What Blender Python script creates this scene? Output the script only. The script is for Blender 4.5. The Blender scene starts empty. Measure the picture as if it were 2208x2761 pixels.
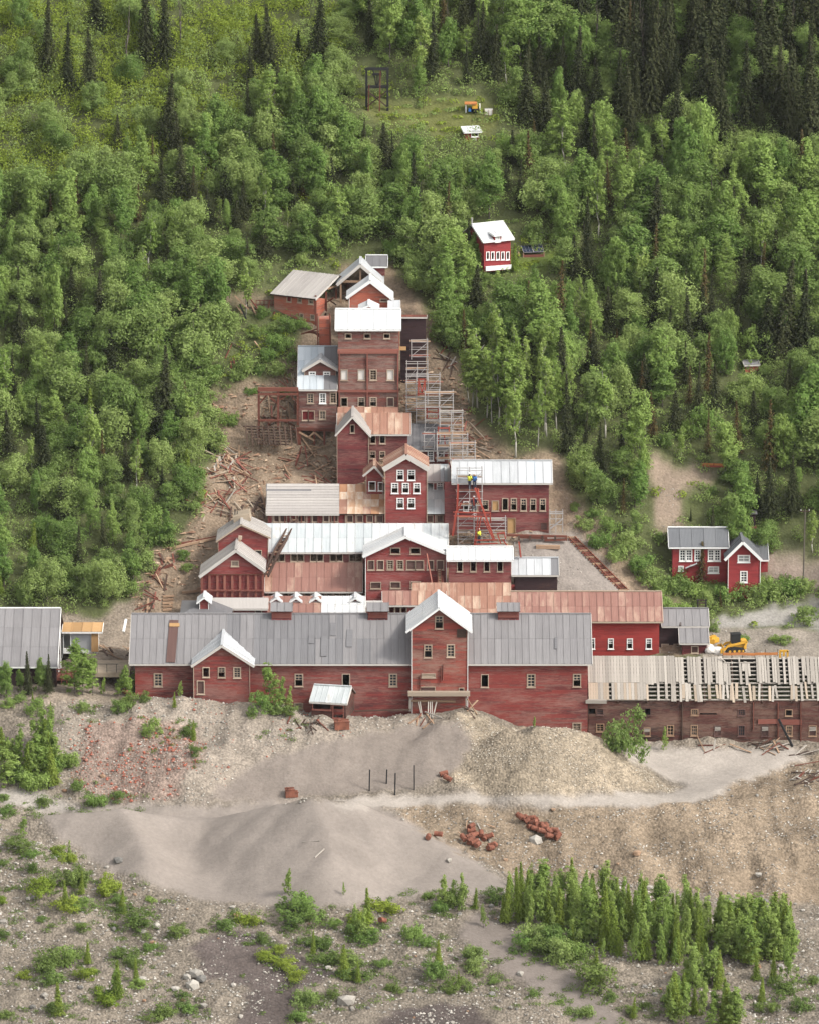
import bpy, bmesh, math, random
import numpy as np
from mathutils import Vector, Matrix, noise as mnoise

rnd = random.Random(7)
SC = bpy.context.scene
COL = SC.collection
R = math.radians

# ------------------------------------------------------------------ camera, sky, sun, exposure
F_PX, CX, CY = 15600.0, 1104.0, 1380.5           # focal length and centre in photo pixels
CAM = Vector((0.0, -579.56, 162.3))
PITCH = R(13.496)
cam = bpy.data.cameras.new("camera"); camo = bpy.data.objects.new("camera", cam); COL.objects.link(camo)
cam.sensor_fit = 'VERTICAL'; cam.sensor_height = 36.0; cam.lens = 36.0 * F_PX / 2761.0
cam.clip_start = 5.0; cam.clip_end = 9000.0
camo.location = CAM; camo.rotation_euler = (R(90) - PITCH, 0, 0)
SC.camera = camo

SUN_EL, SUN_AZ = R(42), R(114)                  # azimuth clockwise from +Y: the sun stands behind the camera, to the right
world = bpy.data.worlds.new("World"); SC.world = world; world.use_nodes = True
wn = world.node_tree.nodes; wl = world.node_tree.links
sky = wn.new('ShaderNodeTexSky'); sky.sky_type = 'NISHITA'; sky.sun_disc = False
sky.sun_elevation = SUN_EL; sky.sun_rotation = SUN_AZ; sky.dust_density = 3.0; sky.air_density = 1.0
hs = wn.new('ShaderNodeHueSaturation'); hs.inputs['Saturation'].default_value = 0.12
bg = wn['Background']; bg.inputs['Strength'].default_value = 0.15
wl.new(sky.outputs[0], hs.inputs['Color']); wl.new(hs.outputs[0], bg.inputs['Color'])
sun = bpy.data.lights.new("sun", 'SUN'); sun.energy = 1.45; sun.angle = R(10); sun.color = (1.0, 0.94, 0.84)
suno = bpy.data.objects.new("sun", sun); COL.objects.link(suno)
sd = Vector((math.sin(SUN_AZ) * math.cos(SUN_EL), math.cos(SUN_AZ) * math.cos(SUN_EL), math.sin(SUN_EL)))
suno.rotation_euler = sd.to_track_quat('Z', 'Y').to_euler()
SC.view_settings.view_transform = 'Standard'; SC.view_settings.look = 'None'
SC.view_settings.exposure = 1.2; SC.view_settings.gamma = 1.0
SC.render.engine = 'CYCLES'; SC.cycles.max_bounces = 6; SC.cycles.diffuse_bounces = 4; SC.cycles.transmission_bounces = 4; SC.cycles.glossy_bounces = 2; SC.cycles.transparent_max_bounces = 4

# ------------------------------------------------------------------ photo pixel <-> world
CF = Vector((0, math.cos(PITCH), -math.sin(PITCH))); CU = Vector((0, math.sin(PITCH), math.cos(PITCH)))
def ray(px, row):
    return CF + Vector((1, 0, 0)) * ((px - CX) / F_PX) + CU * ((CY - row) / F_PX)
def P(px, row, Y):
    d = ray(px, row); return CAM + d * ((Y - CAM.y) / d.y)
def proj(p):
    q = Vector(p) - CAM; f = q.dot(CF)
    return CX + F_PX * q.x / f, CY - F_PX * q.dot(CU) / f
def zoom(x0, y0, s): return lambda x, y: (x0 + x / s, y0 + y / s)
ZA = zoom(620, 660, 2.535); ZB = zoom(500, 1150, 2.694); ZC = zoom(900, 1150, 2.612); ZD = zoom(330, 1560, 2.155)
ZE = zoom(1050, 1560, 2.155); ZF = zoom(1500, 1250, 2.435); ZG = zoom(1550, 1700, 2.620); ZH = zoom(0, 1560, 4.105)
ZI = zoom(900, 160, 2.873); ZJ = zoom(1070, 900, 3.718); ZV = zoom(0, 0, 1 / 1.2807)
ZK = zoom(480, 900, 3.592)

# ------------------------------------------------------------------ object helpers
WM = {}
def link(o, parent, mw):
    COL.objects.link(o)
    if parent is not None:
        o.parent = parent; o.matrix_parent_inverse = WM[parent.name].inverted()
    o.matrix_basis = mw; WM[o.name] = mw.copy()
    return o
def tag(o, label=None, cat=None, group=None, kind=None):
    if label: o['label'] = label
    if cat: o['category'] = cat
    if group: o['group'] = group
    if kind: o['kind'] = kind
    return o
def thing(name, label, cat, loc, group=None):
    o = bpy.data.objects.new(name, None); o.empty_display_size = 0.3
    link(o, None, Matrix.Translation(loc)); return tag(o, label, cat, group)
def setmat(o, m):
    o.material_slots[0].link = 'OBJECT'; o.material_slots[0].material = m
def obj(name, me, m=None, parent=None, mw=None):
    o = bpy.data.objects.new(name, me); link(o, parent, mw or Matrix())
    if m is not None:
        if not me.materials: me.materials.append(m)
        elif me.materials[0] != m: setmat(o, m)
    return o
def mesh(name, vs, fs, smooth=False):
    me = bpy.data.meshes.new(name); me.from_pydata([tuple(v) for v in vs], [], fs)
    if smooth: me.polygons.foreach_set('use_smooth', [True] * len(fs))
    me.update(); return me
BOXF = [(0, 3, 2, 1), (4, 5, 6, 7), (0, 1, 5, 4), (1, 2, 6, 5), (2, 3, 7, 6), (3, 0, 4, 7)]
class MB:
    def __init__(s): s.v = []; s.f = []
    def add(s, vs, fs):
        b = len(s.v); s.v += [Vector(v) for v in vs]; s.f += [tuple(i + b for i in f) for f in fs]; return s
    def box(s, a, b):
        x0, y0, z0 = a; x1, y1, z1 = b
        return s.add([(x0, y0, z0), (x1, y0, z0), (x1, y1, z0), (x0, y1, z0), (x0, y0, z1), (x1, y0, z1), (x1, y1, z1), (x0, y1, z1)], BOXF)
    def bar(s, p, q, w, h=None, up=(0, 0, 1)):
        m = barm(p, q, w, h or w, up)
        return s.add([m @ Vector(c) for c in CUBE], BOXF)
    def tube(s, p, q, r0, r1=None, n=6):
        p, q = Vector(p), Vector(q); r1 = r0 if r1 is None else r1
        d = (q - p).normalized(); a = d.orthogonal().normalized(); b = d.cross(a)
        vs = []
        for c, r in ((p, r0), (q, r1)):
            vs += [c + (a * math.cos(2 * math.pi * i / n) + b * math.sin(2 * math.pi * i / n)) * r for i in range(n)]
        return s.add(vs, [(i, (i + 1) % n, n + (i + 1) % n, n + i) for i in range(n)] + [tuple(range(n))[::-1], tuple(range(n, 2 * n))])
    def build(s, name, m, parent=None, smooth=False, base=None):
        if base is not None:
            bv = Vector(base); me = mesh(name, [v - bv for v in s.v], s.f, smooth); return obj(name, me, m, parent, Matrix.Translation(bv))
        return obj(name, mesh(name, s.v, s.f, smooth), m, parent)
CUBE = [(-.5, -.5, -.5), (.5, -.5, -.5), (.5, .5, -.5), (-.5, .5, -.5), (-.5, -.5, .5), (.5, -.5, .5), (.5, .5, .5), (-.5, .5, .5)]
def barm(p, q, w, h, up=(0, 0, 1)):          # matrix of a unit cube stretched from p to q
    p, q = Vector(p), Vector(q); d = q - p; L = d.length; x = d / L
    up = Vector(up)
    if abs(x.dot(up)) > .98: up = Vector((0, 1, 0))
    y = up.cross(x).normalized(); z = x.cross(y)
    m = Matrix((x * L, y * w, z * h)).transposed().to_4x4(); m.translation = (p + q) / 2; return m
UNIT = mesh('piece', CUBE, BOXF)
UNIT.materials.append(None)
def piece(name, p, q, w, h, m, parent=None, up=(0, 0, 1)):
    o = bpy.data.objects.new(name, UNIT); link(o, parent, barm(p, q, w, h, up)); setmat(o, m); return o

# ------------------------------------------------------------------ materials
def newmat(name, rough=.8, spec=.25):
    m = bpy.data.materials.new(name); m.use_nodes = True; b = m.node_tree.nodes['Principled BSDF']
    b.inputs['Roughness'].default_value = rough; b.inputs['Specular IOR Level'].default_value = spec
    return m, N(m.node_tree), b
class N:
    def __init__(s, t): s.t = t; s.n = t.nodes; s.l = t.links
    def new(s, typ, ins=None, **kw):
        n = s.n.new(typ)
        for k, v in kw.items(): setattr(n, k, v)
        for k, v in (ins or {}).items(): s.set(n.inputs[k], v)
        return n
    def set(s, inp, v):
        if isinstance(v, bpy.types.NodeSocket): s.l.new(v, inp)
        elif isinstance(v, (tuple, list)) and len(v) == 3 and inp.type == 'RGBA': inp.default_value = (*v, 1)
        else: inp.default_value = v
    def mix(s, f, a, b, mode='MIX'):
        n = s.n.new('ShaderNodeMix'); n.data_type = 'RGBA'; n.blend_type = mode
        s.set(n.inputs[0], f); s.set(n.inputs[6], a); s.set(n.inputs[7], b); return n.outputs[2]
    def math(s, op, a, b=0.0):
        n = s.n.new('ShaderNodeMath'); n.operation = op; s.set(n.inputs[0], a); s.set(n.inputs[1], b); return n.outputs[0]
    def ramp(s, f, p0, p1):
        n = s.n.new('ShaderNodeMapRange'); s.set(n.inputs[0], f); n.inputs[1].default_value = p0; n.inputs[2].default_value = p1; return n.outputs[0]
    def noise(s, vec, scale, detail=4, rough=.6):
        n = s.new('ShaderNodeTexNoise', {'Scale': scale, 'Detail': detail, 'Roughness': rough})
        if vec is not None: s.l.new(vec, n.inputs['Vector'])
        return n.outputs[0]
    def coord(s, sc=(1, 1, 1), what='Object', rnd=True):
        c = s.new('ShaderNodeTexCoord').outputs[what]
        if rnd:
            o = s.new('ShaderNodeObjectInfo').outputs['Random']
            k = s.new('ShaderNodeVectorMath', operation='SCALE'); k.inputs[0].default_value = (37, 53, 71); s.l.new(o, k.inputs['Scale'])
            a = s.new('ShaderNodeVectorMath', operation='ADD'); s.l.new(c, a.inputs[0]); s.l.new(k.outputs[0], a.inputs[1]); c = a.outputs[0]
        m = s.new('ShaderNodeMapping'); m.inputs['Scale'].default_value = sc; s.l.new(c, m.inputs['Vector']); return m.outputs[0]
    def orand(s): return s.new('ShaderNodeObjectInfo').outputs['Random']
    def bump(s, b, h, st=.5, d=.05):
        n = s.new('ShaderNodeBump', {'Strength': st, 'Distance': d}); s.l.new(h, n.inputs['Height']); s.l.new(n.outputs[0], b.inputs['Normal'])
def vmul(c, k): return tuple(x * k for x in c)
GK = .74
def gk(c): return vmul(c, GK)

def wall_mat(name, base, dark, pale, wear=.5, palew=.25, board=.2):
    m, n, b = newmat(name, .85, .15); base, dark, pale = gk(base), gk(dark), gk(pale)
    sep = n.new('ShaderNodeSeparateXYZ'); n.l.new(n.coord(rnd=False), sep.inputs[0])
    zb = n.math('MULTIPLY', sep.outputs[2], 1 / board); row = n.math('FLOOR', zb); fr_ = n.math('FRACT', zb)
    wr = n.new('ShaderNodeTexWhiteNoise', noise_dimensions='1D'); n.l.new(row, wr.inputs['W'])
    seg = n.math('FLOOR', n.math('ADD', n.math('MULTIPLY', n.math('ADD', sep.outputs[0], n.math('MULTIPLY', sep.outputs[1], .7)), .27), n.math('MULTIPLY', wr.outputs['Value'], 9.0)))
    cb_ = n.new('ShaderNodeCombineXYZ'); n.l.new(seg, cb_.inputs[0]); n.l.new(row, cb_.inputs[1])
    wn_ = n.new('ShaderNodeTexWhiteNoise', noise_dimensions='2D'); n.l.new(cb_.outputs[0], wn_.inputs['Vector']); brd = wn_.outputs['Value']
    st = n.noise(n.coord((.8, .8, 7.0)), 1.0, 6, .7)
    big = n.noise(n.coord((.14, .14, .22)), 1.0, 4, .6)
    fine = n.noise(n.coord((1.4, 1.4, 16)), 1.0, 5, .75)
    q = n.math('ADD', n.math('ADD', n.math('MULTIPLY', st, .42), n.math('MULTIPLY', big, .62)), n.math('MULTIPLY', brd, .22))
    c = n.mix(n.ramp(q, .78 - wear * .42, .94 - wear * .26), base, dark)
    g = n.math('ADD', n.math('ADD', n.math('MULTIPLY', fine, .55), n.math('MULTIPLY', n.noise(n.coord((.25, .25, .7)), 1., 4), .5)), n.math('MULTIPLY', brd, .10))
    c = n.mix(n.math('MULTIPLY', n.ramp(g, .68 - palew * .28, .80 - palew * .2), .8), c, pale)
    c = n.mix(n.math('MULTIPLY', brd, .32), c, vmul_node(n, c, .62))
    n.l.new(c, b.inputs['Base Color'])
    n.bump(b, n.math('ADD', n.math('MULTIPLY', fr_, -.8), n.math('ADD', n.math('MULTIPLY', fine, .5), n.math('MULTIPLY', brd, .5))), .7, .045)
    return m
def vmul_node(n, c, k): return n.mix(1.0, c, (k, k, k), 'MULTIPLY')
def roof_mat(name, c1, c2, rust=None, amt=.0, var=.25, rough=.55, streak=1.0):
    m, n, b = newmat(name, rough, .3); c1, c2 = gk(c1), gk(c2); rust = gk(rust) if rust else None
    r = n.orand()
    c = n.mix(n.ramp(r, .5 - var, .5 + var), c1, c2)
    s = n.noise(n.coord((5., .35, 1)), 1.0, 5, .65)
    c = n.mix(n.math('MULTIPLY', n.ramp(s, .35, .8), .45 * streak), c, vmul(c1, .72))
    w = n.noise(n.coord((.8, .5, 1)), 1.0, 4, .6)
    c = n.mix(n.math('MULTIPLY', n.ramp(w, .45, .7), .3), c, vmul(c2, 1.12))
    if rust:
        q = n.math('ADD', n.math('MULTIPLY', n.noise(n.coord((1.6, .5, 1)), 1., 6, .7), .8), n.math('MULTIPLY', r, .25))
        c = n.mix(n.ramp(q, .75 - amt * .5, .9 - amt * .3), c, rust)
    n.l.new(c, b.inputs['Base Color'])
    sep = n.new('ShaderNodeSeparateXYZ'); n.l.new(n.coord(rnd=False), sep.inputs[0])
    n.bump(b, n.math('SINE', n.math('MULTIPLY', sep.outputs[0], 42.)), .35, .012)
    return m
def wood_mat(name, c1, c2, rough=.85):
    m, n, b = newmat(name, rough, .15); c1, c2 = gk(c1), gk(c2)
    s = n.noise(n.coord((2.0, 9, 9)), 1.0, 5, .7)
    c = n.mix(n.ramp(s, .3, .75), c1, c2)
    c = n.mix(n.math('MULTIPLY', n.orand(), .55), c, vmul(c1, .45))
    n.l.new(c, b.inputs['Base Color']); n.bump(b, s, .4, .02); return m
def flat_mat(name, c, rough=.6, var=.2, spec=.3, metal=0.0):
    m, n, b = newmat(name, rough, spec); c = gk(c)
    s = n.noise(n.coord((1.5, 1.5, 1.5)), 1.0, 4, .6)
    n.l.new(n.mix(n.ramp(s, .3, .75), vmul(c, 1 - var), vmul(c, 1 + var * .5)), b.inputs['Base Color'])
    b.inputs['Metallic'].default_value = metal; return m
def leaf_mat(name, a, b_, c3, transl=.3):
    m = bpy.data.materials.new(name); m.use_nodes = True; n = N(m.node_tree); n.n.clear()
    out = n.new('ShaderNodeOutputMaterial'); r = n.orand()
    c = n.mix(n.ramp(r, .05, .95), a, b_)
    geo = n.new('ShaderNodeNewGeometry').outputs['Random Per Island']
    c = n.mix(n.math('MULTIPLY', n.ramp(geo, .4, 1.0), .4), c, c3)
    c = n.mix(n.ramp(n.noise(n.coord((.6, .6, .6)), 1., 3), .35, .7), vmul_node(n, c, .72), c)
    d = n.new('ShaderNodeBsdfDiffuse', {'Color': c}); t = n.new('ShaderNodeBsdfTranslucent', {'Color': c})
    x = n.new('ShaderNodeMixShader'); x.inputs[0].default_value = transl
    n.l.new(d.outputs[0], x.inputs[1]); n.l.new(t.outputs[0], x.inputs[2]); n.l.new(x.outputs[0], out.inputs[0]); return m

RED = (.30, .034, .030); MAR = (.125, .026, .028); BRN = (.075, .036, .026)
M = {}
M['red_main'] = wall_mat('barn_red_boards', (.250, .052, .044), (.105, .034, .034), (.34, .17, .14), .55, .58)
M['red_tower'] = wall_mat('tower_red_boards', (.30, .066, .050), (.13, .038, .034), (.36, .22, .17), .5, .6)
M['red_fresh'] = wall_mat('fresh_red_boards', (.34, .048, .042), (.27, .042, .038), (.36, .075, .06), .35, .15)
M['red_mill'] = wall_mat('mill_red_boards', (.275, .060, .056), (.165, .042, .042), (.37, .17, .15), .45, .5)
M['red_maroon'] = wall_mat('maroon_boards', (.185, .046, .046), (.085, .030, .032), (.31, .14, .12), .55, .55)
M['brown_red'] = wall_mat('weathered_brown_red_boards', (.215, .080, .064), (.105, .062, .056), (.35, .24, .20), .6, .6)
M['orange_red'] = wall_mat('faded_orange_red_boards', (.46, .135, .085), (.26, .09, .068), (.48, .30, .23), .4, .45)
M['dark_wood'] = wall_mat('rotten_dark_boards', (.105, .042, .034), (.034, .021, .019), (.24, .15, .115), .6, .55)
M['black_wood'] = wall_mat('blackened_boards', (.045, .026, .028), (.018, .013, .014), (.10, .055, .045), .55, .3)
M['house_red'] = wall_mat('house_red_boards', (.30, .046, .048), (.25, .04, .042), (.33, .07, .07), .3, .1)
M['grey_roof'] = roof_mat('grey_sheet_metal', (.215, .204, .205), (.262, .25, .25), var=.5)
M['dark_roof'] = roof_mat('dark_grey_sheet_metal', (.172, .167, .172), (.205, .20, .205), var=.5)
M['tan_roof'] = roof_mat('warm_grey_roofing', (.40, .37, .345), (.47, .435, .405), var=.4, streak=.5)
M['white_roof'] = roof_mat('white_painted_metal', (.66, .67, .675), (.74, .74, .73), (.54, .48, .40), .17, streak=1.0)
M['pale_roof'] = roof_mat('galvanised_pale_metal', (.50, .535, .545), (.62, .64, .635), (.42, .32, .22), .18, streak=1.0)
M['galv_roof'] = roof_mat('bluish_galvanised_metal', (.44, .49, .53), (.54, .58, .61), streak=.5)
M['silver_roof'] = roof_mat('dull_silver_metal', (.47, .48, .49), (.58, .59, .60), streak=.5)
M['rust_roof'] = roof_mat('rusty_sheet_metal', (.33, .165, .115), (.40, .225, .16), (.58, .44, .33), .45, var=.6)
M['pink_roof'] = roof_mat('red_brown_rusted_metal', (.285, .140, .110), (.335, .175, .14), (.47, .32, .24), .42, var=.6)
M['patch_roof'] = roof_mat('patchy_rust_metal', (.42, .21, .11), (.56, .37, .24), (.70, .62, .53), .42)
M['house_roof'] = roof_mat('charcoal_house_roofing', (.14, .145, .155), (.17, .175, .185), streak=.3)
M['shed_roof'] = roof_mat('mottled_galvanised_metal', (.50, .53, .53), (.66, .68, .67), (.38, .34, .28), .25)
M['plank'] = wood_mat('silvered_planks', (.37, .33, .285), (.55, .50, .44))
M['plank2'] = wood_mat('tan_planks', (.40, .32, .24), (.57, .47, .37))
M['redplank'] = wood_mat('red_painted_timber', (.28, .075, .06), (.42, .21, .155))
M['rawplank'] = wood_mat('raw_timber', (.36, .22, .14), (.56, .40, .27))
M['darkplank'] = wood_mat('dark_timber', (.07, .045, .036), (.16, .10, .075))
M['rusttimber'] = wood_mat('rust_brown_timber', (.16, .055, .040), (.26, .10, .07))
M['trim'] = wood_mat('weathered_cream_trim', (.46, .34, .25), (.66, .55, .43))
M['white'] = flat_mat('white_trim_paint', (.95, .94, .90), .6, .06)
M['fascia'] = flat_mat('pale_grey_fascia', (.62, .58, .53), .7, .15)
M['fasciaw'] = flat_mat('white_fascia', (.88, .88, .86), .6, .08)
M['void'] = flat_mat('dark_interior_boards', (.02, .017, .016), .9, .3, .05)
M['board'] = wood_mat('boarded_up_panel', (.13, .075, .065), (.19, .11, .095))
M['redpanel'] = wood_mat('red_window_panel', (.18, .03, .032), (.23, .04, .04))
M['ply'] = wood_mat('new_plywood', (.52, .30, .13), (.62, .40, .20))
M['steel'] = flat_mat('galvanised_tube', (.46, .435, .42), .5, .25, .4, .1)
M['redsteel'] = flat_mat('red_painted_steel', (.40, .075, .050), .5, .25)
M['rust'] = flat_mat('rusted_steel', (.27, .10, .062), .85, .55)
M['yellow'] = flat_mat('machine_yellow_paint', (.78, .42, .05), .5, .25)
M['black'] = flat_mat('black_rubber', (.02, .02, .021), .7, .2)
M['orange'] = flat_mat('orange_plastic', (.62, .24, .08), .6, .2)
M['hivis'] = flat_mat('high_visibility_cloth', (.90, .92, .08), .8, .1)
M['blue'] = flat_mat('blue_tarp', (.04, .16, .45), .5, .15)
M['denim'] = flat_mat('dark_work_trousers', (.03, .035, .06), .9, .2)
M['skin'] = flat_mat('skin', (.45, .25, .17), .6, .1)
M['concrete'] = flat_mat('stained_concrete', (.42, .34, .25), .9, .25)
M['tarp'] = flat_mat('pale_sheeting', (.80, .76, .70), .7, .1)
M['solar'] = flat_mat('solar_cells', (.035, .045, .09), .2, .2, .5)
M['siding_white'] = flat_mat('white_siding', (.90, .90, .87), .7, .08)
M['door_grey'] = flat_mat('grey_roller_door', (.42, .43, .44), .5, .06)
M['yellow_tank'] = flat_mat('yellow_plastic_tank', (.80, .58, .05), .45, .1)
gm, gn, gb = newmat('window_glass', .12, .5); gb.inputs['Base Color'].default_value = (.018, .022, .028, 1); M['glass'] = gm

# ------------------------------------------------------------------ terrain
PROF = [(-3000, -60), (-400, -45), (-200, -34), (-120, -24), (-60, -12.2), (-50, -9.7), (-38, -7.4), (-30, -5.6), (-22, -3.6), (-16, -3.0), (-8, -1.6), (0, -.6), (6, 1.2), (10, 2.4), (14, 4.0)]
PY = np.array([p[0] for p in PROF] + [130, 300, 1200, 4000], float)
PZ = np.array([p[1] for p in PROF] + [4 + .62 * 116, 4 + .62 * 116 + 95, 420, 700], float)
CTRL = [(870, 1212, 44.4), (780, 1208, 44.4), (690, 1198, 44.4), (600, 1178, 44.6), (820, 1300, 38.4), (700, 1290, 38.6), (600, 1280, 38.8), (900, 1310, 37.6), (560, 1130, 46.5), (700, 1080, 48.6), (600, 1060, 49.5), (850, 1080, 48.6),
   # (photo x, photo row, depth) of points on the ground in front of and beside the mill
 (-100, 1900, -3), (60, 1890, -3), (150, 1880, -3), (350, 1876, -2), (500, 1882, -2.6), (650, 1888, -3), (760, 1903, -3), (900, 1936, -5), (1000, 1935, -3), (1100, 1930, -2), (1180, 1925, -2),
 (-60, 1830, 2), (100, 1835, 2), (250, 1840, 2), (220, 1790, 6), (280, 1760, 9), (250, 1740, 11),
 (1250, 1916, -3.2), (1330, 1955, -2.2), (1420, 1968, -1.2), (1560, 1975, -.6),
 (1640, 2003, .2), (1800, 2005, .2), (2000, 2005, .2), (2208, 2005, .2), (2400, 2005, .2),
 (1760, 2060, -4), (1950, 2060, -4), (2150, 2055, -3.4), (1800, 2105, -8.6), (1950, 2100, -8.2), (2120, 2085, -6), (2300, 2080, -6),
 # gravel heap
 (1300, 2030, -7), (1450, 2040, -7), (1600, 2040, -7), (1700, 2060, -7), (1790, 2122, -10.5), (1300, 2100, -12.5), (1450, 2110, -12.6), (1600, 2115, -12.6), (1150, 2075, -12), (1180, 2010, -7),
 (1200, 2150, -16.4), (1350, 2156, -16.6), (1500, 2158, -16.6), (1650, 2160, -16.6), (1780, 2158, -15.4), (1440, 1985, -4), (1550, 1990, -3.6), (1640, 2015, -3.5),
 # road
 (900, 2178, -18.6), (1050, 2180, -18.6), (1200, 2178, -18.4), (1400, 2180, -18.4), (1600, 2182, -18.4), (1800, 2185, -18.2), (1900, 2150, -14.5), (1980, 2120, -11), (1100, 2155, -16.5), (1000, 2140, -16), (950, 2100, -13),
 # middle slope left of the heap
 (1050, 1990, -7), (1000, 2040, -10), (900, 1985, -8), (820, 2040, -11), (900, 2100, -13.5), (750, 2100, -14.5), (650, 2165, -16.8), (780, 2150, -16.4), (700, 2010, -9.5), (600, 2080, -14), (520, 2140, -17.4), (1100, 2060, -11),
 # rubble slope at the left
 (200, 1940, -6.5), (350, 1935, -6), (500, 1940, -6), (620, 1950, -6.5), (220, 2010, -10.5), (380, 2010, -10.5), (520, 2020, -11), (260, 2090, -15), (400, 2090, -14.6), (430, 2140, -17.5), (250, 2150, -18), (60, 2000, -10), (60, 2080, -14), (80, 2140, -17.6), (-120, 2000, -10), (-120, 2140, -18),
 # front dune
 (200, 2240, -21), (450, 2250, -21), (600, 2240, -21), (750, 2230, -21.4), (900, 2230, -21.6), (1050, 2260, -24), (300, 2330, -30), (600, 2350, -30.5), (900, 2360, -31), (1150, 2340, -30),
 (300, 2390, -36), (450, 2425, -37.4), (600, 2442, -38), (780, 2447, -38.4), (920, 2430, -38.2), (1050, 2405, -36.4), (1170, 2390, -35.4), (1300, 2400, -35.4), (120, 2340, -34), (0, 2300, -31), (-100, 2220, -24),
 # bank below the road
 (1130, 2205, -20.4), (1250, 2203, -20), (1400, 2204, -20), (1550, 2206, -20), (1700, 2212, -20), (1850, 2225, -20.4), (1250, 2270, -24.4), (1400, 2270, -24), (1550, 2275, -23.6), (1700, 2290, -24), (1850, 2300, -24), (2000, 2220, -19), (2120, 2180, -15), (2208, 2200, -16), (2000, 2320, -25), (2150, 2320, -25), (2350, 2300, -24),
 (1450, 2350, -29.6), (1600, 2370, -29.5), (1750, 2390, -30), (1900, 2410, -30.5), (2050, 2430, -31), (2208, 2430, -31), (1400, 2440, -37), (1600, 2470, -38), (1800, 2480, -38), (2000, 2490, -38), (2200, 2490, -38),
 # terrace by the machines and the road at the right
 (1900, 1762, 12.6), (2050, 1762, 12.6), (2208, 1757, 12.6), (2350, 1757, 12.6), (1920, 1738, 16), (2050, 1738, 16), (2208, 1728, 16.4), (1900, 1692, 20.2), (2000, 1688, 20.4), (2100, 1684, 20.6), (2208, 1684, 20.8), (1950, 1668, 22), (2080, 1660, 22.6), (2208, 1625, 24.6), (2350, 1600, 25),
 (1820, 1610, 25), (1900, 1600, 26), (2000, 1590, 26.4), (2100, 1570, 27), (2208, 1560, 27.4), (2350, 1540, 28), (1850, 1500, 29), (2000, 1490, 30), (2100, 1500, 29.6), (2208, 1480, 30),
]
def prof(Y): return np.interp(Y, PY, PZ)
cp = [P(*c) for c in CTRL]
CXY = np.array([(p.x, p.y) for p in cp]); CZ = np.array([p.z for p in cp]) - prof(CXY[:, 1])
def kern(r, rad=13.0):
    q = np.clip(r / rad, 0, 1); return (1 - q) ** 4 * (4 * q + 1)
_d = np.sqrt(((CXY[:, None, :] - CXY[None, :, :]) ** 2).sum(2))
WGT = np.linalg.solve(kern(_d) + np.eye(len(CZ)) * .01, CZ)
def arange(a, b, s): return list(np.arange(a, b, s))
GX = np.array([-600, -430, -300, -180, -120, -90, -75, -66, -60, -56] + arange(-53, 53.1, .42) + [56, 60, 66, 75, 90, 120, 180, 300, 430, 600])
GY = np.array([-760, -560, -400, -250, -160, -120, -95, -82, -74, -70] + arange(-67, 24, .42) + arange(24, 118, .9) + [120, 126, 135, 150, 180, 215, 250])
XX, YY = np.meshgrid(GX, GY)
def fbm_grid(sc, octv=4, seed=0.0):
    out = np.empty(XX.shape)
    for j in range(XX.shape[0]):
        for i in range(XX.shape[1]):
            out[j, i] = mnoise.fractal((XX[j, i] * sc + seed, YY[j, i] * sc - seed, seed), 1.0, 2.0, octv)
    return out
N1 = fbm_grid(.16, 3, 3.3); N2 = fbm_grid(.9, 3, 11.7)
ZZ = prof(YY)
for k in range(len(WGT)):
    r = np.sqrt((XX - CXY[k, 0]) ** 2 + (YY - CXY[k, 1]) ** 2); msk = r < 13
    ZZ[msk] += WGT[k] * kern(r[msk])
# tipped piles: a crest line with sides at the angle of repose
PILES = [
 ([(560, 2210, -22.0), (660, 2190, -23.2), (760, 2168, -24.4), (850, 2153, -25.4), (950, 2166, -24.8), (1080, 2224, -26.2), (1200, 2290, -29.2), (1310, 2352, -32)], .55, .06),
 ([(850, 2153, -25.4), (874, 2230, -30.0), (892, 2300, -33.8), (915, 2370, -36.8)], .57, .05),
 ([(90, 2204, -22.0), (200, 2194, -23.0), (330, 2184, -23.4), (450, 2202, -22.6), (560, 2210, -22.0)], .56, .06),
 ([(330, 2184, -23.4), (372, 2250, -28.0), (400, 2310, -32.0)], .58, .05),
 ([(1285, 1995, -7.0), (1375, 1966, -8.6), (1440, 1957, -9.2), (1514, 1967, -9.0), (1584, 1982, -8.2), (1650, 2010, -7.6), (1705, 2050, -8.2), (1760, 2100, -10.4)], .68, .2),
 ([(1285, 1915, -3.0), (1245, 1914, -3.4), (1190, 1950, -5.4), (1150, 1985, -7.2)], .58, .25),
 ([(1020, 1975, -6), (900, 2003, -8.6), (760, 2052, -11.6), (620, 2112, -15), (540, 2150, -17.4)], .52, .15),
 ([(1120, 2040, -9.6), (1000, 2075, -11.6), (900, 2120, -14.4)], .45, .15),
 ([(1480, 2208, -20.4), (1510, 2270, -24.6), (1530, 2330, -28.4)], .55, .3), ([(1660, 2212, -20.4), (1710, 2290, -25.6), (1740, 2360, -29.6)], .55, .3), ([(1840, 2226, -20.6), (1890, 2310, -26), (1930, 2380, -30)], .55, .3), ([(2010, 2220, -18.6), (2070, 2310, -25.4), (2110, 2400, -31)], .55, .3),
 ([(1980, 2110, -10), (1890, 2140, -13), (1830, 2190, -17.6)], .35, .3), ([(300, 1945, -5.6), (260, 2030, -10.6), (240, 2100, -15)], .45, .35), ([(480, 1935, -5), (470, 2010, -9.6), (460, 2070, -13.4)], .45, .35), ([(640, 1945, -6), (600, 2020, -10.6)], .45, .35),
]
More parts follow.
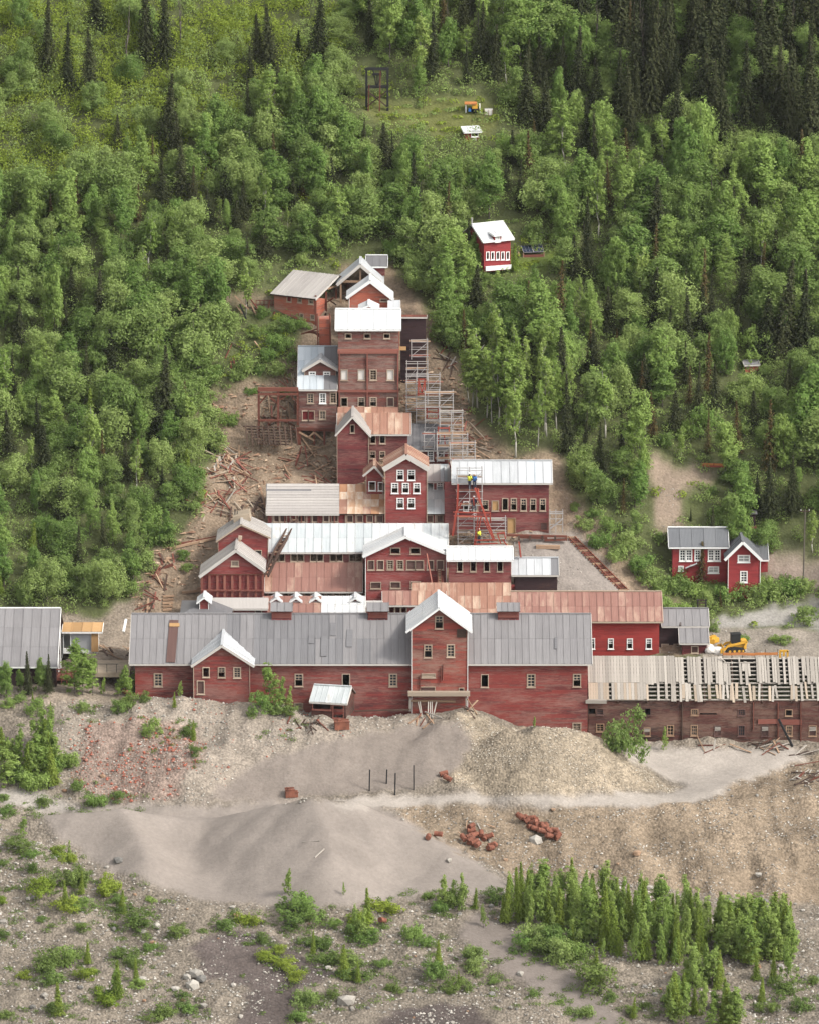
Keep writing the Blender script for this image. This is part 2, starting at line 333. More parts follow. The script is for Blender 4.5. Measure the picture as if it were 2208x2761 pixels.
for line, slp, nz in PILES:
    pts = [P(*q) for q in line]; best = np.full(XX.shape, -1e3)
    for a, b in zip(pts[:-1], pts[1:]):
        dx, dy = b.x - a.x, b.y - a.y; t = np.clip(((XX - a.x) * dx + (YY - a.y) * dy) / (dx * dx + dy * dy), 0, 1)
        d = np.sqrt((XX - a.x - t * dx) ** 2 + (YY - a.y - t * dy) ** 2); d = np.sqrt(d * d + .45) - .67
        best = np.maximum(best, a.z + (b.z - a.z) * t - slp * d * (1 + nz * N1) + nz * N2 * .25)
    kq = .16; mx = np.maximum(ZZ, best); ZZ = mx + kq * np.log(np.exp((ZZ - mx) / kq) + np.exp((best - mx) / kq)) - np.where(np.abs(ZZ - best) < 3, 0, 0)
gul = np.empty(XX.shape)
for j in range(XX.shape[0]):
    for i in range(XX.shape[1]):
        x_, y_ = XX[j, i], YY[j, i]
        gul[j, i] = 1 - 2 * abs(mnoise.noise((x_ * .55 + .25 * math.sin(y_ * .3), y_ * .10, 7.7))) if (abs(x_) < 60 and -45 < y_ < 60) else 0
# photo position of every ground vertex (only used to say which patch of ground is which)
qx, qy, qz = XX - CAM.x, YY - CAM.y, ZZ - CAM.z
ff = np.maximum(qy * CF.y + qz * CF.z, 1.0)
PXG = CX + F_PX * qx / ff; RWG = CY - F_PX * (qy * CU.y + qz * CU.z) / ff
def inpoly(px, py, poly):
    c = np.zeros(np.shape(px), bool); j = len(poly) - 1
    for i in range(len(poly)):
        xi, yi = poly[i]; xj, yj = poly[j]
        if yi != yj:
            c ^= ((yi > py) != (yj > py)) & (px < (xj - xi) * (py - yi) / (yj - yi) + xi)
        j = i
    return c
V = lambda *pts: [(x * 1.2807, y * 1.2807) for x, y in pts]
ZONES = {
 'dune': V((70, 1708), (260, 1690), (430, 1700), (560, 1690), (660, 1682), (760, 1690), (850, 1725), (960, 1790), (1090, 1870), (1000, 1890), (880, 1880), (800, 1905), (600, 1912), (440, 1895), (330, 1870), (230, 1830), (170, 1800), (110, 1750)),
 'dune2': V((420, 1690), (560, 1600), (700, 1560), (800, 1540), (960, 1520), (1000, 1560), (960, 1620), (880, 1660), (700, 1672), (560, 1690)),
 'road': V((690, 1690), (800, 1676), (1000, 1672), (1200, 1674), (1400, 1668), (1440, 1655), (1330, 1600), (1300, 1570), (1500, 1575), (1680, 1578), (1690, 1600), (1560, 1640), (1470, 1690), (1300, 1700), (1000, 1690), (800, 1704), (700, 1705)),
 'road2': V((-50, 1655), (60, 1665), (150, 1695), (260, 1700), (100, 1712), (-50, 1680)),
 'heap': V((960, 1600), (1000, 1540), (940, 1500), (1000, 1495), (1080, 1535), (1180, 1530), (1260, 1545), (1330, 1600), (1430, 1660), (1200, 1672), (1000, 1668), (920, 1640)),
 'rubble': V((170, 1530), (300, 1510), (420, 1540), (430, 1600), (360, 1680), (250, 1690), (150, 1640), (180, 1580)),
 'bank': V((700, 1480), (900, 1510), (1040, 1535), (960, 1600), (860, 1650), (620, 1680), (440, 1690), (260, 1700), (130, 1640), (100, 1480), (250, 1460), (520, 1460)),
 'fore_bank': V((820, 1700), (1000, 1695), (1300, 1702), (1480, 1690), (1560, 1640), (1800, 1570), (1850, 1900), (1660, 1905), (1450, 1880), (1250, 1850), (1080, 1850), (960, 1790), (860, 1730)),
 'sandstrip': V((960, 1960), (1000, 1925), (1090, 1960), (1180, 2010), (1230, 2060), (1300, 2130), (1330, 2180), (1230, 2170), (1120, 2080), (1000, 2010)),
 'mud': V((400, 1990), (480, 1960), (560, 1970), (640, 2010), (720, 2060), (640, 2080), (600, 2170), (500, 2170), (520, 2080), (430, 2060)),
 'mud2': V((820, 2130), (900, 2110), (1000, 2120), (1040, 2170), (780, 2180)),
 'millslope': V((400, 870), (470, 820), (560, 800), (640, 690), (720, 560), (830, 560), (900, 660), (960, 760), (1000, 880), (1090, 960), (1170, 960), (1200, 1040), (1330, 1180), (1400, 1260), (1480, 1300), (1480, 1380), (270, 1380), (250, 1290), (330, 1160), (420, 1090), (430, 1000), (470, 950), (420, 900)),
 'yard': V((1080, 1130), (1200, 1110), (1330, 1260), (1290, 1290), (1080, 1260)),
 'path': V((1365, 960), (1420, 985), (1510, 985), (1500, 1010), (1440, 1030), (1430, 1070), (1440, 1110), (1390, 1120), (1380, 1050), (1370, 1000)),
 'path2': V((1610, 1150), (1740, 1190), (1740, 1230), (1620, 1240), (1600, 1200)),
 'lane': V((1490, 1312), (1560, 1296), (1650, 1280), (1740, 1250), (1740, 1325), (1640, 1318), (1500, 1322)),
 'terrace': V((1480, 1322), (1740, 1328), (1740, 1400), (1480, 1400)),
 'clearing': V((750, 215), (860, 215), (1000, 210), (1040, 225), (1050, 270), (1000, 300), (900, 280), (810, 270), (770, 245)),
 'lawn': V((1040, 545), (1200, 540), (1200, 560), (1090, 570), (1000, 575)),
 'gap': V((60, 1290), (200, 1300), (285, 1255), (300, 1480), (60, 1480)),
 'ledge': V((330, 625), (520, 620), (590, 625), (590, 650), (440, 650), (330, 645)),
}
ZCOL = {'dune': ((.330, .285, .250), .10), 'dune2': ((.275, .232, .20), .2), 'road': ((.45, .40, .35), .18), 'road2': ((.42, .38, .34), .3), 'heap': ((.395, .325, .24), .9),
 'rubble': ((.30, .225, .185), .95), 'bank': ((.34, .288, .235), .75), 'fore_bank': ((.305, .236, .168), .85), 'sandstrip': ((.275, .233, .205), .15), 'mud': ((.13, .105, .095), .6), 'mud2': ((.13, .105, .095), .6),
 'millslope': ((.31, .232, .165), .6), 'yard': ((.34, .295, .26), .3), 'path': ((.35, .27, .205), .35), 'path2': ((.34, .27, .22), .35), 'lane': ((.40, .375, .34), .3), 'terrace': ((.33, .285, .235), .5),
 'clearing': ((.17, .18, .06), .3), 'lawn': ((.16, .22, .04), .2), 'ledge': ((.26, .20, .14), .3), 'gap': ((.33, .27, .21), .7), 'moraine': ((.29, .245, .195), 1.0), 'forest': ((.075, .085, .035), .4)}
ORDER = ['forest', 'moraine', 'bank', 'fore_bank', 'heap', 'dune2', 'rubble', 'dune', 'sandstrip', 'mud', 'mud2', 'road', 'road2', 'terrace', 'lane', 'millslope', 'yard', 'path', 'path2', 'clearing', 'lawn', 'ledge', 'gap']
JX = PXG + N2 * 22; JR = RWG + fbm_grid(.7, 2, 29.1) * 12
ZID = np.where(YY < 4, 1, 0)
for zi, zn in enumerate(ORDER):
    if zn in ZONES:
        mk = inpoly(JX, JR, ZONES[zn]) & (YY > -75) & (YY < 118)
        if zn in ('dune', 'dune2', 'sandstrip', 'heap', 'road', 'rubble', 'bank', 'fore_bank'): mk &= YY < 2
        ZID[mk] = zi
RGH = np.array([ZCOL[z][1] for z in ORDER])[ZID]; COLR = np.array([ZCOL[z][0] for z in ORDER])[ZID] * np.where(ZID == 0, 1.15, np.where(ZID == 1, .66, .74))[:, :, None]
def blur(a, k):
    for _ in range(k):
        b = a.copy(); b[1:-1, 1:-1] = (a[1:-1, 1:-1] * 2 + a[:-2, 1:-1] + a[2:, 1:-1] + a[1:-1, :-2] + a[1:-1, 2:]) / 6; a = b
    return a
COLR = COLR * (1 + np.clip(N1, -1, 1) * np.where(RGH > .4, .30, .10))[:, :, None] * (1 + np.clip(N2, -1, 1) * np.where(RGH > .4, .16, .05))[:, :, None]
RGH = blur(RGH, 2); COLR = blur(COLR, 1)
inside = (np.abs(XX) < 60) & (YY > -75) & (YY < 118)
ZZ += np.where(inside, (N1 * .5 + N2 * .24) * np.clip(RGH, .05, 1), 0)
ZZ += np.where((YY > 22) & (YY < 118), N1 * .5, 0)
GA = np.zeros(len(ORDER))
for zn, am in (('bank', .34), ('fore_bank', .42), ('heap', .26), ('dune2', .12), ('millslope', .30), ('rubble', .3), ('dune', .03)): GA[ORDER.index(zn)] = am
ZZ += blur(GA[ZID], 4) * (gul - .5)
def gz(x, y):
    x = np.asarray(x, float); y = np.asarray(y, float)
    i = np.clip(np.searchsorted(GX, x) - 1, 0, len(GX) - 2); j = np.clip(np.searchsorted(GY, y) - 1, 0, len(GY) - 2)
    a = (x - GX[i]) / (GX[i + 1] - GX[i]); b = (y - GY[j]) / (GY[j + 1] - GY[j])
    return (ZZ[j, i] * (1 - a) + ZZ[j, i + 1] * a) * (1 - b) + (ZZ[j + 1, i] * (1 - a) + ZZ[j + 1, i + 1] * a) * b
_T = np.arange(500, 760, .35)
def G(px, row):                                  # where the line of sight through a photo pixel meets the ground
    d = ray(px, row); X = CAM.x + d.x * _T; Y = CAM.y + d.y * _T; Z = CAM.z + d.z * _T
    below = Z < gz(X, Y); k = int(np.argmax(below)) if below.any() else len(_T) - 1
    t0, t1 = _T[max(k - 1, 0)], _T[k]
    for _ in range(10):
        t = (t0 + t1) / 2; p = CAM + d * t
        if p.z < gz(p.x, p.y): t1 = t
        else: t0 = t
    return CAM + d * t1
def on(x, y, dz=0.0): return Vector((x, y, float(gz(x, y)) + dz))

# ground material: colours of soil, sand and stone come from the patches; pebbles are relief
tm, tn, tb = newmat('stony_ground', .95, .1)
att = tn.new('ShaderNodeAttribute', attribute_name='soil'); rat = tn.new('ShaderNodeAttribute', attribute_name='stony')
co = tn.coord(rnd=False)
vor = tn.new('ShaderNodeTexVoronoi', {'Scale': 3.2, 'Randomness': 1.0}); tn.l.new(co, vor.inputs['Vector'])
vor2 = tn.new('ShaderNodeTexVoronoi', {'Scale': 7.5, 'Randomness': 1.0}); tn.l.new(co, vor2.inputs['Vector'])
sp1 = tn.new('ShaderNodeSeparateColor'); tn.l.new(vor.outputs['Color'], sp1.inputs[0])
sp2 = tn.new('ShaderNodeSeparateColor'); tn.l.new(vor2.outputs['Color'], sp2.inputs[0])
val = tn.math('ADD', tn.math('MULTIPLY', sp1.outputs[0], .55), tn.math('MULTIPLY', sp2.outputs[0], .45))
vv = tn.math('ADD', tn.math('MULTIPLY', val, 1.15), .42)
cc = tn.new('ShaderNodeCombineColor')
for k in range(3): tn.l.new(vv, cc.inputs[k])
c_st = tn.mix(1.0, att.outputs['Color'], cc.outputs[0], 'MULTIPLY')
c = tn.mix(tn.math('MULTIPLY', rat.outputs['Fac'], .85), att.outputs['Color'], c_st)
fin = tn.noise(co, 2.2, 8, .7); lrg = tn.noise(co, .22, 4, .6)
c = tn.mix(tn.ramp(fin, .3, .7), vmul_node(tn, c, .80), c)
c = tn.mix(tn.ramp(lrg, .4, .7), vmul_node(tn, c, .86), c)
tn.l.new(c, tb.inputs['Base Color'])
hh = tn.math('ADD', tn.math('MULTIPLY', tn.math('MULTIPLY', vor.outputs['Distance'], -1.2), rat.outputs['Fac']), tn.math('MULTIPLY', fin, .35))
tn.bump(tb, hh, .8, .16)
ny, nx = XX.shape
VERT = np.stack([XX, YY, ZZ], 2).reshape(-1, 3)
jj, ii = np.meshgrid(np.arange(ny - 1), np.arange(nx - 1), indexing='ij')
quad = np.stack([jj * nx + ii, jj * nx + ii + 1, (jj + 1) * nx + ii + 1, (jj + 1) * nx + ii], 2)
fz = ZID[:-1, :-1]
def ground_part(name, mask, label, cat=None):
    q = quad[mask]; used, inv = np.unique(q.reshape(-1), return_inverse=True)
    me = bpy.data.meshes.new(name); me.from_pydata(VERT[used].tolist(), [], inv.reshape(-1, 4).tolist())
    ca = me.color_attributes.new('soil', 'FLOAT_COLOR', 'POINT')
    cl = np.ones((len(used), 4)); cl[:, :3] = COLR.reshape(-1, 3)[used]; ca.data.foreach_set('color', cl.reshape(-1))
    fa = me.attributes.new('stony', 'FLOAT', 'POINT'); fa.data.foreach_set('value', RGH.reshape(-1)[used])
    me.polygons.foreach_set('use_smooth', [True] * len(q)); me.update()
    return tag(obj(name, me, tm), label, None, None, 'structure')
zi = {z: i for i, z in enumerate(ORDER)}
def isz(*zs): return np.isin(fz, [zi[z] for z in zs])
parts_done = np.zeros(fz.shape, bool)
for nm, zs, lb in (('sand_dune', ('dune',), 'smooth grey brown sand dune in front of the long building'), ('gravel_heap', ('heap',), 'pale rounded gravel heap beside the road'),
                   ('gravel_road', ('road',), 'pale gravel road crossing the tailings'), ('hillside', ('millslope', 'yard', 'forest', 'clearing', 'lawn', 'ledge', 'path', 'path2'), 'steep wooded hillside behind the mill')):
    mk = isz(*zs) & ~parts_done; parts_done |= mk; ground_part(nm, mk, lb)
ground_part('ground', ~parts_done, 'stony tailings and moraine in front of the mill')

# ------------------------------------------------------------------ building kit
class Frame:                                    # an upright facade plane: origin, direction to the right, direction inwards
    def __init__(s, px, row, Y, ang=0.0):
        s.O = P(px, row, Y); s.u = Vector((math.cos(R(ang)), -math.sin(R(ang)), 0)); s.v = Vector((math.sin(R(ang)), math.cos(R(ang)), 0))
    def hit(s, q, back=0.0):                     # photo pixel -> (along, height) on the plane moved inwards by back
        d = ray(*q); o = s.O + s.v * back; t = (o - CAM).dot(s.v) / d.dot(s.v); p = CAM + d * t
        return (p - s.O).dot(s.u), p.z
    def w(s, a, b, z): return Vector((s.O.x, s.O.y, 0)) + s.u * a + s.v * b + Vector((0, 0, z))
    def mat(s, a, b, z):
        m = Matrix((s.u, s.v, Vector((0, 0, 1)))).transposed().to_4x4(); m.translation = s.w(a, b, z); return m
def clip(poly, a, b):                            # keep the part of poly left of the line a->b
    out = []; side = lambda p: (b[0] - a[0]) * (p[1] - a[1]) - (b[1] - a[1]) * (p[0] - a[0])
    for i in range(len(poly)):
        p, q = poly[i], poly[(i + 1) % len(poly)]; sp, sq = side(p), side(q)
        if sp >= 0: out.append(p)
        if (sp > 0 > sq) or (sp < 0 < sq):
            t = sp / (sp - sq); out.append((p[0] + (q[0] - p[0]) * t, p[1] + (q[1] - p[1]) * t))
    return out
def wall_mesh(fr, outline, holes, back=0.0, thick=.18):
    us = sorted({round(p[0], 4) for p in outline} | {round(h[i], 4) for h in holes for i in (0, 1)})
    vs = sorted({round(p[1], 4) for p in outline} | {round(h[i], 4) for h in holes for i in (2, 3)})
    mb = MB()
    for i in range(len(us) - 1):
        for j in range(len(vs) - 1):
            cu, cv = (us[i] + us[i + 1]) / 2, (vs[j] + vs[j + 1]) / 2
            if any(h[0] < cu < h[1] and h[2] < cv < h[3] for h in holes): continue
            c = [(us[i], vs[j]), (us[i + 1], vs[j]), (us[i + 1], vs[j + 1]), (us[i], vs[j + 1])]
            for k in range(len(outline)):
                c = clip(c, outline[k], outline[(k + 1) % len(outline)])
                if len(c) < 3: break
            if len(c) >= 3: mb.add([fr.w(a, back, z) for a, z in c], [tuple(range(len(c)))])
    for h in holes:                              # reveals
        q = [(h[0], h[2]), (h[1], h[2]), (h[1], h[3]), (h[0], h[3])]
        for k in range(4):
            a, b = q[k], q[(k + 1) % 4]
            mb.add([fr.w(a[0], back, a[1]), fr.w(b[0], back, b[1]), fr.w(b[0], back + thick, b[1]), fr.w(a[0], back + thick, a[1])], [(0, 1, 2, 3)])
    return mb
WCACHE = {}
def frame_mesh(w, h, t):
    k = ('f', round(w, 2), round(h, 2), t)
    if k not in WCACHE:
        mb = MB(); a = .05
        mb.box((-t, -.05, -t), (w + t, a, 0)); mb.box((-t, -.05, h), (w + t, a, h + t)); mb.box((-t, -.05, 0), (0, a, h)); mb.box((w, -.05, 0), (w + t, a, h))
        mb.box((-t - .05, -.11, -t - .06), (w + t + .05, a, -t))
        WCACHE[k] = mesh('frame', mb.v, mb.f); WCACHE[k].materials.append(None)
    return WCACHE[k]
def muntin_mesh(w, h, nx, nz):
    k = ('m', round(w, 2), round(h, 2), nx, nz)
    if k not in WCACHE:
        mb = MB(); t = .055
        mb.box((0, .04, 0), (t, .1, h)); mb.box((w - t, .04, 0), (w, .1, h)); mb.box((t, .04, 0), (w - t, .1, t)); mb.box((t, .04, h - t), (w - t, .1, h))
        for i in range(1, nx): mb.box((w * i / nx - t / 2, .045, t), (w * i / nx + t / 2, .095, h - t))
        for i in range(1, nz):
            tt = t * (1.5 if i * 2 == nz else 1); mb.box((t, .05, h * i / nz - tt / 2), (w - t, .09, h * i / nz + tt / 2))
        WCACHE[k] = mesh('sash', mb.v, mb.f); WCACHE[k].materials.append(None)
    return WCACHE[k]
def pane_mesh(w, h):
    k = ('p', round(w, 2), round(h, 2))
    if k not in WCACHE:
        mb = MB(); mb.box((0, .075, 0), (w, .085, h)); WCACHE[k] = mesh('pane', mb.v, mb.f); WCACHE[k].materials.append(None)
    return WCACHE[k]
def put(name, me, m, parent, mw):
    o = bpy.data.objects.new(name, me); link(o, parent, mw); setmat(o, m); return o
def window(fr, root, h, style='glass', trim='trim', back=0.0, t=.085, nx=2, nz=4):
    a0, a1, z0, z1 = h; w, hh = round(a1 - a0, 2), round(z1 - z0, 2); mw = fr.mat(a0, back, z0)
    wo = put('window' if style != 'door' else 'door', frame_mesh(w, hh, t), M[trim], root, mw)
    if style == 'glass':
        put('sash', muntin_mesh(w, hh, nx, nz), M[trim], wo, mw); put('pane', pane_mesh(w, hh), M['glass'], wo, mw)
    elif style == 'half':                        # lower sash gone or raised: only the upper panes are left
        mh = round(hh * .5, 2); m2 = fr.mat(a0, back, z0 + hh - mh)
        put('sash', muntin_mesh(w, mh, nx, max(1, nz // 2)), M[trim], wo, m2); put('pane', pane_mesh(w, mh), M['glass'], wo, m2)
    elif style in ('board', 'redpanel', 'ply', 'door', 'tarp'):
        put('panel', pane_mesh(w, hh), M['board' if style == 'door' else style], wo, mw)
    elif style == 'bars':
        put('sash', muntin_mesh(w, hh, nx, nz), M[trim], wo, mw)
    return wo
def ext(p, q): return (q - p)
SHEET = {}
def sheet_mesh(w, l):
    mb = MB(); t = .012; rw, rh = .07, .055      # a flat sheet with a standing seam along one edge
    mb.box((.004, 0, 0), (w - rw - .004, l, t)); mb.box((w - rw, 0, 0), (w, l, rh))
    me = mesh('roof_sheet', mb.v, mb.f); me.materials.append(None); return me
def roof_plane(root, A, B, C, D, mats, sw=.78, rows=1, thick=.14, deck='darkplank', name='roof', horiz=False, pick=None, skip=None, lift=.0):
    """A,B = lower left/right corner, C,D = upper right/left corner (seen from outside). Deck slab plus laid sheets."""
    A, B, C, D = map(Vector, (A, B, C, D)); u = (B - A).normalized(); n = u.cross((D - A).normalized()).normalized()
    v = n.cross(u)
    mb = MB(); lo = n * thick
    mb.add([A - lo, B - lo, C - lo, D - lo, A, B, C, D], BOXF)
    ro = mb.build(name, M[deck], root)
    U = (B - A).length; L = (D - A).dot(v); sh = (D - A).dot(u); U2 = (C - D).length; shr = (C - B).dot(u)
    if horiz:
        nr = max(1, round(L / sw)); nc = max(1, round(U / 6.0)); w, l = U / nc, L / nr
        me = MB(); me.box((.005, 0, 0), (w - .005, l + .05, .012)); me.box((.005, -.01, 0), (w - .005, .04, .035)); me = mesh('roof_sheet', me.v, me.f); me.materials.append(None)
    else:
        nc = max(1, round(U / sw)); nr = rows; w, l = U / nc, L / nr
        me = sheet_mesh(w, l + (.08 if nr > 1 else .03))
    for r in range(nr):
        for c in range(nc):
            if skip and skip(c / nc, r / nr): continue
            f0 = (r * l) / L; base = A + u * (w * c + sh * f0) + v * (r * l) + n * (.006 + lift + .016 * r + rnd.uniform(0, .012))
            if abs(sh) > .05 or abs(shr) > .05:  # slanted ends: stretch the row between both edges
                pass
            m = Matrix((u, v, n)).transposed().to_4x4(); m.translation = base
            k = pick((c + .5) / nc, (r + .5) / nr) if pick else None
            if k is None: k = mats if isinstance(mats, str) else rnd.choice(mats)
            put('roof_sheet', me, M[k], ro, m)
    return ro
def trimbar(root, p, q, m, w=.09, h=.2, name='fascia_board'): return piece(name, p, q, w, h, M[m], root)
def quadwall(root, pts, m, name='wall'):
    return obj(name, mesh(name, pts, [tuple(range(len(pts)))]), M[m], root)

def side_gable(root, fr, wl, wr, eave, ridge, bottom, wallm, roofm, slope=.6, of=.35, os=.35, holes=(), styles=None, depth=None, rows=1, sw=.78, fascia='fascia', pick=None, back=0.0, rl=None, rr=None, shed=False, horiz=False, skip=None, zb=None, wins=True, drop=0.0, deckm='darkplank', backroof=True):
    """Ridge parallel to the facade. wl, wr: photo x of wall ends; eave, ridge, bottom: photo rows."""
    a0, ze = fr.hit((wl, eave), back - of); a1, _ = fr.hit((wr, eave), back - of)
    a0 = fr.hit((wl, eave), back)[0]; a1 = fr.hit((wr, eave), back)[0]
    r0 = fr.hit((rl, eave), back - of)[0] if rl is not None else a0 - os
    r1 = fr.hit((rr, eave), back - of)[0] if rr is not None else a1 + os
    z0 = zb if zb is not None else fr.hit((wl, bottom), back)[1]
    mid = fr.w((a0 + a1) / 2, back - of, ze); mp = proj(mid)   # find the run of the slope that ends at the ridge row
    lo, hi = .2, 30.0
    for _ in range(40):
        d = (lo + hi) / 2; p = fr.w((a0 + a1) / 2, back - of + d, ze + slope * d)
        if proj(p)[1] > ridge: lo = d
        else: hi = d
    run = d; zr = ze + slope * run; zt = ze + slope * of - .1 - drop
    hs_ = []
    for q in holes:
        (x0, y0), (x1, y1) = q[:2]; h0 = fr.hit((x0, y1), back); h1 = fr.hit((x1, y0), back); hs_.append((h0[0], h1[0], h0[1], min(h1[1], zt - .12)))
    wall_mesh(fr, [(a0, z0), (a1, z0), (a1, zt), (a0, zt)], hs_, back).build('wall', M[wallm], root)
    D = depth or 2 * (run - of); br = back - of + run
    if shed: D = br - back + .05
    zbk = zr - .15 if shed else zt
    for a in (a0, a1):
        pts = [fr.w(a, back, z0), fr.w(a, back + D, z0), fr.w(a, back + D, zbk)] + ([] if shed else [fr.w(a, br, zr - .12)]) + [fr.w(a, back, zt)]
        quadwall(root, pts if a == a1 else pts[::-1], wallm)
    quadwall(root, [fr.w(a1, back + D, z0), fr.w(a0, back + D, z0), fr.w(a0, back + D, zbk), fr.w(a1, back + D, zbk)], wallm)
    ro = roof_plane(root, fr.w(r0, back - of, ze), fr.w(r1, back - of, ze), fr.w(r1, br, zr), fr.w(r0, br, zr), roofm, sw, rows, pick=pick, horiz=horiz, skip=skip, deck=deckm)
    if not shed and backroof:
        roof_plane(root, fr.w(r1, br + run, ze), fr.w(r0, br + run, ze), fr.w(r0, br, zr - .004), fr.w(r1, br, zr - .004), roofm if isinstance(roofm, str) else roofm[0], 2.4, 1, deck=deckm)
        trimbar(root, fr.w(r0 - .02, br, zr + .05), fr.w(r1 + .02, br, zr + .05), fascia if fascia != 'fascia' else (roofm if isinstance(roofm, str) else roofm[0]), .3, .07, 'ridge_cap')
    trimbar(root, fr.w(r0, back - of - .03, ze - .09), fr.w(r1, back - of - .03, ze - .09), fascia, .05, .16)
    for a, s in ((r0, -1), (r1, 1)): trimbar(root, fr.w(a + s * .03, back - of, ze - .09), fr.w(a + s * .03, br, zr - .09), fascia, .05, .2, 'barge_board')
    if wins:
        for i, h in enumerate(hs_):
            st = holes[i][2] if len(holes[i]) > 2 else (styles or 'glass'); tr = holes[i][3] if len(holes[i]) > 3 else 'trim'
            window(fr, root, h, st, tr, back)
    return dict(a0=a0, a1=a1, z0=z0, zt=zt, ze=ze, zr=zr, br=br, run=run, r0=r0, r1=r1, D=D, roof=ro, holes=hs_)

def front_gable(root, fr, wl, wr, apex, eL, eR, bottom, wallm, roofm, L=4.0, of=.35, holes=(), rows=1, sw=.7, fascia='fascia', back=0.0, zb=None, pick=None, fh=.26, wallside=None, nowall=False, zs=None, deckm='darkplank', corner=True):
    """Gable faces the camera; apex, eL, eR: photo points of the front roof edge."""
    A = fr.hit(apex, back - of); l = fr.hit(eL, back - of); r = fr.hit(eR, back - of)
    sl = (A[1] - l[1]) / (A[0] - l[0]); sr = (A[1] - r[1]) / (r[0] - A[0])
    a0 = fr.hit((wl, bottom), back)[0]; a1 = fr.hit((wr, bottom), back)[0]
    z0 = zb if zb is not None else fr.hit((wl, bottom), back)[1]
    dz = .13; zl = A[1] - sl * (A[0] - a0) - dz; zrr = A[1] - sr * (a1 - A[0]) - dz
    hs_ = []
    for q in holes:
        (x0, y0), (x1, y1) = q[:2]; h0 = fr.hit((x0, y1), back); h1 = fr.hit((x1, y0), back); hs_.append((h0[0], h1[0], h0[1], h1[1]))
    if not nowall:
        wall_mesh(fr, [(a0, z0), (a1, z0), (a1, zrr), (A[0], A[1] - dz), (a0, zl)], hs_, back).build('wall', M[wallm], root)
        zs0 = z0 if zs is None else zs
        quadwall(root, [fr.w(a0, back, zl), fr.w(a0, back + L, zl), fr.w(a0, back + L, zs0), fr.w(a0, back, zs0)], wallside or wallm)
        quadwall(root, [fr.w(a1, back, zs0), fr.w(a1, back + L, zs0), fr.w(a1, back + L, zrr), fr.w(a1, back, zrr)], wallside or wallm)
        quadwall(root, [fr.w(a1, back + L, zs0), fr.w(a0, back + L, zs0), fr.w(a0, back + L, zl), fr.w(A[0], back + L, A[1] - dz), fr.w(a1, back + L, zrr)], wallside or wallm)
        if corner:
            for a in (a0, a1): trimbar(root, fr.w(a, back - .02, z0), fr.w(a, back - .02, zl if a == a0 else zrr), 'trim' if fascia != 'fasciaw' else 'white', .06, .12, 'corner_board')
    f0, f1 = back - of, back + L
    roof_plane(root, fr.w(l[0], f1, l[1]), fr.w(l[0], f0, l[1]), fr.w(A[0], f0, A[1]), fr.w(A[0], f1, A[1]), roofm, sw, rows, pick=pick, deck=deckm)
    roof_plane(root, fr.w(r[0], f0, r[1]), fr.w(r[0], f1, r[1]), fr.w(A[0] + .004, f1, A[1]), fr.w(A[0] + .004, f0, A[1]), roofm, sw, rows, pick=pick, deck=deckm)
    trimbar(root, fr.w(l[0] - .02, f0 - .03, l[1] - fh * .4), fr.w(A[0], f0 - .03, A[1] - fh * .4 + .02), fascia, .05, fh, 'barge_board')
    trimbar(root, fr.w(A[0], f0 - .034, A[1] - fh * .4 + .02), fr.w(r[0] + .02, f0 - .034, r[1] - fh * .4), fascia, .05, fh, 'barge_board')
    trimbar(root, fr.w(A[0], f0 - .02, A[1] + .06), fr.w(A[0], f1, A[1] + .06), roofm if isinstance(roofm, str) else roofm[0], .28, .05, 'ridge_cap')
    for i, h in enumerate(hs_):
        st = holes[i][2] if len(holes[i]) > 2 else 'glass'; tr = holes[i][3] if len(holes[i]) > 3 else 'trim'
        window(fr, root, h, st, tr, back)
    return dict(a0=a0, a1=a1, z0=z0, zl=zl, zr=zrr, A=A, l=l, r=r)
def W(Z, x0, x1, y0, y1, st='open', tr='trim'): return (Z(x0, y0), Z(x1, y1), st, tr)
def bld(name, label, fr, px, z, group=None):
    a = fr.hit((px, 1000))[0]; return thing(name, label, 'building', fr.w(a, 1.5, z), group)
YR = lambda Z, y: Z(0, y)[1]
XR = lambda Z, x: Z(x, 0)[0]

# ------------------------------------------------------------------ the long building by the tailings
fr = Frame(974, 1790, 0.0)
main = bld('long_mill_building', 'long red building with grey sheet metal roof and central gabled tower', fr, 974, 0)
def pick_main(c, r):
    if c < .19: return 'grey_roof'
    if c < .47: return 'dark_roof' if rnd.random() < .75 else 'grey_roof'
    if c < .62: return 'dark_roof' if (r < .3 and rnd.random() < .25) else 'grey_roof'
    return 'grey_roof'
mi = side_gable(main, fr, 365, 1583.6, 1790.6, 1655, 1960, 'red_main', 'grey_roof', .62, of=.4, rl=349.5, rr=1595.7, zb=-2.4, rows=2, sw=.72, pick=pick_main, fascia='fascia',
  holes=[W(ZD, 190, 231, 555, 624, 'glass'), W(ZD, 1008, 1048, 557, 623, 'half'), W(ZD, 1282, 1321, 557, 630, 'open'), W(ZD, 1554, 1594, 557, 624, 'glass'), W(ZD, 1004, 1048, 726, 752, 'glass'),
         W(ZE, 533, 570, 560, 628, 'open'), W(ZE, 800, 841, 558, 628, 'glass'), W(ZE, 1067, 1106, 558, 625, 'half'), W(ZE, 1064, 1108, 842, 882, 'bars')])
# left gabled wing
fw = Frame(600, 1790, -2.2)
front_gable(main, fw, XR(ZD, 418), XR(ZD, 743), ZD(580, 388), ZD(403, 507), ZD(769, 507), 1900, 'red_main', 'silver_roof', L=6.5, of=.35, zb=.5,
  holes=[W(ZD, 473, 505, 519, 570, 'open'), W(ZD, 562, 597, 519, 572, 'half'), W(ZD, 652, 687, 519, 574, 'glass'), W(ZD, 440, 476, 597, 668, 'board')])
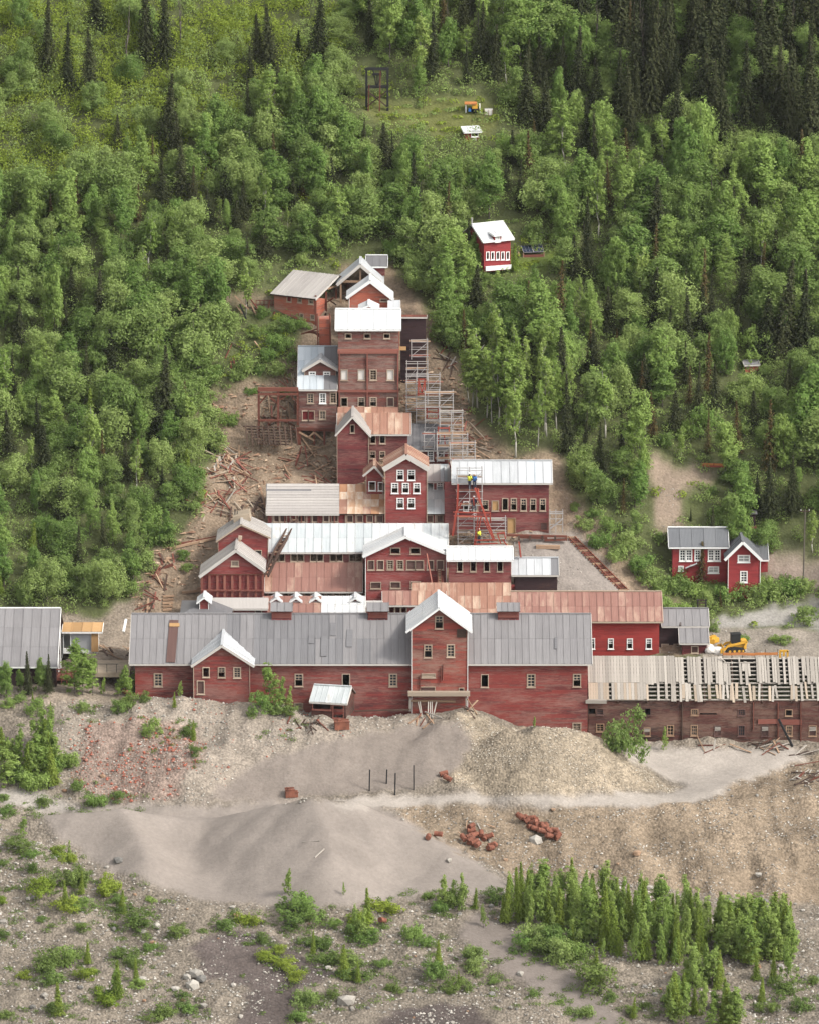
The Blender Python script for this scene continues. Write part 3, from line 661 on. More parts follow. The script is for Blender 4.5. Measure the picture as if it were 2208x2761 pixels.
# central tower
ft = Frame(1185, 1790, -.9)
tw = front_gable(main, ft, XR(ZE, 128), XR(ZE, 452), ZE(287, 172), ZE(97, 310), ZE(478, 310), YR(ZE, 800), 'red_tower', 'white_roof', L=7.0, of=.45, zb=.2, fascia='fasciaw', fh=.2, rows=2,
  holes=[W(ZE, 267, 307, 221, 288, 'half'), W(ZE, 204, 243, 388, 456, 'half'), W(ZE, 335, 374, 386, 453, 'glass'), W(ZE, 190, 262, 556, 572, 'bars'), W(ZE, 180, 262, 632, 652, 'board'), W(ZE, 405, 428, 638, 652, 'open')])
def zp(Z, x, y, Y): return P(*Z(x, y), Y)
piece('ledge_beam', zp(ZE, 108, 668, -1.3), zp(ZE, 466, 668, -1.3), .7, .42, M['plank2'], main)
piece('ledge_beam', zp(ZE, 120, 710, -1.05), zp(ZE, 382, 714, -1.05), .12, .2, M['rawplank'], main)
for x in (118, 444): piece('post', zp(ZE, x, 690, -1.25), zp(ZE, x, 770, -1.25), .14, .14, M['plank'], main)
piece('board_patch', zp(ZE, 390, 318, -.95), zp(ZE, 445, 318, -.95), .05, .9, M['darkplank'], main)
for x0, y0, x1, y1 in ((178, 560, 180, 645), (298, 520, 300, 600), (312, 500, 310, 590)): piece('loose_board', zp(ZE, x0, y0, -1.0), zp(ZE, x1, y1, -1.0), .05, .16, M['redplank'], main)
for x0, x1 in ((165, 185), (176, 190), (225, 222), (236, 236), (246, 246), (272, 250)):
    piece('prop_board', zp(ZE, x0, 718, -1.2), G(*ZE(x1, 812)), .1, .2, M['plank'], main)
# roof vents and patches
for Z, x0, x1 in ((ZD, 862, 992), (ZD, 1420, 1550), (ZE, 620, 757)):
    Yv = 4.9; a, b = zp(Z, x0 + 7, 229, Yv), zp(Z, x1 - 7, 192, Yv); mb = MB(); mb.box((a.x, Yv, a.z - 1.0), (b.x, Yv + 2.2, b.z)); v = mb.build('roof_vent', M['red_maroon'], main)
    nsl = 5
    for k in range(nsl):
        zz = a.z + (b.z - a.z) * (k + .5) / nsl; piece('louver', Vector((a.x + .05, Yv - .03, zz)), Vector((b.x - .05, Yv - .03, zz)), .08, .07, M['redplank'], v)
    t0, t1 = zp(Z, x0, 192, Yv - .25), zp(Z, x1, 192, Yv - .25); run = 1.35
    roof_plane(v, t0, t1, t1 + Vector((0, run, run * .45)), t0 + Vector((0, run, run * .45)), 'grey_roof', .7, 1, .06, name='vent_roof')
    roof_plane(v, t1 + Vector((0, 2 * run, 0)), t0 + Vector((0, 2 * run, 0)), t0 + Vector((0, run, run * .45)), t1 + Vector((0, run, run * .45)), 'grey_roof', 3, 1, .06, name='vent_roof')
def on_main(px, row, lift=.1):                    # point on the front slope of the long roof
    d = ray(px, row); o = fr.w(0, -.4, mi['ze']); n = Vector((0, -.62, 1)).normalized(); t = (o - CAM).dot(n) / d.dot(n); return CAM + d * t + n * lift
piece('roof_patch', on_main(*ZD(283, 490)), on_main(*ZD(303, 245)), .95, .04, M['board'], main, (0, -.62, 1))
piece('roof_patch', on_main(*ZD(275, 275), .16), on_main(*ZD(335, 275), .16), .5, .05, M['ply'], main, (0, -.62, 1))
for x, y0, y1 in ((1225, 335, 260), (1172, 455, 340), (1100, 380, 330), (1320, 400, 300)):
    piece('roof_patch', on_main(*ZD(x, y0)), on_main(*ZD(x + 3, y1)), .62, .03, M['dark_roof'], main, (0, -.62, 1))
piece('roof_patch', on_main(*ZE(964, 412)), on_main(*ZE(966, 345)), .3, .03, M['dark_roof'], main, (0, -.62, 1))

# ------------------------------------------------------------------ far left building, kiosk and deck between
fr = Frame(80, 1797, 0.0)
lb = bld('store_building', 'grey roofed building cut off by the left edge of the picture', fr, 80, 0)
side_gable(lb, fr, -230, 152, 1797.5, 1640, 1900, 'black_wood', 'grey_roof', .62, of=.35, os=.2, rr=156, rl=-240, zb=-.2, sw=.95, rows=3, fascia='white',
  pick=lambda c, r: 'dark_roof' if (.78 < c < .92 and .55 < r < .9 and rnd.random() < .3) else 'grey_roof')
for dy in (3.5, 6.9, 10.2): piece('gable_batten', fr.w(fr.hit((152, 1797))[0] + .08, dy, 3.2), fr.w(fr.hit((152, 1797))[0] + .08, dy, 9.2 - abs(dy - 6.9) * .62), .1, .18, M['white'], lb)
fr = Frame(220, 1730, 9.0)
ki = thing('kiosk', 'small white kiosk with plywood roof between the grey roofs', 'building', P(220, 1752, 10.5))
side_gable(ki, fr, XR(ZH, 700), XR(ZH, 1085), YR(ZH, 590), YR(ZH, 487), YR(ZH, 830), 'siding_white', 'ply', .12, of=.3, rl=XR(ZH, 690), rr=XR(ZH, 1135), sw=1.2, shed=True,
  holes=[W(ZH, 710, 780, 615, 775, 'open', 'white'), W(ZH, 790, 1010, 615, 800, 'open', 'white')], wins=False, fascia='white')
mb = MB(); a, b = fr.hit(ZH(790, 800)), fr.hit(ZH(1010, 615)); mb.box((fr.w(a[0], 0, 0).x, 9.08, a[1]), (fr.w(b[0], 0, 0).x, 9.12, b[1])); mb.build('roller_door', M['door_grey'], ki)
piece('corner_panel', zp(ZH, 1055, 590, 8.9), zp(ZH, 1055, 810, 8.9), .1, .75, M['ply'], ki, (1, 0, 0))
dk = thing('timber_deck', 'red brown timber deck with railing beside the grey roofed building', 'deck', zp(ZH, 740, 1130, 1.0))
d0, d1 = zp(ZH, 628, 1110, 1.0), zp(ZH, 860, 1110, 1.0)
mb = MB(); mb.box((d0.x, 1.0, d0.z - .2), (d1.x, 4.2, d0.z)); mb.build('platform', M['rusttimber'], dk)
for k in range(3): piece('rail', Vector((d0.x, 1.02, d0.z + .3 + .35 * k)), Vector((d1.x, 1.02, d0.z + .3 + .35 * k)), .06, .12, M['redplank'], dk)
for k in range(5):
    x = d0.x + (d1.x - d0.x) * k / 4; piece('post', Vector((x, 1.0, d0.z - 2.4)), Vector((x, 1.0, d0.z + 1.1)), .12, .12, M['rusttimber'], dk)
gr = thing('walkway', 'concrete landing with dark handrail left of the long building', 'walkway', zp(ZH, 1150, 1040, 2.0))
mb = MB(); a = zp(ZH, 1060, 1040, 2.0); b = zp(ZH, 1440, 900, 2.0); mb.box((a.x, 2.0, a.z - .5), (b.x, 7.0, a.z)); mb.build('slab', M['concrete'], gr)
for k in range(3):
    x = a.x + .2 + k * 1.0; piece('post', Vector((x, 2.05, a.z)), Vector((x, 2.05, a.z + .9)), .05, .05, M['black'], gr)
piece('handrail', Vector((a.x, 2.05, a.z + .9)), Vector((a.x + 2.4, 2.05, a.z + .9)), .05, .05, M['black'], gr)

# ------------------------------------------------------------------ small shed in front of the long building
sh = thing('small_shed', 'small weathered shed with mottled metal roof on the tailings', 'shed', G(*ZD(1200, 800)))
fr = Frame(*ZD(1195, 800), G(*ZD(1195, 800)).y, 12)
side_gable(sh, fr, XR(ZD, 1100), XR(ZD, 1300), YR(ZD, 716), YR(ZD, 622), YR(ZD, 812), 'dark_wood', 'shed_roof', .55, of=.2, os=.15, holes=[W(ZD, 1110, 1213, 731, 756, 'open', 'redplank'), W(ZD, 1228, 1284, 742, 806, 'open', 'redplank')], sw=.6)
piece('railing', P(*ZD(1350, 770), -2.2), P(*ZD(1670, 762), -2.2), .1, .15, M['darkplank'])
tag(bpy.data.objects['railing'], 'low dark timber rail along the foot of the long building', 'rail')

# ------------------------------------------------------------------ rust roofed building behind, and its neighbours
fr = Frame(1500, 1676, 14.0)
rb = bld('rust_roofed_building', 'bright red building with long rusty roof and white window frames', fr, 1650, 3)
side_gable(rb, fr, 1390, XR(ZE, 1565), YR(ZE, 250), YR(ZE, 75), YR(ZE, 470), 'red_fresh', 'pink_roof', .55, of=.4, rr=XR(ZE, 1586), rl=1378, zb=2.5, rows=2, fascia='trim',
  holes=[W(ZE, 1160, 1187, 351, 405, 'half', 'white'), W(ZE, 1271, 1296, 352, 405, 'half', 'white'), W(ZE, 1381, 1407, 352, 405, 'half', 'white'), W(ZE, 1491, 1518, 352, 405, 'half', 'white')])
side_gable(rb, fr, 1185, 1389, YR(ZE, 250), YR(ZC, 1105), YR(ZE, 470), 'red_mill', 'rust_roof', .55, of=.4, os=0, rr=1377, rl=1110, zb=2.5, rows=3, shed=True, fascia='trim')
fr = Frame(1850, 1690, 15.0)
gb = bld('grey_roofed_annex', 'dark timber annex with two grey roofs beside the excavated terrace', fr, 1830, 3)
side_gable(gb, fr, XR(ZF, 672), XR(ZF, 992), YR(ZF, 1068), YR(ZF, 950), YR(ZF, 1262), 'black_wood', 'grey_roof', .5, of=.3, rl=XR(ZF, 690), rr=XR(ZF, 1001), zb=3.0,
  holes=[W(ZF, 690, 730, 1188, 1218, 'bars'), W(ZF, 770, 800, 1188, 1216, 'board')])
side_gable(gb, fr, XR(ZF, 825), XR(ZF, 985), YR(ZF, 1180), YR(ZF, 1076), YR(ZF, 1262), 'red_maroon', 'grey_roof', .5, of=.3, back=-2.2, rl=XR(ZF, 805), rr=XR(ZF, 1000), zb=3.0, shed=True,
  holes=[W(ZF, 886, 925, 1202, 1240, 'board')])
mb = MB()
fa = lambda x, y: P(*ZF(x, y), 17.5)
for x in (925, 978): piece('frame_post', fa(x, 985), fa(x, 892), .14, .14, M['black'], gb)
for y in (897, 915, 935, 950): piece('frame_rail', fa(918, y), fa(985, y), .1, .12, M['darkplank'], gb)
for s in (-1, 1): piece('ladder_rail', P(*ZF(811 + s * 4, 1066), 14.6), P(*ZF(811 + s * 4, 955), 18.0), .05, .05, M['darkplank'], gb)
for k in range(8):
    y = 1060 - k * 14; piece('ladder_rung', P(*ZF(806, y), 14.7 + k * .42), P(*ZF(817, y), 14.7 + k * .42), .06, .06, M['darkplank'], gb)
# porch left of the tower
fr = Frame(1100, 1631, 13.4)
po = bld('rusty_porch', 'rusty roofed porch with open bays just left behind the tower', fr, 1080, 4)
side_gable(po, fr, XR(ZC, 235), XR(ZC, 760), YR(ZC, 1260), YR(ZC, 1158), YR(ZC, 1345), 'red_mill', 'rust_roof', .5, of=.3, rl=XR(ZC, 343), rr=XR(ZC, 790), zb=3.0, shed=True,
  holes=[W(ZC, x, x + 32, 1270, 1318, 'open') for x in (393, 435, 478)] , pick=lambda c, r: 'pink_roof' if c < .45 else 'rust_roof')
side_gable(po, fr, XR(ZC, 232), XR(ZC, 345), YR(ZC, 1262), YR(ZC, 1228), YR(ZC, 1345), 'red_mill', 'tan_roof', .4, of=.3, back=-.6, rl=XR(ZC, 230), rr=XR(ZC, 343), zb=3.0, shed=True)

# ------------------------------------------------------------------ buildings on the second terrace
fr = Frame(1270, 1510, 19.0)
b = bld('white_roofed_annex', 'red annex with plain white roof and four tall dark windows', fr, 1290, 7)
side_gable(b, fr, XR(ZC, 806), XR(ZC, 1246), YR(ZC, 941), YR(ZC, 846), YR(ZC, 1125), 'red_maroon', 'white_roof', .55, of=.3, rl=XR(ZC, 794), rr=XR(ZC, 1260), zb=6.5, fascia='fasciaw', sw=.8,
  holes=[W(ZC, x, x + 33, 950, 1018, 'open') for x in (869, 963, 1058, 1151)])
fr = Frame(1450, 1551, 19.2)
b = bld('grey_lean_to', 'low dark shed with grey metal roof at the edge of the yard', fr, 1440, 7)
side_gable(b, fr, XR(ZC, 1270), XR(ZC, 1570), YR(ZC, 1047), YR(ZC, 924), YR(ZC, 1150), 'black_wood', 'silver_roof', .55, of=.3, rl=XR(ZC, 1250), rr=XR(ZC, 1582), zb=6.5, pick=lambda c, r: 'dark_roof' if c > .86 else ('grey_roof' if rnd.random() < .4 else 'silver_roof'))
fr = Frame(600, 1610, 20.0)
g1 = bld('buttressed_gable_building', 'red gable end with vertical timber buttresses and small square window', fr, 628, 7)
gi = front_gable(g1, fr, XR(ZB, 120), XR(ZB, 570), ZB(370, 893), ZB(104, 1085), ZB(584, 1045), YR(ZB, 1260), 'red_mill', 'tan_roof', L=4.6, of=.4, zb=6.0, holes=[W(ZB, 340, 386, 980, 1011, 'glass')], fh=.34)
for x in (122, 178, 235, 288, 343, 400, 458, 515, 566): piece('buttress', zp(ZB, x, 1240, 19.85), zp(ZB, x, 1078, 19.85), .25, .14, M['redplank'], g1)
piece('waling', zp(ZB, 115, 1190, 19.7), zp(ZB, 572, 1192, 19.7), .14, .16, M['redplank'], g1)
piece('plate', zp(ZB, 118, 1076, 19.8), zp(ZB, 572, 1074, 19.8), .2, .1, M['rusttimber'], g1)
fr = Frame(640, 1642, 16.4)
b = bld('grey_roofed_lean_to', 'lean-to with plain grey roof below the buttressed gable', fr, 650, 5)
side_gable(b, fr, XR(ZB, 190), XR(ZB, 598), YR(ZB, 1325), YR(ZB, 1246), YR(ZB, 1380), 'red_maroon', 'tan_roof', .5, of=.3, rl=XR(ZB, 150), rr=XR(ZB, 601), zb=4, shed=True, horiz=True, sw=1.2,
  holes=[W(ZB, 318, 349, 1333, 1362, 'open'), W(ZB, 513, 553, 1333, 1362, 'open')])
# hipped roof with a lantern
hp = thing('hipped_roof_building', 'grey hipped roof with small red lantern behind the long roof', 'building', P(550, 1690, 15.5))
x0, x1 = P(*ZD(335, 215), 13.2).x, P(*ZD(640, 215), 13.2).x; zb_ = P(*ZD(475, 214), 13.2).z; ap = P(*ZD(478, 128), 16.4)
cs = [Vector((x0, 13.2, zb_)), Vector((x1, 13.2, zb_)), Vector((x1, 19.6, zb_)), Vector((x0, 19.6, zb_))]
obj('roof', mesh('hip', cs + [ap], [(0, 1, 4), (1, 2, 4), (2, 3, 4), (3, 0, 4), (3, 2, 1, 0)]), M['dark_roof'], hp)
mb = MB(); mb.box((x0 + .3, 13.5, 3), (x1 - .3, 19.3, zb_ - .02)); mb.build('wall', M['red_maroon'], hp)
front_gable(hp, Frame(550, 1640, 14.6), XR(ZD, 452), XR(ZD, 503), ZD(478, 110), ZD(434, 142), ZD(521, 142), YR(ZD, 190), 'red_mill', 'white_roof', L=2.4, of=.25, fascia='fasciaw', fh=.16)
# pink rust roof and its clerestory, then the roof with four dormers
fr = Frame(850, 1595, 21.6)
b = bld('rust_shed_roof_building', 'wide red brown rusted roof above a row of dark openings', fr, 850, 8)
side_gable(b, fr, XR(ZB, 596), XR(ZB, 1290), YR(ZB, 1200), YR(ZB, 993), YR(ZB, 1250), 'red_maroon', 'pink_roof', .58, of=.4, rl=XR(ZB, 578), rr=XR(ZB, 1288), zb=7.6, shed=True, rows=2,
  pick=lambda c, r: 'rust_roof' if (c < .05 or (.20 < c < .24 and r > .5)) else 'pink_roof', holes=[W(ZB, 607 + 53 * k, 607 + 53 * k + 36, 1204, 1229, 'open') for k in range(13)])
fr = Frame(856, 1655, 17.0)
dm = bld('dormered_building', 'low building whose rust and white roof carries four small dormers', fr, 856, 6)
di = side_gable(dm, fr, XR(ZB, 600), XR(ZB, 1300), YR(ZB, 1352), YR(ZB, 1236), YR(ZB, 1400), 'red_maroon', 'rust_roof', .42, of=.3, rl=XR(ZB, 566), rr=XR(ZB, 1306), zb=5, shed=True, rows=2,
  pick=lambda c, r: 'white_roof' if (c > .60 or r < .2) else 'pink_roof', fascia='white')
for x, ww in ((663, 46), (806, 46), (949, 46), (1236, 46)):
    yd = 18.4
    front_gable(dm, Frame(*ZB(x, 1300), yd), XR(ZB, x - 33), XR(ZB, x + 33), ZB(x, 1246), ZB(x - 46, 1274), ZB(x + 46, 1274), YR(ZB, 1308), 'red_mill', 'white_roof', L=2.2, of=.2, fascia='fasciaw', fh=.16,
      holes=[W(ZB, x - 21, x + 21, 1277, 1300, 'glass', 'white')], sw=.5)
piece('loose_roof_sheet', zp(ZB, 1040, 1320, 17.6), zp(ZB, 1150, 1240, 20.4), 1.6, .05, M['white_roof'], dm)
# big central gable
fr = Frame(1090, 1600, 20.5)
cg = bld('central_gable_building', 'wide red gable with pale roof and rows of boarded windows', fr, 1095, 7)
front_gable(cg, fr, XR(ZC, 226), XR(ZC, 789), ZC(505, 772), ZC(206, 910), ZC(793, 890), YR(ZC, 1290), 'red_mill', 'white_roof', L=4.2, of=.45, zb=6.0, fascia='fasciaw', fh=.3, rows=1,
  holes=[W(ZC, 404, 465, 858, 894, 'open'), W(ZC, 541, 602, 858, 894, 'open'), W(ZC, 245, 283, 946, 1006, 'board'), W(ZC, 311, 350, 946, 1006, 'board'), W(ZC, 380, 418, 946, 1004, 'bars'), W(ZC, 449, 488, 946, 1004, 'bars'),
         W(ZC, 516, 568, 946, 1004, 'board'), W(ZC, 576, 628, 946, 1004, 'board'), W(ZC, 658, 698, 946, 1004, 'board'), W(ZC, 726, 768, 946, 1004, 'door'), W(ZC, 265, 330, 1100, 1138, 'board'), W(ZC, 403, 467, 1098, 1136, 'board'), W(ZC, 542, 605, 1096, 1134, 'board'), W(ZC, 243, 282, 1172, 1222, 'board')])
st = thing('outside_stair', 'narrow timber stair against the central gable', 'stair', zp(ZC, 740, 1140, 19.6))
for s in (728, 752): piece('stringer', zp(ZC, s, 1005, 20.2), zp(ZC, s + 8, 1150, 18.4), .08, .2, M['rusttimber'], st)
for k in range(12):
    y = 1012 + k * 11; piece('step', zp(ZC, 728, y, 20.15 - k * .14), zp(ZC, 756, y, 20.15 - k * .14), .25, .05, M['rawplank'], st)
for k, (xa, ya, xb, yb) in enumerate(((652, 895, 705, 1190), (600, 1105, 645, 1225), (765, 1050, 770, 1150))):
    piece('ladder_beam', zp(ZC, xa, ya, 19.9), zp(ZC, xb, yb, 18.6), .12, .12, M['redplank' if k != 1 else 'darkplank'])
    tag(bpy.data.objects['ladder_beam' + ('' if k == 0 else '.%03d' % k)], ('long red pole leaning on the central gable', 'dark slanting pole at the foot of the central gable', 'short red pole beside the outside stair')[k], 'pole')

# ------------------------------------------------------------------ third terrace
fr = Frame(1000, 1489, 25.4)
b = bld('pale_roofed_building', 'long pale galvanised roof over paired dark windows', fr, 960, 10)
wl_holes = []
for x0, x1 in ((640, 722), (772, 861), (914, 1001), (1056, 1142), (1196, 1283)):
    m_ = (x0 + x1) / 2; wl_holes += [W(ZB, x0, m_ - 4, 921, 976, 'open'), W(ZB, m_ + 4, x1, 921, 976, 'open')]
side_gable(b, fr, XR(ZB, 600), XR(ZC, 803), YR(ZB, 915), YR(ZB, 708), YR(ZB, 1010), 'red_maroon', 'pale_roof', .58, of=.35, rl=XR(ZB, 512), rr=XR(ZC, 805), zb=9.5, shed=True, holes=wl_holes, rows=2, sw=.9,
  pick=lambda c, r: 'white_roof' if .62 < c < .86 and r < .8 else 'pale_roof')
fr = Frame(655, 1500, 24.4)
g2 = bld('upper_left_gable_building', 'red gable with three windows behind the buttressed one', fr, 657, 10)
front_gable(g2, fr, XR(ZB, 242), XR(ZB, 604), ZB(408, 712), ZB(226, 834), ZB(622, 808), YR(ZB, 1010), 'red_mill', 'tan_roof', L=5.0, of=.35, zb=9.0,
  holes=[W(ZB, 284, 328, 908, 955, 'open'), W(ZB, 434, 476, 904, 958, 'open'), W(ZB, 512, 553, 902, 955, 'open')], fascia='trim', fh=.16)
piece('flue', zp(ZB, 370, 890, 23.9), zp(ZB, 402, 812, 23.9), .3, .3, M['rawplank'], g2)
piece('flue_cap', zp(ZB, 400, 818, 23.9), zp(ZB, 402, 795, 23.9), .4, .4, M['trim'], g2)
cb = thing('concrete_block', 'tilted stained concrete slab above the red gable', 'slab', zp(ZB, 410, 690, 28.2))
piece('slab', zp(ZB, 355, 665, 28.2), zp(ZB, 475, 640, 28.2), 2.6, .8, M['concrete'], cb)
for x in (360, 372, 385): piece('rod', zp(ZB, x, 650, 28.0), zp(ZB, x - 8 + (x % 7) * 3, 600, 28.0), .07, .07, M['black'], cb)
cv = thing('conveyor', 'dark timber conveyor gallery lying across the pale roof', 'conveyor', zp(ZB, 600, 985, 23.5))
pa, pb = [], []
for off, lst in ((0, pa), (38, pb)):
    lst += [zp(ZB, 782 + off, 672, 30.2), zp(ZB, 640 + off, 925, 24.0), zp(ZB, 572 + off * .8, 1085, 20.8)]
    piece('rail', lst[0], lst[1], .16, .35, M['darkplank'], cv); piece('rail', lst[1], lst[2], .16, .35, M['darkplank'], cv)
for k in range(13):
    t = (k + .3) / 13; piece('cross_tie', pa[0].lerp(pa[1], t), pb[0].lerp(pb[1], t), .14, .12, M['darkplank' if k % 3 else 'rawplank'], cv)
for k in range(6):
    t = (k + .5) / 6; piece('cross_tie', pa[1].lerp(pa[2], t), pb[1].lerp(pb[2], t), .14, .12, M['darkplank'], cv)
piece('trough', pa[0].lerp(pb[0], .5) + Vector((0, 0, -.2)), pa[1].lerp(pb[1], .5) + Vector((0, 0, -.2)), .5, .06, M['rusttimber'], cv)

fr = Frame(965, 1386, 30.3)
gr_ = bld('patched_roof_building', 'low building with half grey, half rusty roof over narrow bays', fr, 850, 14)
bays = []
for k, x in enumerate((637, 694, 826, 920, 1004, 1066)): bays.append(W(ZB, x, x + 42, 645, 688, 'board'))
for k in range(10): bays.append(W(ZC, 98 + 70 * k, 98 + 70 * k + 36, 629, 672, 'board'))
def pick_gr(c, r):
    if c < .40: return 'tan_roof'
    if c < .66: return 'patch_roof' if rnd.random() < .6 else 'rust_roof'
    return 'shed_roof'
i0, i1, i2, i3 = XR(ZB, 590), XR(ZB, 1118), XR(ZC, 655), XR(ZC, 805)
gri = side_gable(gr_, fr, XR(ZB, 600), XR(ZC, 803), YR(ZB, 636), YR(ZB, 426), YR(ZB, 720), 'red_mill', 'tan_roof', .58, of=.35, rl=i0, rr=i1, zb=13.5, shed=True, holes=bays, horiz=True, sw=.42)
zt_ = dict(ze=gri['ze'], zr=gri['zr'], br=gri['br'])
for xa, xb, mm in ((i1 + .5, i2, 'patch_roof'), (i2 + .5, i3, 'shed_roof')):
    aa, bb = fr.hit((xa, YR(ZB, 636)), -.35)[0], fr.hit((xb, YR(ZB, 636)), -.35)[0]
    roof_plane(gr_, fr.w(aa, -.35, zt_['ze']), fr.w(bb, -.35, zt_['ze']), fr.w(bb, zt_['br'], zt_['zr']), fr.w(aa, zt_['br'], zt_['zr']), [mm, mm, 'rust_roof' if mm == 'patch_roof' else mm], .85, 4)
for k in range(24):
    x = 600 + k * 57 if k < 10 else None
    q = ZB(605 + k * 40, 660) if k < 13 else ZC(85 + (k - 13) * 70, 650)
    p_ = P(*q, 30.2); piece('bay_post', Vector((p_.x, 30.2, fr.hit(ZB(600, 690))[1] - .6)), Vector((p_.x, 30.2, fr.hit(ZB(600, 640))[1])), .1, .12, M['trim' if k % 3 else 'redplank'], gr_)
piece('ridge_flashing', fr.w(fr.hit((i0, 1300), gri['br'])[0], gri['br'] - .5, gri['zr'] - .16), fr.w(fr.hit((XR(ZB, 918), 1300), gri['br'])[0], gri['br'] - .5, gri['zr'] - .16), 1.1, .09, M['dark_roof'], gr_, (0, -.58, 1))

fr = Frame(1094, 1380, 29.9)
ct = bld('tall_gable_building', 'red gabled house front with seven white framed windows', fr, 1094, 15)
front_gable(ct, fr, XR(ZC, 363), XR(ZC, 654), ZC(510, 196), ZC(350, 290), ZC(668, 290), YR(ZC, 640), 'red_mill', 'rust_roof', L=4.5, of=.5, zb=13.5, fascia='fascia', fh=.55,
  holes=[W(ZC, x, x + 40, y, y + 64, 'half', 'white') for x, y in ((449, 310), (525, 310), (411, 402), (487, 402), (563, 402), (449, 508), (525, 508))])
fr = Frame(1008, 1310, 32.6)
sg = bld('small_gable_building', 'small narrow red gable left of the seven windowed front', fr, 1008, 18)
front_gable(sg, fr, XR(ZC, 230), XR(ZC, 345), ZC(287, 278), ZC(208, 345), ZC(352, 352), YR(ZC, 470), 'red_mill', 'rust_roof', L=3.0, of=.3, zb=16, holes=[W(ZC, 252, 292, 390, 447, 'open', 'white'), W(ZC, 318, 344, 396, 448, 'open', 'white')], fascia='fascia', fh=.22)
fr = Frame(1180, 1300, 33.2)
b = bld('pale_patched_annex', 'pale stained roof piece with two windows right of the tall gable', fr, 1180, 18)
side_gable(b, fr, XR(ZC, 640), XR(ZC, 800), YR(ZC, 388), YR(ZC, 266), YR(ZC, 480), 'red_mill', ['shed_roof', 'pale_roof', 'tan_roof'], .5, of=.3, rl=XR(ZC, 655), rr=XR(ZC, 845), zb=16.5, shed=True, holes=[W(ZC, 662, 697, 397, 452, 'open', 'white'), W(ZC, 727, 765, 397, 450, 'half', 'white')])
fr = Frame(1340, 1302, 29.6)
rbd = bld('right_wing_building', 'maroon wing with pale grey roof and row of tall windows right of the scaffold', fr, 1350, 14)
side_gable(rbd, fr, XR(ZC, 778), XR(ZC, 1512), YR(ZC, 399), YR(ZC, 240), YR(ZC, 770), 'red_maroon', ['silver_roof', 'silver_roof', 'galv_roof'], .5, of=.35, rl=XR(ZC, 828), rr=XR(ZC, 1537), zb=12.5, sw=.9, fascia='fascia',
  holes=[W(ZC, 914, 942, 530, 592, 'half', 'white'), W(ZC, 974, 1008, 530, 590, 'half'), W(ZC, 1044, 1082, 524, 582, 'half'), W(ZC, 1114, 1155, 526, 590, 'ply'), W(ZC, 1186, 1221, 509, 586, 'open'), W(ZC, 1247, 1281, 509, 586, 'half')] + [W(ZC, x, x + 34, 512, 590, 'half') for x in (1316, 1383, 1451)] + [W(ZC, 1222, 1274, 648, 752, 'ply', 'rawplank'), W(ZC, 1455, 1496, 680, 728, 'board', 'redplank')])
# ------------------------------------------------------------------ upper mill
fr = Frame(954, 1300, 37.0)
b = bld('narrow_gable_tower', 'tall plain red gable tower with one slit window', fr, 954, 18)
front_gable(b, fr, XR(ZA, 736), XR(ZA, 950), ZA(840, 1176), ZA(722, 1303), ZA(965, 1310), YR(ZB, 470), 'red_maroon', 'tan_roof', L=5.0, of=.3, zb=15.5, holes=[W(ZA, 828, 850, 1233, 1282, 'open')], fascia='fascia', fh=.18)
fr = Frame(1050, 1172, 39.2)
b = bld('rust_canopy_building', 'red storey with rusty sheet roof below the great tower', fr, 1050, 20)
ui = side_gable(b, fr, XR(ZA, 946), XR(ZA, 1214), YR(ZA, 1296), YR(ZA, 1150), YR(ZC, 262), 'red_maroon', 'rust_roof', .5, of=.3, rl=XR(ZA, 733), rr=XR(ZA, 1232), zb=17.5, shed=True,
  holes=[W(ZC, 261, 293, 63, 116, 'open'), W(ZC, 328, 361, 63, 116, 'open'), W(ZC, 259, 292, 176, 222, 'half'), W(ZC, 328, 360, 178, 220, 'half')])
p0, p1 = P(*ZA(735, 1254), 40.4), P(*ZA(1152, 1254), 40.4); q0 = P(*ZA(735, 1113), 44.3); q1 = P(*ZA(1150, 1113), 44.3)
roof_plane(b, p0, p1, Vector((p1.x, 44.3, q0.z)), Vector((p0.x, 44.3, q0.z)), ['rust_roof', 'rust_roof', 'patch_roof'], .75, 2)
fr = Frame(1150, 1212, 38.6)
b = bld('dark_roofed_annex', 'dark grey roof beneath the scaffolding on the right slope', fr, 1150, 20)
side_gable(b, fr, XR(ZC, 516), XR(ZC, 800), YR(ZC, 166), YR(ZC, -20), YR(ZC, 260), 'red_maroon', 'dark_roof', .5, of=.3, os=.1, zb=17.5, shed=True, holes=[W(ZC, 663, 697, 174, 238, 'glass', 'white'), W(ZC, 735, 770, 174, 235, 'open', 'white')])
fr = Frame(994, 889, 45.5)
tw_ = bld('great_mill_tower', 'tall weathered mill tower with blank white roof at the top', fr, 994, 24)
th = [W(ZA, x, x + 36, 611, 637, 'open') for x in (793, 922, 1055)] + [W(ZA, x, x + 40, 857, 922, s) for x, s in ((764, 'tarp'), (880, 'tarp'), (961, 'bars'), (1078, 'tarp'))] + [W(ZA, x, x + 38, 1047, 1102, s) for x, s in ((764, 'open'), (881, 'half'), (962, 'half'), (1079, 'board'))]
ti = side_gable(tw_, fr, XR(ZA, 741), XR(ZA, 1154), YR(ZA, 580), YR(ZA, 438), YR(ZA, 1180), 'brown_red', 'white_roof', .6, of=.35, rl=XR(ZA, 722), rr=XR(ZA, 1168), zb=21, holes=th, fascia='fasciaw', sw=.75)
zA = lambda x, y, Y=45.4: P(*ZA(x, y), Y)
for y, hgt in ((722, .3), (738, .16), (1000, .26)): piece('belt_board', zA(738, y), zA(1156, y), .16, hgt, M['redplank'], tw_)
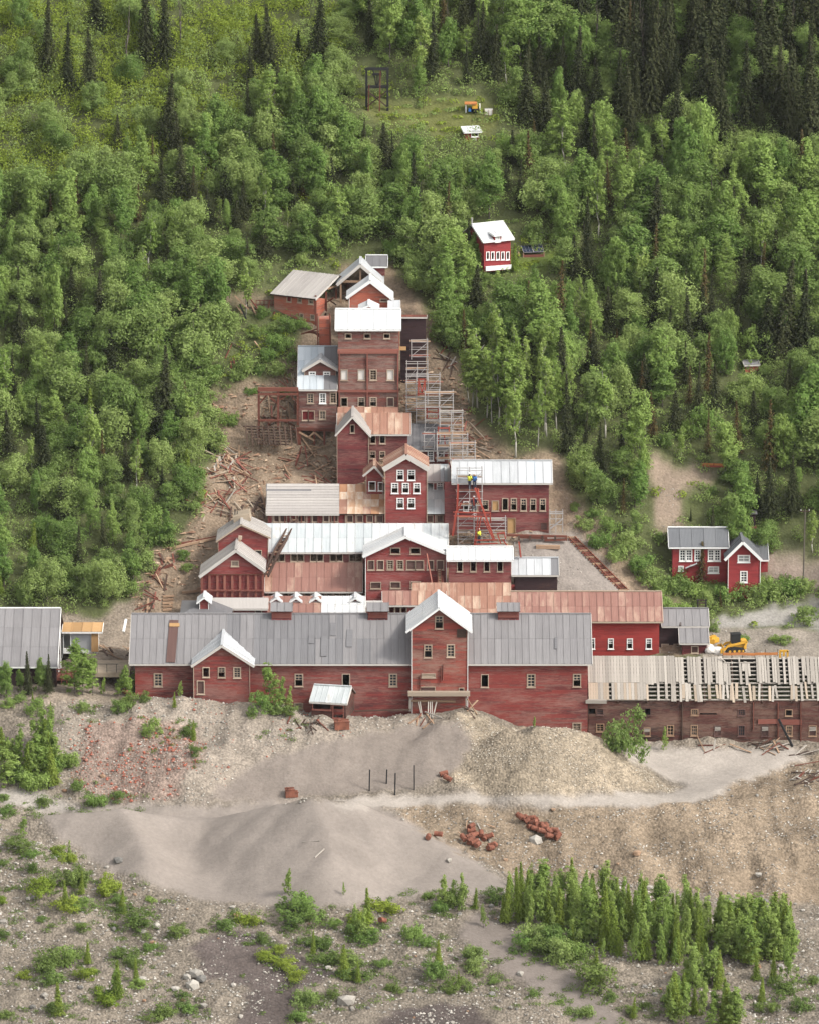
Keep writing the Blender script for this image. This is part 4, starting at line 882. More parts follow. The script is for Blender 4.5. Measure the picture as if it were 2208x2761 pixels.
for x, ya, yb in ((750, 722, 1115), (940, 735, 1110), (1148, 722, 1115)): piece('corner_post', zA(x, ya, 45.42), zA(x, yb, 45.42), .12, .22, M['redplank'], tw_)
fr = Frame(855, 1050, 45.0)
lm = bld('left_mill_house', 'brown mill house on stilts with bluish metal roof and big dormer', fr, 855, 24)
li = side_gable(lm, fr, XR(ZA, 476), XR(ZA, 732), YR(ZA, 990), YR(ZA, 694), YR(ZA, 1256), 'brown_red', 'galv_roof', .62, of=.3, rl=XR(ZA, 464), rr=XR(ZA, 734), rows=3, sw=.7,
  pick=lambda c, r: 'dark_roof' if (c > .62 and r > .1) or (c > .58 and r < .12) else ('rust_roof' if r < .12 and c > .25 else 'galv_roof'),
  holes=[W(ZA, 535, 572, 1020, 1080, 'glass'), W(ZA, 618, 655, 1019, 1080, 'glass', 'white'), W(ZA, 690, 726, 1015, 1080, 'bars'), W(ZA, 500, 536, 1138, 1196, 'redpanel'), W(ZA, 541, 578, 1138, 1196, 'redpanel'), W(ZA, 617, 654, 1138, 1190, 'glass')])
front_gable(lm, Frame(855, 1040, 46.6), XR(ZA, 514), XR(ZA, 726), ZA(620, 785), ZA(497, 858), ZA(742, 852), YR(ZA, 955), 'brown_red', 'silver_roof', L=4.2, of=.3, holes=[W(ZA, 547, 585, 872, 930, 'half', 'white'), W(ZA, 645, 683, 872, 930, 'half', 'white')], fascia='fascia', fh=.3)
piece('sill_beam', zA(432, 1256, 44.9), zA(728, 1268, 44.9), .3, .3, M['rusttimber'], lm)
for x in (468, 482, 580, 648): piece('stilt', zA(x, 1262, 44.9), zA(x, 1366, 44.9), .22, .22, M['rusttimber'], lm)
for a_, b_ in (((475, 1280), (580, 1338)), ((580, 1280), (535, 1320)), ((585, 1285), (640, 1335))): piece('brace', zA(*a_, 44.8), zA(*b_, 44.8), .12, .2, M['rawplank'], lm)
# trestle left of it
tr = thing('timber_trestle', 'rust brown beam trestle left of the mill house', 'trestle', zA(330, 1320, 44.6))
for y, hh in ((988, .42), (1020, .26), (1200, .2)): piece('beam', zA(195, y, 44.6), zA(470, y, 44.6), .3, hh, M['rusttimber'], tr)
for x, y in ((200, 1320), (333, 1270), (466, 1230)): piece('post', zA(x, 995, 44.7), zA(x, y, 44.7), .24, .3, M['rusttimber'], tr)
for a_, b_ in (((200, 1090), (260, 1020)), ((335, 1090), (270, 1030)), ((345, 1060), (395, 1025)), ((466, 1085), (420, 1030))): piece('knee_brace', zA(*a_, 44.75), zA(*b_, 44.75), .12, .14, M['rusttimber'], tr)
cr = thing('crib_wall', 'collapsed crib wall of dark sticks on the bare slope', 'retaining wall', zA(280, 1370, 43.6))
for k in range(7):
    y = 1240 + k * 19; piece('log', zA(90 + k * 18, y, 44.2 - k * .2), zA(455 - k * 8, y + 12, 44.2 - k * .2), .2, .14, M['darkplank'], cr)
for k in range(10):
    x = 110 + k * 38; piece('stake', zA(x, 1235, 43.9), zA(x + 12, 1370, 42.8), .12, .12, M['darkplank'], cr)
# top left building, turned
fr = Frame(*ZA(580, 358), 57.0, 30)
tl = thing('top_left_building', 'faded red building with slanting grey roof at the head of the mill', 'building', P(*ZA(470, 580), 59))
z_e = fr.O.z; Lw, Dw = 5.6, 9.4; z_b = fr.hit(ZA(590, 585))[1] - 1.0; z_r = z_e + 1.75
hol = []
for x0, x1, y0, y1, s in ((469, 491, 360, 391, 'glass'), (544, 569, 366, 401, 'glass'), (482, 502, 475, 500, 'glass'), (556, 577, 482, 508, 'glass'), (395, 420, 355, 385, 'redpanel')):
    a = fr.hit(ZA(x0, y1)); c = fr.hit(ZA(x1, y0)); hol.append((a[0], c[0], a[1], c[1], s))
wall_mesh(fr, [(-Lw + .3, z_b), (0, z_b), (0, z_e + .05), (-Lw + .3, z_e + .05)], [h[:4] for h in hol]).build('wall', M['orange_red'], tl)
quadwall(tl, [fr.w(-Lw + .3, Dw, z_b), fr.w(-Lw + .3, 0, z_b), fr.w(-Lw + .3, 0, z_e), fr.w(-Lw + .3, Dw / 2, z_r - .1), fr.w(-Lw + .3, Dw, z_e)], 'orange_red')
quadwall(tl, [fr.w(0, Dw, z_b), fr.w(-Lw + .3, Dw, z_b), fr.w(-Lw + .3, Dw, z_e), fr.w(0, Dw, z_e)], 'black_wood')
quadwall(tl, [fr.w(0, 0, z_b), fr.w(0, 2.4, z_b), fr.w(0, 2.4, z_e - .6), fr.w(0, 0, z_e)], 'orange_red')
quadwall(tl, [fr.w(0, 2.4, z_b), fr.w(0, Dw, z_b), fr.w(0, Dw, z_b + 1.9), fr.w(0, 2.4, z_b + 1.9)], 'black_wood')
for h in hol: window(fr, tl, h[:4], h[4], 'trim', t=.08, nx=2, nz=2)
roof_plane(tl, fr.w(-Lw, -.4, z_e - .12), fr.w(.35, -.4, z_e - .12), fr.w(.35, Dw / 2, z_r), fr.w(-Lw, Dw / 2, z_r), 'tan_roof', .62, 1)
roof_plane(tl, fr.w(.35, Dw + .4, z_e - .12), fr.w(-Lw, Dw + .4, z_e - .12), fr.w(-Lw, Dw / 2, z_r), fr.w(.35, Dw / 2, z_r), 'tan_roof', 2, 1)
trimbar(tl, fr.w(.4, -.4, z_e - .2), fr.w(.4, Dw / 2, z_r - .1), 'fascia', .06, .2, 'barge_board')
piece('tie_beam', fr.w(.1, 2.6, z_e + .5), fr.w(.1, Dw - 1.0, z_e + .5), .18, .2, M['rawplank'], tl)
for d in (.1, 2.4, 4.6, 7.0): piece('post', fr.w(.1, d, z_b), fr.w(.1, d, z_e + .2), .2, .2, M['rusttimber'], tl)
for k in range(14):
    a = fr.w(.2 + rnd.uniform(-.2, 1.2), rnd.uniform(1, 7), z_b + rnd.uniform(1.6, 4)); piece('loose_beam', a, a + Vector((rnd.uniform(-1.2, 1.2), rnd.uniform(-.6, .6), rnd.uniform(-1.2, .8))), .14, .14, M[rnd.choice(['darkplank', 'rawplank', 'rusttimber'])], tl)
ch = thing('ore_chute', 'orange red boarded chute below the top left building', 'chute', zA(650, 690, 51.5))
mb = MB(); a, b = zA(612, 700, 51.5), zA(690, 510, 51.5); mb.box((a.x, 51.5, a.z - 1), (b.x, 53.5, b.z)); mb.build('body', M['orange_red'], ch)
for x in (604, 690): piece('post', zA(x, 690, 51.4), zA(x - 6, 470, 51.4), .16, .16, M['rusttimber'], ch)
for k in range(4): piece('plank', zA(490 + k * 25, 610 - k * 8, 52.5), zA(600 + k * 6, 575 + k * 18, 51.6), .2, .14, M['rusttimber'], ch)
# top gables
tg = thing('open_gable_roof', 'open gable roof on bare posts at the very top of the mill', 'building', zA(895, 400, 61))
fr = Frame(972, 765, 60.0)
g_ = front_gable(tg, fr, XR(ZA, 765), XR(ZA, 1030), ZA(893, 133), ZA(733, 268), ZA(1054, 272), 830, 'black_wood', 'silver_roof', L=4.0, of=.4, nowall=True, fascia='fascia', fh=.34)
for x in (760, 893, 1030): piece('post', zA(x, 268 if x != 893 else 175, 60.1), zA(x, 450 if x != 893 else 250, 60.1), .2, .2, M['rawplank'], tg)
piece('tie_beam', zA(750, 250, 60.05), zA(1035, 252, 60.05), .2, .24, M['rawplank'], tg)
for a_, b_ in (((790, 250), (880, 310)), ((860, 320), (800, 260)), ((770, 330), (900, 335))): piece('loose_beam', zA(*a_, 60.8), zA(*b_, 60.3), .14, .14, M['darkplank'], tg)
mb = MB(); a, b = zA(765, 450, 63.5), zA(1030, 275, 63.5); mb.box((a.x, 63.5, a.z), (b.x, 63.7, b.z)); mb.build('back_wall', M['black_wood'], tg)
fr = Frame(996, 830, 55.0)
b = bld('orange_gable_building', 'faded orange red gable with white roof edge behind the tower roof', fr, 996, 32)
front_gable(b, fr, XR(ZA, 818), XR(ZA, 1092), ZA(960, 243), ZA(798, 357), ZA(1118, 368), YR(ZA, 470), 'orange_red', 'white_roof', L=3.2, of=.4, fascia='fasciaw', fh=.34, zb=29, holes=[W(ZA, 1031, 1074, 373, 384, 'none')])
fr = Frame(1066, 830, 53.6)
side_gable(b, fr, XR(ZA, 1085), XR(ZA, 1160), YR(ZA, 436), YR(ZA, 380), YR(ZA, 500), 'orange_red', 'silver_roof', .6, of=.1, os=.05, zb=29, shed=True)
mb = MB(); p0 = zA(880, 440, 48.9); p1 = zA(1010, 440, 48.9); p2 = zA(950, 415, 48.9)
front_gable(b, Frame(994, 830, 50.2), XR(ZA, 915), XR(ZA, 985), ZA(950, 415), ZA(878, 448), ZA(1022, 448), YR(ZA, 470), 'orange_red', 'white_roof', L=3.0, of=.2, fascia='fasciaw', fh=.14, zb=30)
fr = Frame(1112, 860, 50.0)
b = bld('blackened_side_building', 'blackened board building right behind the great tower', fr, 1112, 28)
side_gable(b, fr, XR(ZA, 1165), XR(ZA, 1337), YR(ZA, 494), YR(ZA, 480), YR(ZA, 740), 'black_wood', 'rusttimber', .2, of=.15, os=.1, zb=24, shed=True)
piece('plywood_panel', zA(1158, 708, 46.0), zA(1205, 708, 46.0), .06, .42, M['ply'], b)
fr = Frame(1012, 700, 63.5)
b = bld('hidden_hut', 'hut roof with white edging half hidden in trees above the mill', fr, 1012, 36)
side_gable(b, fr, XR(ZA, 935), XR(ZA, 1060), YR(ZA, 148), YR(ZA, 72), YR(ZA, 210), 'red_maroon', 'dark_roof', .55, of=.2, rl=XR(ZA, 930), rr=XR(ZA, 1078), fascia='fasciaw')
# deck and tangled timber left of the top building
dk = thing('upper_deck', 'tan timber deck with railing beside the top left building', 'deck', zA(260, 440, 60))
d0, d1 = zA(182, 440, 60), zA(345, 440, 60)
mb = MB(); mb.box((d0.x, 60, d0.z - .2), (d1.x, 63, d0.z)); mb.build('platform', M['rawplank'], dk)
for k in range(7):
    x = d0.x + (d1.x - d0.x) * k / 6; piece('post', Vector((x, 60, d0.z)), Vector((x, 60, d0.z + 1.0)), .08, .08, M['rusttimber'], dk)
for h in (.5, 1.0): piece('rail', Vector((d0.x, 60, d0.z + h)), Vector((d1.x, 60, d0.z + h)), .06, .08, M['rusttimber'], dk)
tg_ = thing('collapsed_trestle', 'tangle of collapsed dark timbers beside the top left building', 'trestle', zA(210, 600, 58.6))
for k in range(26):
    a = zA(rnd.uniform(90, 320), rnd.uniform(440, 590), 58.6 + rnd.uniform(0, 1.5)); an = rnd.uniform(.3, 2.8); l = rnd.uniform(.8, 2.6)
    piece('timber', a, a + Vector((math.cos(an) * l, rnd.uniform(-.5, .5), math.sin(an) * l * .8)), .13, .15, M[rnd.choice(['darkplank', 'darkplank', 'rusttimber', 'rawplank'])], tg_)
piece('timber', zA(70, 405, 58.4), zA(120, 520, 58.4), .16, .16, M['black'], tg_)
yt = thing('water_tank', 'small yellow plastic tank on legs beside the upper deck', 'tank', zA(115, 432, 62))
mb = MB(); a, b = zA(92, 425, 62), zA(140, 392, 62); mb.box((a.x, 62, a.z), (b.x, 63, b.z)); mb.box((a.x + .2, 62.2, b.z), (b.x - .3, 62.8, b.z + .12)); mb.build('body', M['yellow_tank'], yt)
for x in (96, 136): piece('leg', zA(x, 422, 62.1), zA(x, 445, 62.1), .1, .1, M['yellow_tank'], yt)

# ------------------------------------------------------------------ derelict plank roofed building at the right
fr = Frame(1900, 1887, .5)
dw = bld('derelict_plank_building', 'derelict dark timber building whose plank roof has lost many boards', fr, 1850, -1.6)
x_l, x_r = XR(ZG, 92), 2300
ze = fr.hit(ZG(92, 497), -.3)[1]; a_l, a_r = fr.hit((x_l, 1900))[0], fr.hit((x_r, 1900))[0]
lo, hi = 1., 12.
for _ in range(30):
    d = (lo + hi) / 2
    if proj(fr.w(20, -.3 + d, ze + .6 * d))[1] > YR(ZG, 182): lo = d
    else: hi = d
run = d; zr = ze + .6 * run; z0 = -3.2
hol = []
for x0, x1, y0, y1, s in ((95, 140, 552, 590, 'none'), (152, 196, 556, 594, 'glass'), (492, 530, 550, 596, 'open'), (820, 864, 560, 596, 'glass'), (1152, 1198, 560, 598, 'glass'), (1487, 1530, 562, 600, 'open'), (150, 200, 662, 712, 'bars'), (486, 526, 690, 742, 'board'), (650, 692, 672, 740, 'bars'), (818, 860, 672, 740, 'glass'), (984, 1026, 674, 742, 'board'), (1152, 1196, 674, 742, 'glass'), (1318, 1362, 674, 742, 'board'), (1490, 1530, 676, 742, 'glass'), (1652, 1700, 676, 742, 'board'), (880, 1000, 584, 596, 'none'), (1820, 1862, 566, 602, 'open'), (1820, 1862, 680, 745, 'glass')):
    a = fr.hit(ZG(x0, y1)); c = fr.hit(ZG(x1, y0)); hol.append((a[0], c[0], a[1], c[1], s))
zt = ze - .05
wall_mesh(fr, [(a_l, z0), (a_r, z0), (a_r, zt), (a_l, zt)], [h[:4] for h in hol]).build('wall', M['dark_wood'], dw)
for h in hol:
    if h[4] != 'none': window(fr, dw, h[:4], h[4], 'rawplank' if rnd.random() < .6 else 'board', t=.07, nx=3 if h[4] == 'glass' else 2, nz=3)
    if h[4] == 'board':
        for q in range(3): piece('nailed_board', fr.w(h[0], -.05 - .01 * q, h[2] + (h[3] - h[2]) * (.55 + .16 * q)), fr.w(h[1], -.05 - .01 * q, h[2] + (h[3] - h[2]) * (.6 + .13 * q)), .03, .12, M['plank'], dw)
Dp = 2 * run - .6
for a in (a_l, a_r): quadwall(dw, [fr.w(a, 0, z0), fr.w(a, Dp, z0), fr.w(a, Dp, zt), fr.w(a, run - .3, zr - .3), fr.w(a, 0, zt)], 'dark_wood')
quadwall(dw, [fr.w(a_r, Dp, z0), fr.w(a_l, Dp, z0), fr.w(a_l, Dp, zt), fr.w(a_r, Dp, zt)], 'black_wood')
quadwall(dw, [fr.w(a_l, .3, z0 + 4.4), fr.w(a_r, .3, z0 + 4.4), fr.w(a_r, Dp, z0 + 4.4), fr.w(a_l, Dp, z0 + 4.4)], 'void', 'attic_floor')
quadwall(dw, [fr.w(a_l, run - .3, zr - .2), fr.w(a_r, run - .3, zr - .2), fr.w(a_r, Dp + .3, ze - .1), fr.w(a_l, Dp + .3, ze - .1)], 'darkplank', 'back_slope')
sl = lambda a, t, n=0.: fr.w(a, -.3 + run * t, ze + .6 * run * t) + Vector((0, -.515, .857)) * n
for k in range(11): piece('purlin', sl(a_l, .04 + k * .092, -.12), sl(a_r, .04 + k * .092, -.12), .14, .12, M['plank'], dw, (0, -.6, 1))
na = int((a_r - a_l) / 3.0)
for k in range(na + 1): piece('rafter', sl(a_l + .1 + k * 3.0, 0, -.28), sl(a_l + .1 + k * 3.0, 1, -.28), .14, .2, M['darkplank'], dw)
# the planks of the roof, an upper and a lower course; towards the right more and more are gone
def gapy(x): return max(0., min(1., (x - 380) / 700))
px = 94.0
while px < 1960:
    wz = rnd.uniform(15, 22); a = fr.hit(ZG(px + wz / 2, 500), -.3)[0]; w = wz / 2.62 / 26 * .94
    g_ = gapy(px); hole_u = .0 if px < 700 else (.04 if px < 1040 else .15)
    if 1050 < px < 1290: top = .83
    else: top = 1.0 - (rnd.uniform(0, .04) if px > 700 else 0)
    if rnd.random() > hole_u:
        low = .40 - (rnd.uniform(-.02, .06) if px > 420 else 0); lean = rnd.uniform(-.04, .04) * g_
        if rnd.random() < .12 * g_: low = rnd.uniform(.5, .75)
        piece('roof_plank', sl(a, low, .035 + rnd.uniform(0, .03)), sl(a + lean, top, .04 + rnd.uniform(0, .03)), w, .04, M['plank'], dw, (0, -.6, 1))
    if rnd.random() > (0 if px < 440 else .12 + .42 * g_) and not 222 < px < 245:
        lean = rnd.uniform(-.16, .16) * g_; hi_ = .42 - (rnd.uniform(0, .1) * g_); lw_ = (.02 if px < 440 else rnd.uniform(-.05, .05))
        piece('roof_plank', sl(a, lw_, .0 + rnd.uniform(.01, .04)), sl(a + lean, hi_, .01 + rnd.uniform(0, .03)), w, .04, M['plank2' if rnd.random() < .4 else 'plank'], dw, (0, -.6, 1))
    px += wz * (1.0 if px < 620 else rnd.uniform(1.0, 1.12))
piece('ledge_board', zp(ZG, 72, 500, .1), zp(ZG, 220, 502, .1), .5, .35, M['plank'], dw)
for x, y0, y1 in ((755, 510, 785), (1258, 510, 700), (1432, 510, 800), (1592, 500, 790), (85, 510, 700)): piece('batten', zp(ZG, x, y0, .42), zp(ZG, x, y1, .42), .1, .16, M['rusttimber' if x != 755 else 'darkplank'], dw)
piece('red_strip', zp(ZG, 1290, 645, .44), zp(ZG, 1430, 642, .44), .08, .5, M['redplank'], dw)
piece('red_strip', zp(ZG, 1440, 648, .44), zp(ZG, 1600, 648, .44), .08, .55, M['redplank'], dw)
for k in range(5):
    a = fr.hit(ZG(1060 + k * 50, 250), 4)[0]; piece('fallen_board', sl(a, .86, .1), sl(a + rnd.uniform(-.6, 1.2), .86 + rnd.uniform(-.1, .08), .3), .15, .05, M['plank'], dw)

# ------------------------------------------------------------------ houses on the right and above
fr = Frame(1880, 1500, 27.0)
hr = bld('grey_roofed_house', 'red house with charcoal roof and white window frames at the right', fr, 1885, 9)
side_gable(hr, fr, XR(ZF, 760), XR(ZF, 1118), YR(ZF, 549), YR(ZF, 419), YR(ZF, 800), 'house_red', 'house_roof', .6, of=.35, rl=XR(ZF, 735), rr=XR(ZF, 1130), zb=8.0, fascia='fasciaw', sw=1.3,
  holes=[W(ZF, a_, b_, y0, y1, 'glass', 'white') for a_, b_, y0, y1 in ((808, 842, 568, 636), (850, 884, 568, 636), (908, 940, 568, 632), (996, 1029, 568, 636), (1037, 1071, 568, 636), (996, 1060, 680, 715), (802, 828, 676, 700))])
front_gable(hr, Frame(2000, 1560, 25.0), XR(ZF, 1124), XR(ZF, 1334), ZF(1222, 512), ZF(1103, 628), ZF(1344, 628), YR(ZF, 815), 'house_red', 'house_roof', L=5.0, of=.5, zb=7.6, fascia='fasciaw', fh=.3,
  holes=[W(ZF, 1192, 1264, 605, 644, 'glass', 'white'), W(ZF, 1208, 1248, 710, 776, 'glass', 'white')])
side_gable(hr, fr, XR(ZF, 1120), XR(ZF, 1386), YR(ZF, 632), YR(ZF, 498), YR(ZF, 790), 'house_red', 'house_roof', .6, of=.3, back=1.2, rl=XR(ZF, 1126), rr=XR(ZF, 1391), zb=8.0, fascia='fasciaw', sw=1.3)
p_ = P(*ZF(890, 672), 26.2); roof_plane(hr, P(*ZF(845, 690), 26.0), P(*ZF(920, 660), 26.0), P(*ZF(925, 650), 27.0), P(*ZF(850, 680), 27.0), 'white_roof', .8, 1, .08, name='porch_roof')
# upper house with white roof
yu = G(*ZI(1290, 1620)).y - 1.0
fr = Frame(*ZI(1165, 1425), yu - 1.2, -29)
uh = thing('white_roofed_house', 'red house with white roof standing alone among the trees', 'building', P(*ZI(1270, 1610), yu))
side_gable(uh, fr, XR(ZI, 1160), XR(ZI, 1366), YR(ZI, 1412), YR(ZI, 1266), YR(ZI, 1650), 'house_red', 'white_roof', .62, of=.3, os=.3, fascia='fasciaw', sw=1.2, holes=[W(ZI, x, x + 17, 1494, 1548, 'open', 'white') for x in (1180, 1218, 1258, 1296, 1335)])
fd = Frame(*ZI(1265, 1400), fr.w(fr.hit(ZI(1265, 1400))[0], -.36, 0).y, -29)
side_gable(uh, fd, XR(ZI, 1238), XR(ZI, 1294), YR(ZI, 1362), YR(ZI, 1330), YR(ZI, 1418), 'house_red', 'white_roof', .22, of=.2, os=.15, shed=True, fascia='fasciaw', holes=[W(ZI, 1252, 1278, 1372, 1410, 'glass', 'white')])
piece('footing', P(*ZI(1172, 1622), yu - 1.5), P(*ZI(1372, 1606), yu + .5), .2, .5, M['siding_white'], uh)
piece('flue', P(*ZI(1068, 1275), yu + 4), P(*ZI(1068, 1225), yu + 4), .16, .16, M['steel'], uh)
sp = thing('solar_shed', 'low timber rack carrying two solar panels beside the white roofed house', 'solar panel', G(*ZI(1520, 1530)))
gy = G(*ZI(1520, 1530)).y
pl = [P(*ZI(1465, 1500), gy), P(*ZI(1625, 1495), gy), P(*ZI(1607, 1435), gy + 1.9), P(*ZI(1440, 1440), gy + 1.9)]
for k in range(2):
    a, b_ = pl[0].lerp(pl[1], k / 2 + .01), pl[0].lerp(pl[1], k / 2 + .49); c, d = pl[3].lerp(pl[2], k / 2 + .49), pl[3].lerp(pl[2], k / 2 + .01)
    n_ = (b_ - a).cross(d - a).normalized() * .06
    po_ = obj('solar_panel', mesh('solar_panel', [a, b_, c, d, a + n_, b_ + n_, c + n_, d + n_], BOXF), M['solar'], sp)
    for e, f in ((a, b_), (b_, c), (c, d), (d, a)): piece('panel_frame', e + n_ * 1.3, f + n_ * 1.3, .04, .04, M['steel'], po_)
    for q in (1, 2): piece('panel_line', a.lerp(b_, q / 3) + n_ * 1.2, d.lerp(c, q / 3) + n_ * 1.2, .015, .02, M['steel'], po_)
for q in pl: piece('post', q, on(q.x, q.y, -.2), .14, .14, M['rawplank'], sp)
piece('cross_beam', pl[0] + Vector((0, 0, -.4)), pl[1] + Vector((0, 0, -.4)), .1, .35, M['redplank'], sp)
piece('cross_beam', pl[3] + Vector((-.2, 0, -.5)), pl[0] + Vector((-.5, 0, -.3)), .1, .3, M['rawplank'], sp)
# little red shed in the clearing
g0 = G(*ZI(1070, 632)); fr = Frame(*ZI(1070, 632), g0.y, -14)
rs = thing('red_garden_shed', 'tiny red shed with white roof in the upper clearing', 'shed', g0)
side_gable(rs, fr, XR(ZI, 1018), XR(ZI, 1122), YR(ZI, 563), YR(ZI, 517), YR(ZI, 640), 'house_red', 'white_roof', .3, of=.25, os=.25, shed=True, fascia='fasciaw', holes=[W(ZI, 1066, 1112, 572, 596, 'open', 'white'), W(ZI, 1078, 1094, 612, 632, 'tarp', 'white')])
g0 = G(2025, 1003); fr = Frame(2025, 1003, g0.y, -8)
rs = thing('orange_hut', 'tiny orange brown hut with dark roof deep in the right forest', 'shed', g0)
side_gable(rs, fr, 2008, 2043, 984, 972, 1006, 'orange_red', 'dark_roof', .4, of=.15, os=.15)
# boxed stair at the right
g0 = G(*ZF(1285, 470))
bs = thing('stair_box', 'dark box on a post with red stair near the grey roofed house', 'stair', g0)
a, b_ = P(*ZF(1265, 410), g0.y), P(*ZF(1305, 330), g0.y); mb = MB(); mb.box((a.x, g0.y, a.z), (b_.x, g0.y + 1.2, b_.z)); mb.build('box', M['black_wood'], bs)
mb = MB(); mb.box((a.x - .1, g0.y - .2, b_.z), (b_.x + .2, g0.y + 1.4, b_.z + .12)); mb.build('roof', M['dark_roof'], bs)
piece('post', P(*ZF(1285, 415), g0.y + .5), P(*ZF(1285, 475), g0.y + .5), .8, .8, M['redplank'], bs, (1, 0, 0))
piece('platform', P(*ZF(1225, 415), g0.y), P(*ZF(1310, 415), g0.y), 1.2, .15, M['redplank'], bs)
for dz in (0, -1.0): piece('stair_rail', P(*ZF(1255, 375), g0.y) + Vector((0, 0, dz)), P(*ZF(1175, 430), g0.y) + Vector((0, 0, dz)), .1, .14, M['redplank'], bs)
for k in range(5):
    p_ = P(*ZF(1255 - k * 18, 378 + k * 12), g0.y); piece('stair_post', p_, p_ + Vector((0, 0, -1.0)), .08, .08, M['redplank'], bs)
# skeleton tower in the clearing
g0 = G(*ZI(340, 400)); yy = g0.y
sk = thing('aerial_tram_tower', 'blackened timber skeleton tower at the edge of the clearing', 'tower', g0)
zI = lambda x, y, d=0.: P(*ZI(x, y), yy + d)
for d in (0, 2.0):
    for x in (255, 418): piece('post', zI(x, 75 - d * 3, d), zI(x, 400 - d * 8, d), .26, .26, M['black'], sk)
    for y in (76, 215): piece('beam', zI(248, y - d * 3, d), zI(428, y - d * 3, d), .2, .24, M['black'], sk)
    for a_, b_ in (((255, 370), (418, 240)), ((255, 240), (418, 370))): piece('brace', zI(*a_, d), zI(*b_, d), .12, .14, M['darkplank'], sk)
for x in (250, 422): piece('side_beam', zI(x, 76), zI(x, 70, 2.0), .2, .2, M['black'], sk)
piece('sheave_frame', zI(300, 115, 1), zI(372, 115, 1), .3, .26, M['black'], sk)
for a_, b_ in (((305, 80), (330, 200)), ((370, 80), (345, 200)), ((338, 115), (338, 215))): piece('hanger', zI(*a_, 1), zI(*b_, 1), .14, .14, M['black'], sk)
for x in (275, 362): piece('pole', zI(x, 90 if x > 300 else 195, -.3), zI(x - 6, 402, -.3), .12, .12, M['rusttimber'], sk)
# things standing in the clearing
cn = thing('orange_canopy', 'orange canopy sheet on white posts in the clearing', 'canopy', G(*ZI(1060, 410)))
yy = G(*ZI(1060, 410)).y
piece('sheet', zI(1010, 338), zI(1105, 338), 1.2, .15, M['orange'], cn)
for x in (1020, 1128): piece('post', zI(x, 342), zI(x, 412), .14, .14, M['white'], cn)
gen = thing('yellow_generator', 'yellow and blue machine under the orange canopy', 'generator', zI(1085, 410, -.4))
for m_, x0, x1, y0, y1 in (('yellow', 1068, 1110, 355, 382), ('blue', 1040, 1070, 382, 405), ('blue', 1070, 1085, 392, 412), ('black', 1060, 1120, 382, 412)):
    mb = MB(); a, b_ = zI(x0, y1, -.4), zI(x1, y0, -.4); mb.box((a.x, a.y, a.z), (b_.x, a.y + .7 + x0 * 1e-4, b_.z)); mb.build({'yellow': 'hood', 'blue': 'drum', 'black': 'chassis'}[m_], M[m_], gen)
ctb = thing('plywood_crate', 'pale plywood crate in the clearing beside the orange canopy', 'crate', zI(1195, 432, -.4))
mb = MB(); a, b_ = zI(1165, 432, -.4), zI(1228, 392, -.4); mb.box((a.x, a.y, a.z), (b_.x, a.y + 1.4, b_.z)); mb.build('box', M['tarp'], ctb)
for x in (1166, 1196, 1226): piece('batten', zI(x, 432, -.45), zI(x, 392, -.45), .05, .08, M['rawplank'], ctb)

# ------------------------------------------------------------------ vegetation kit
nr = np.random.default_rng(5)
def unit(a): return a / np.maximum(np.linalg.norm(a, axis=1, keepdims=True), 1e-6)
def leaves(c, nrm, size, asp=.62):
    n = len(c); t = unit(np.cross(nrm, nr.normal(size=(n, 3)))); b = np.cross(nrm, t)
    s = size.reshape(-1, 1) * .5; vs = np.stack([c - t * s, c - b * s * asp, c + t * s, c + b * s * asp], 1).reshape(-1, 3)
    return vs
def leaf_mesh(name, vs, m):
    me = bpy.data.meshes.new(name); n = len(vs) // 4
    me.from_pydata(vs.tolist(), [], np.arange(n * 4).reshape(-1, 4).tolist()); me.materials.append(m); me.update(); return me
def crown_bushy(H, Wd, base, ncl, per, leaf, top=1.0, lean=0.25, lobes=6):
    out = []; cz = base + (H - base) * .5; rz = (H - base) * .5; rx = Wd * .5
    lb = []
    for k in range(lobes):                       # a few unequal lobes give the crown an uneven outline
        d = unit(nr.normal(size=(1, 3)))[0]; f = nr.uniform(.25, .62); zf = np.clip(d[2] * f * 1.3, -.6, .75); nar = 1 - max(0, zf + .2) * lean * top
        lb.append((np.array([d[0] * f * rx * nar, d[1] * f * rx * nar, cz + zf * rz]), rx * nr.uniform(.36, .62) * nar, rz * nr.uniform(.28, .5)))
    for k in range(ncl):
        c0, lx, lz = lb[k % lobes]; d = unit(nr.normal(size=(1, 3)) + np.array([[0, 0, .25]]))[0]; r = nr.uniform(.45, 1.08)
        c = c0 + d * r * np.array([lx, lx, lz]); rc = Wd * nr.uniform(.05, .115)
        dd = unit(nr.normal(size=(per, 3)) + np.array([0, 0, .35])); p = c + dd * (rc * nr.uniform(.5, 1.25, (per, 1))) * np.array([1, 1, 1.0])
        nn = unit(dd * .6 + d * .5 + nr.normal(size=(per, 3)) * .45 + np.array([0, 0, .2])); out.append(leaves(p, nn, leaf * nr.uniform(.65, 1.3, per)))
    v = np.concatenate(out); z = v[:, 2]; zt, zl_ = np.percentile(z, 99.8), np.percentile(z, .5); v[:, 2] = base + (z - zl_) * (H - base) / (zt - zl_)
    v[:, :2] *= Wd * .5 / np.percentile(np.hypot(v[:, 0], v[:, 1]), 96)
    return v
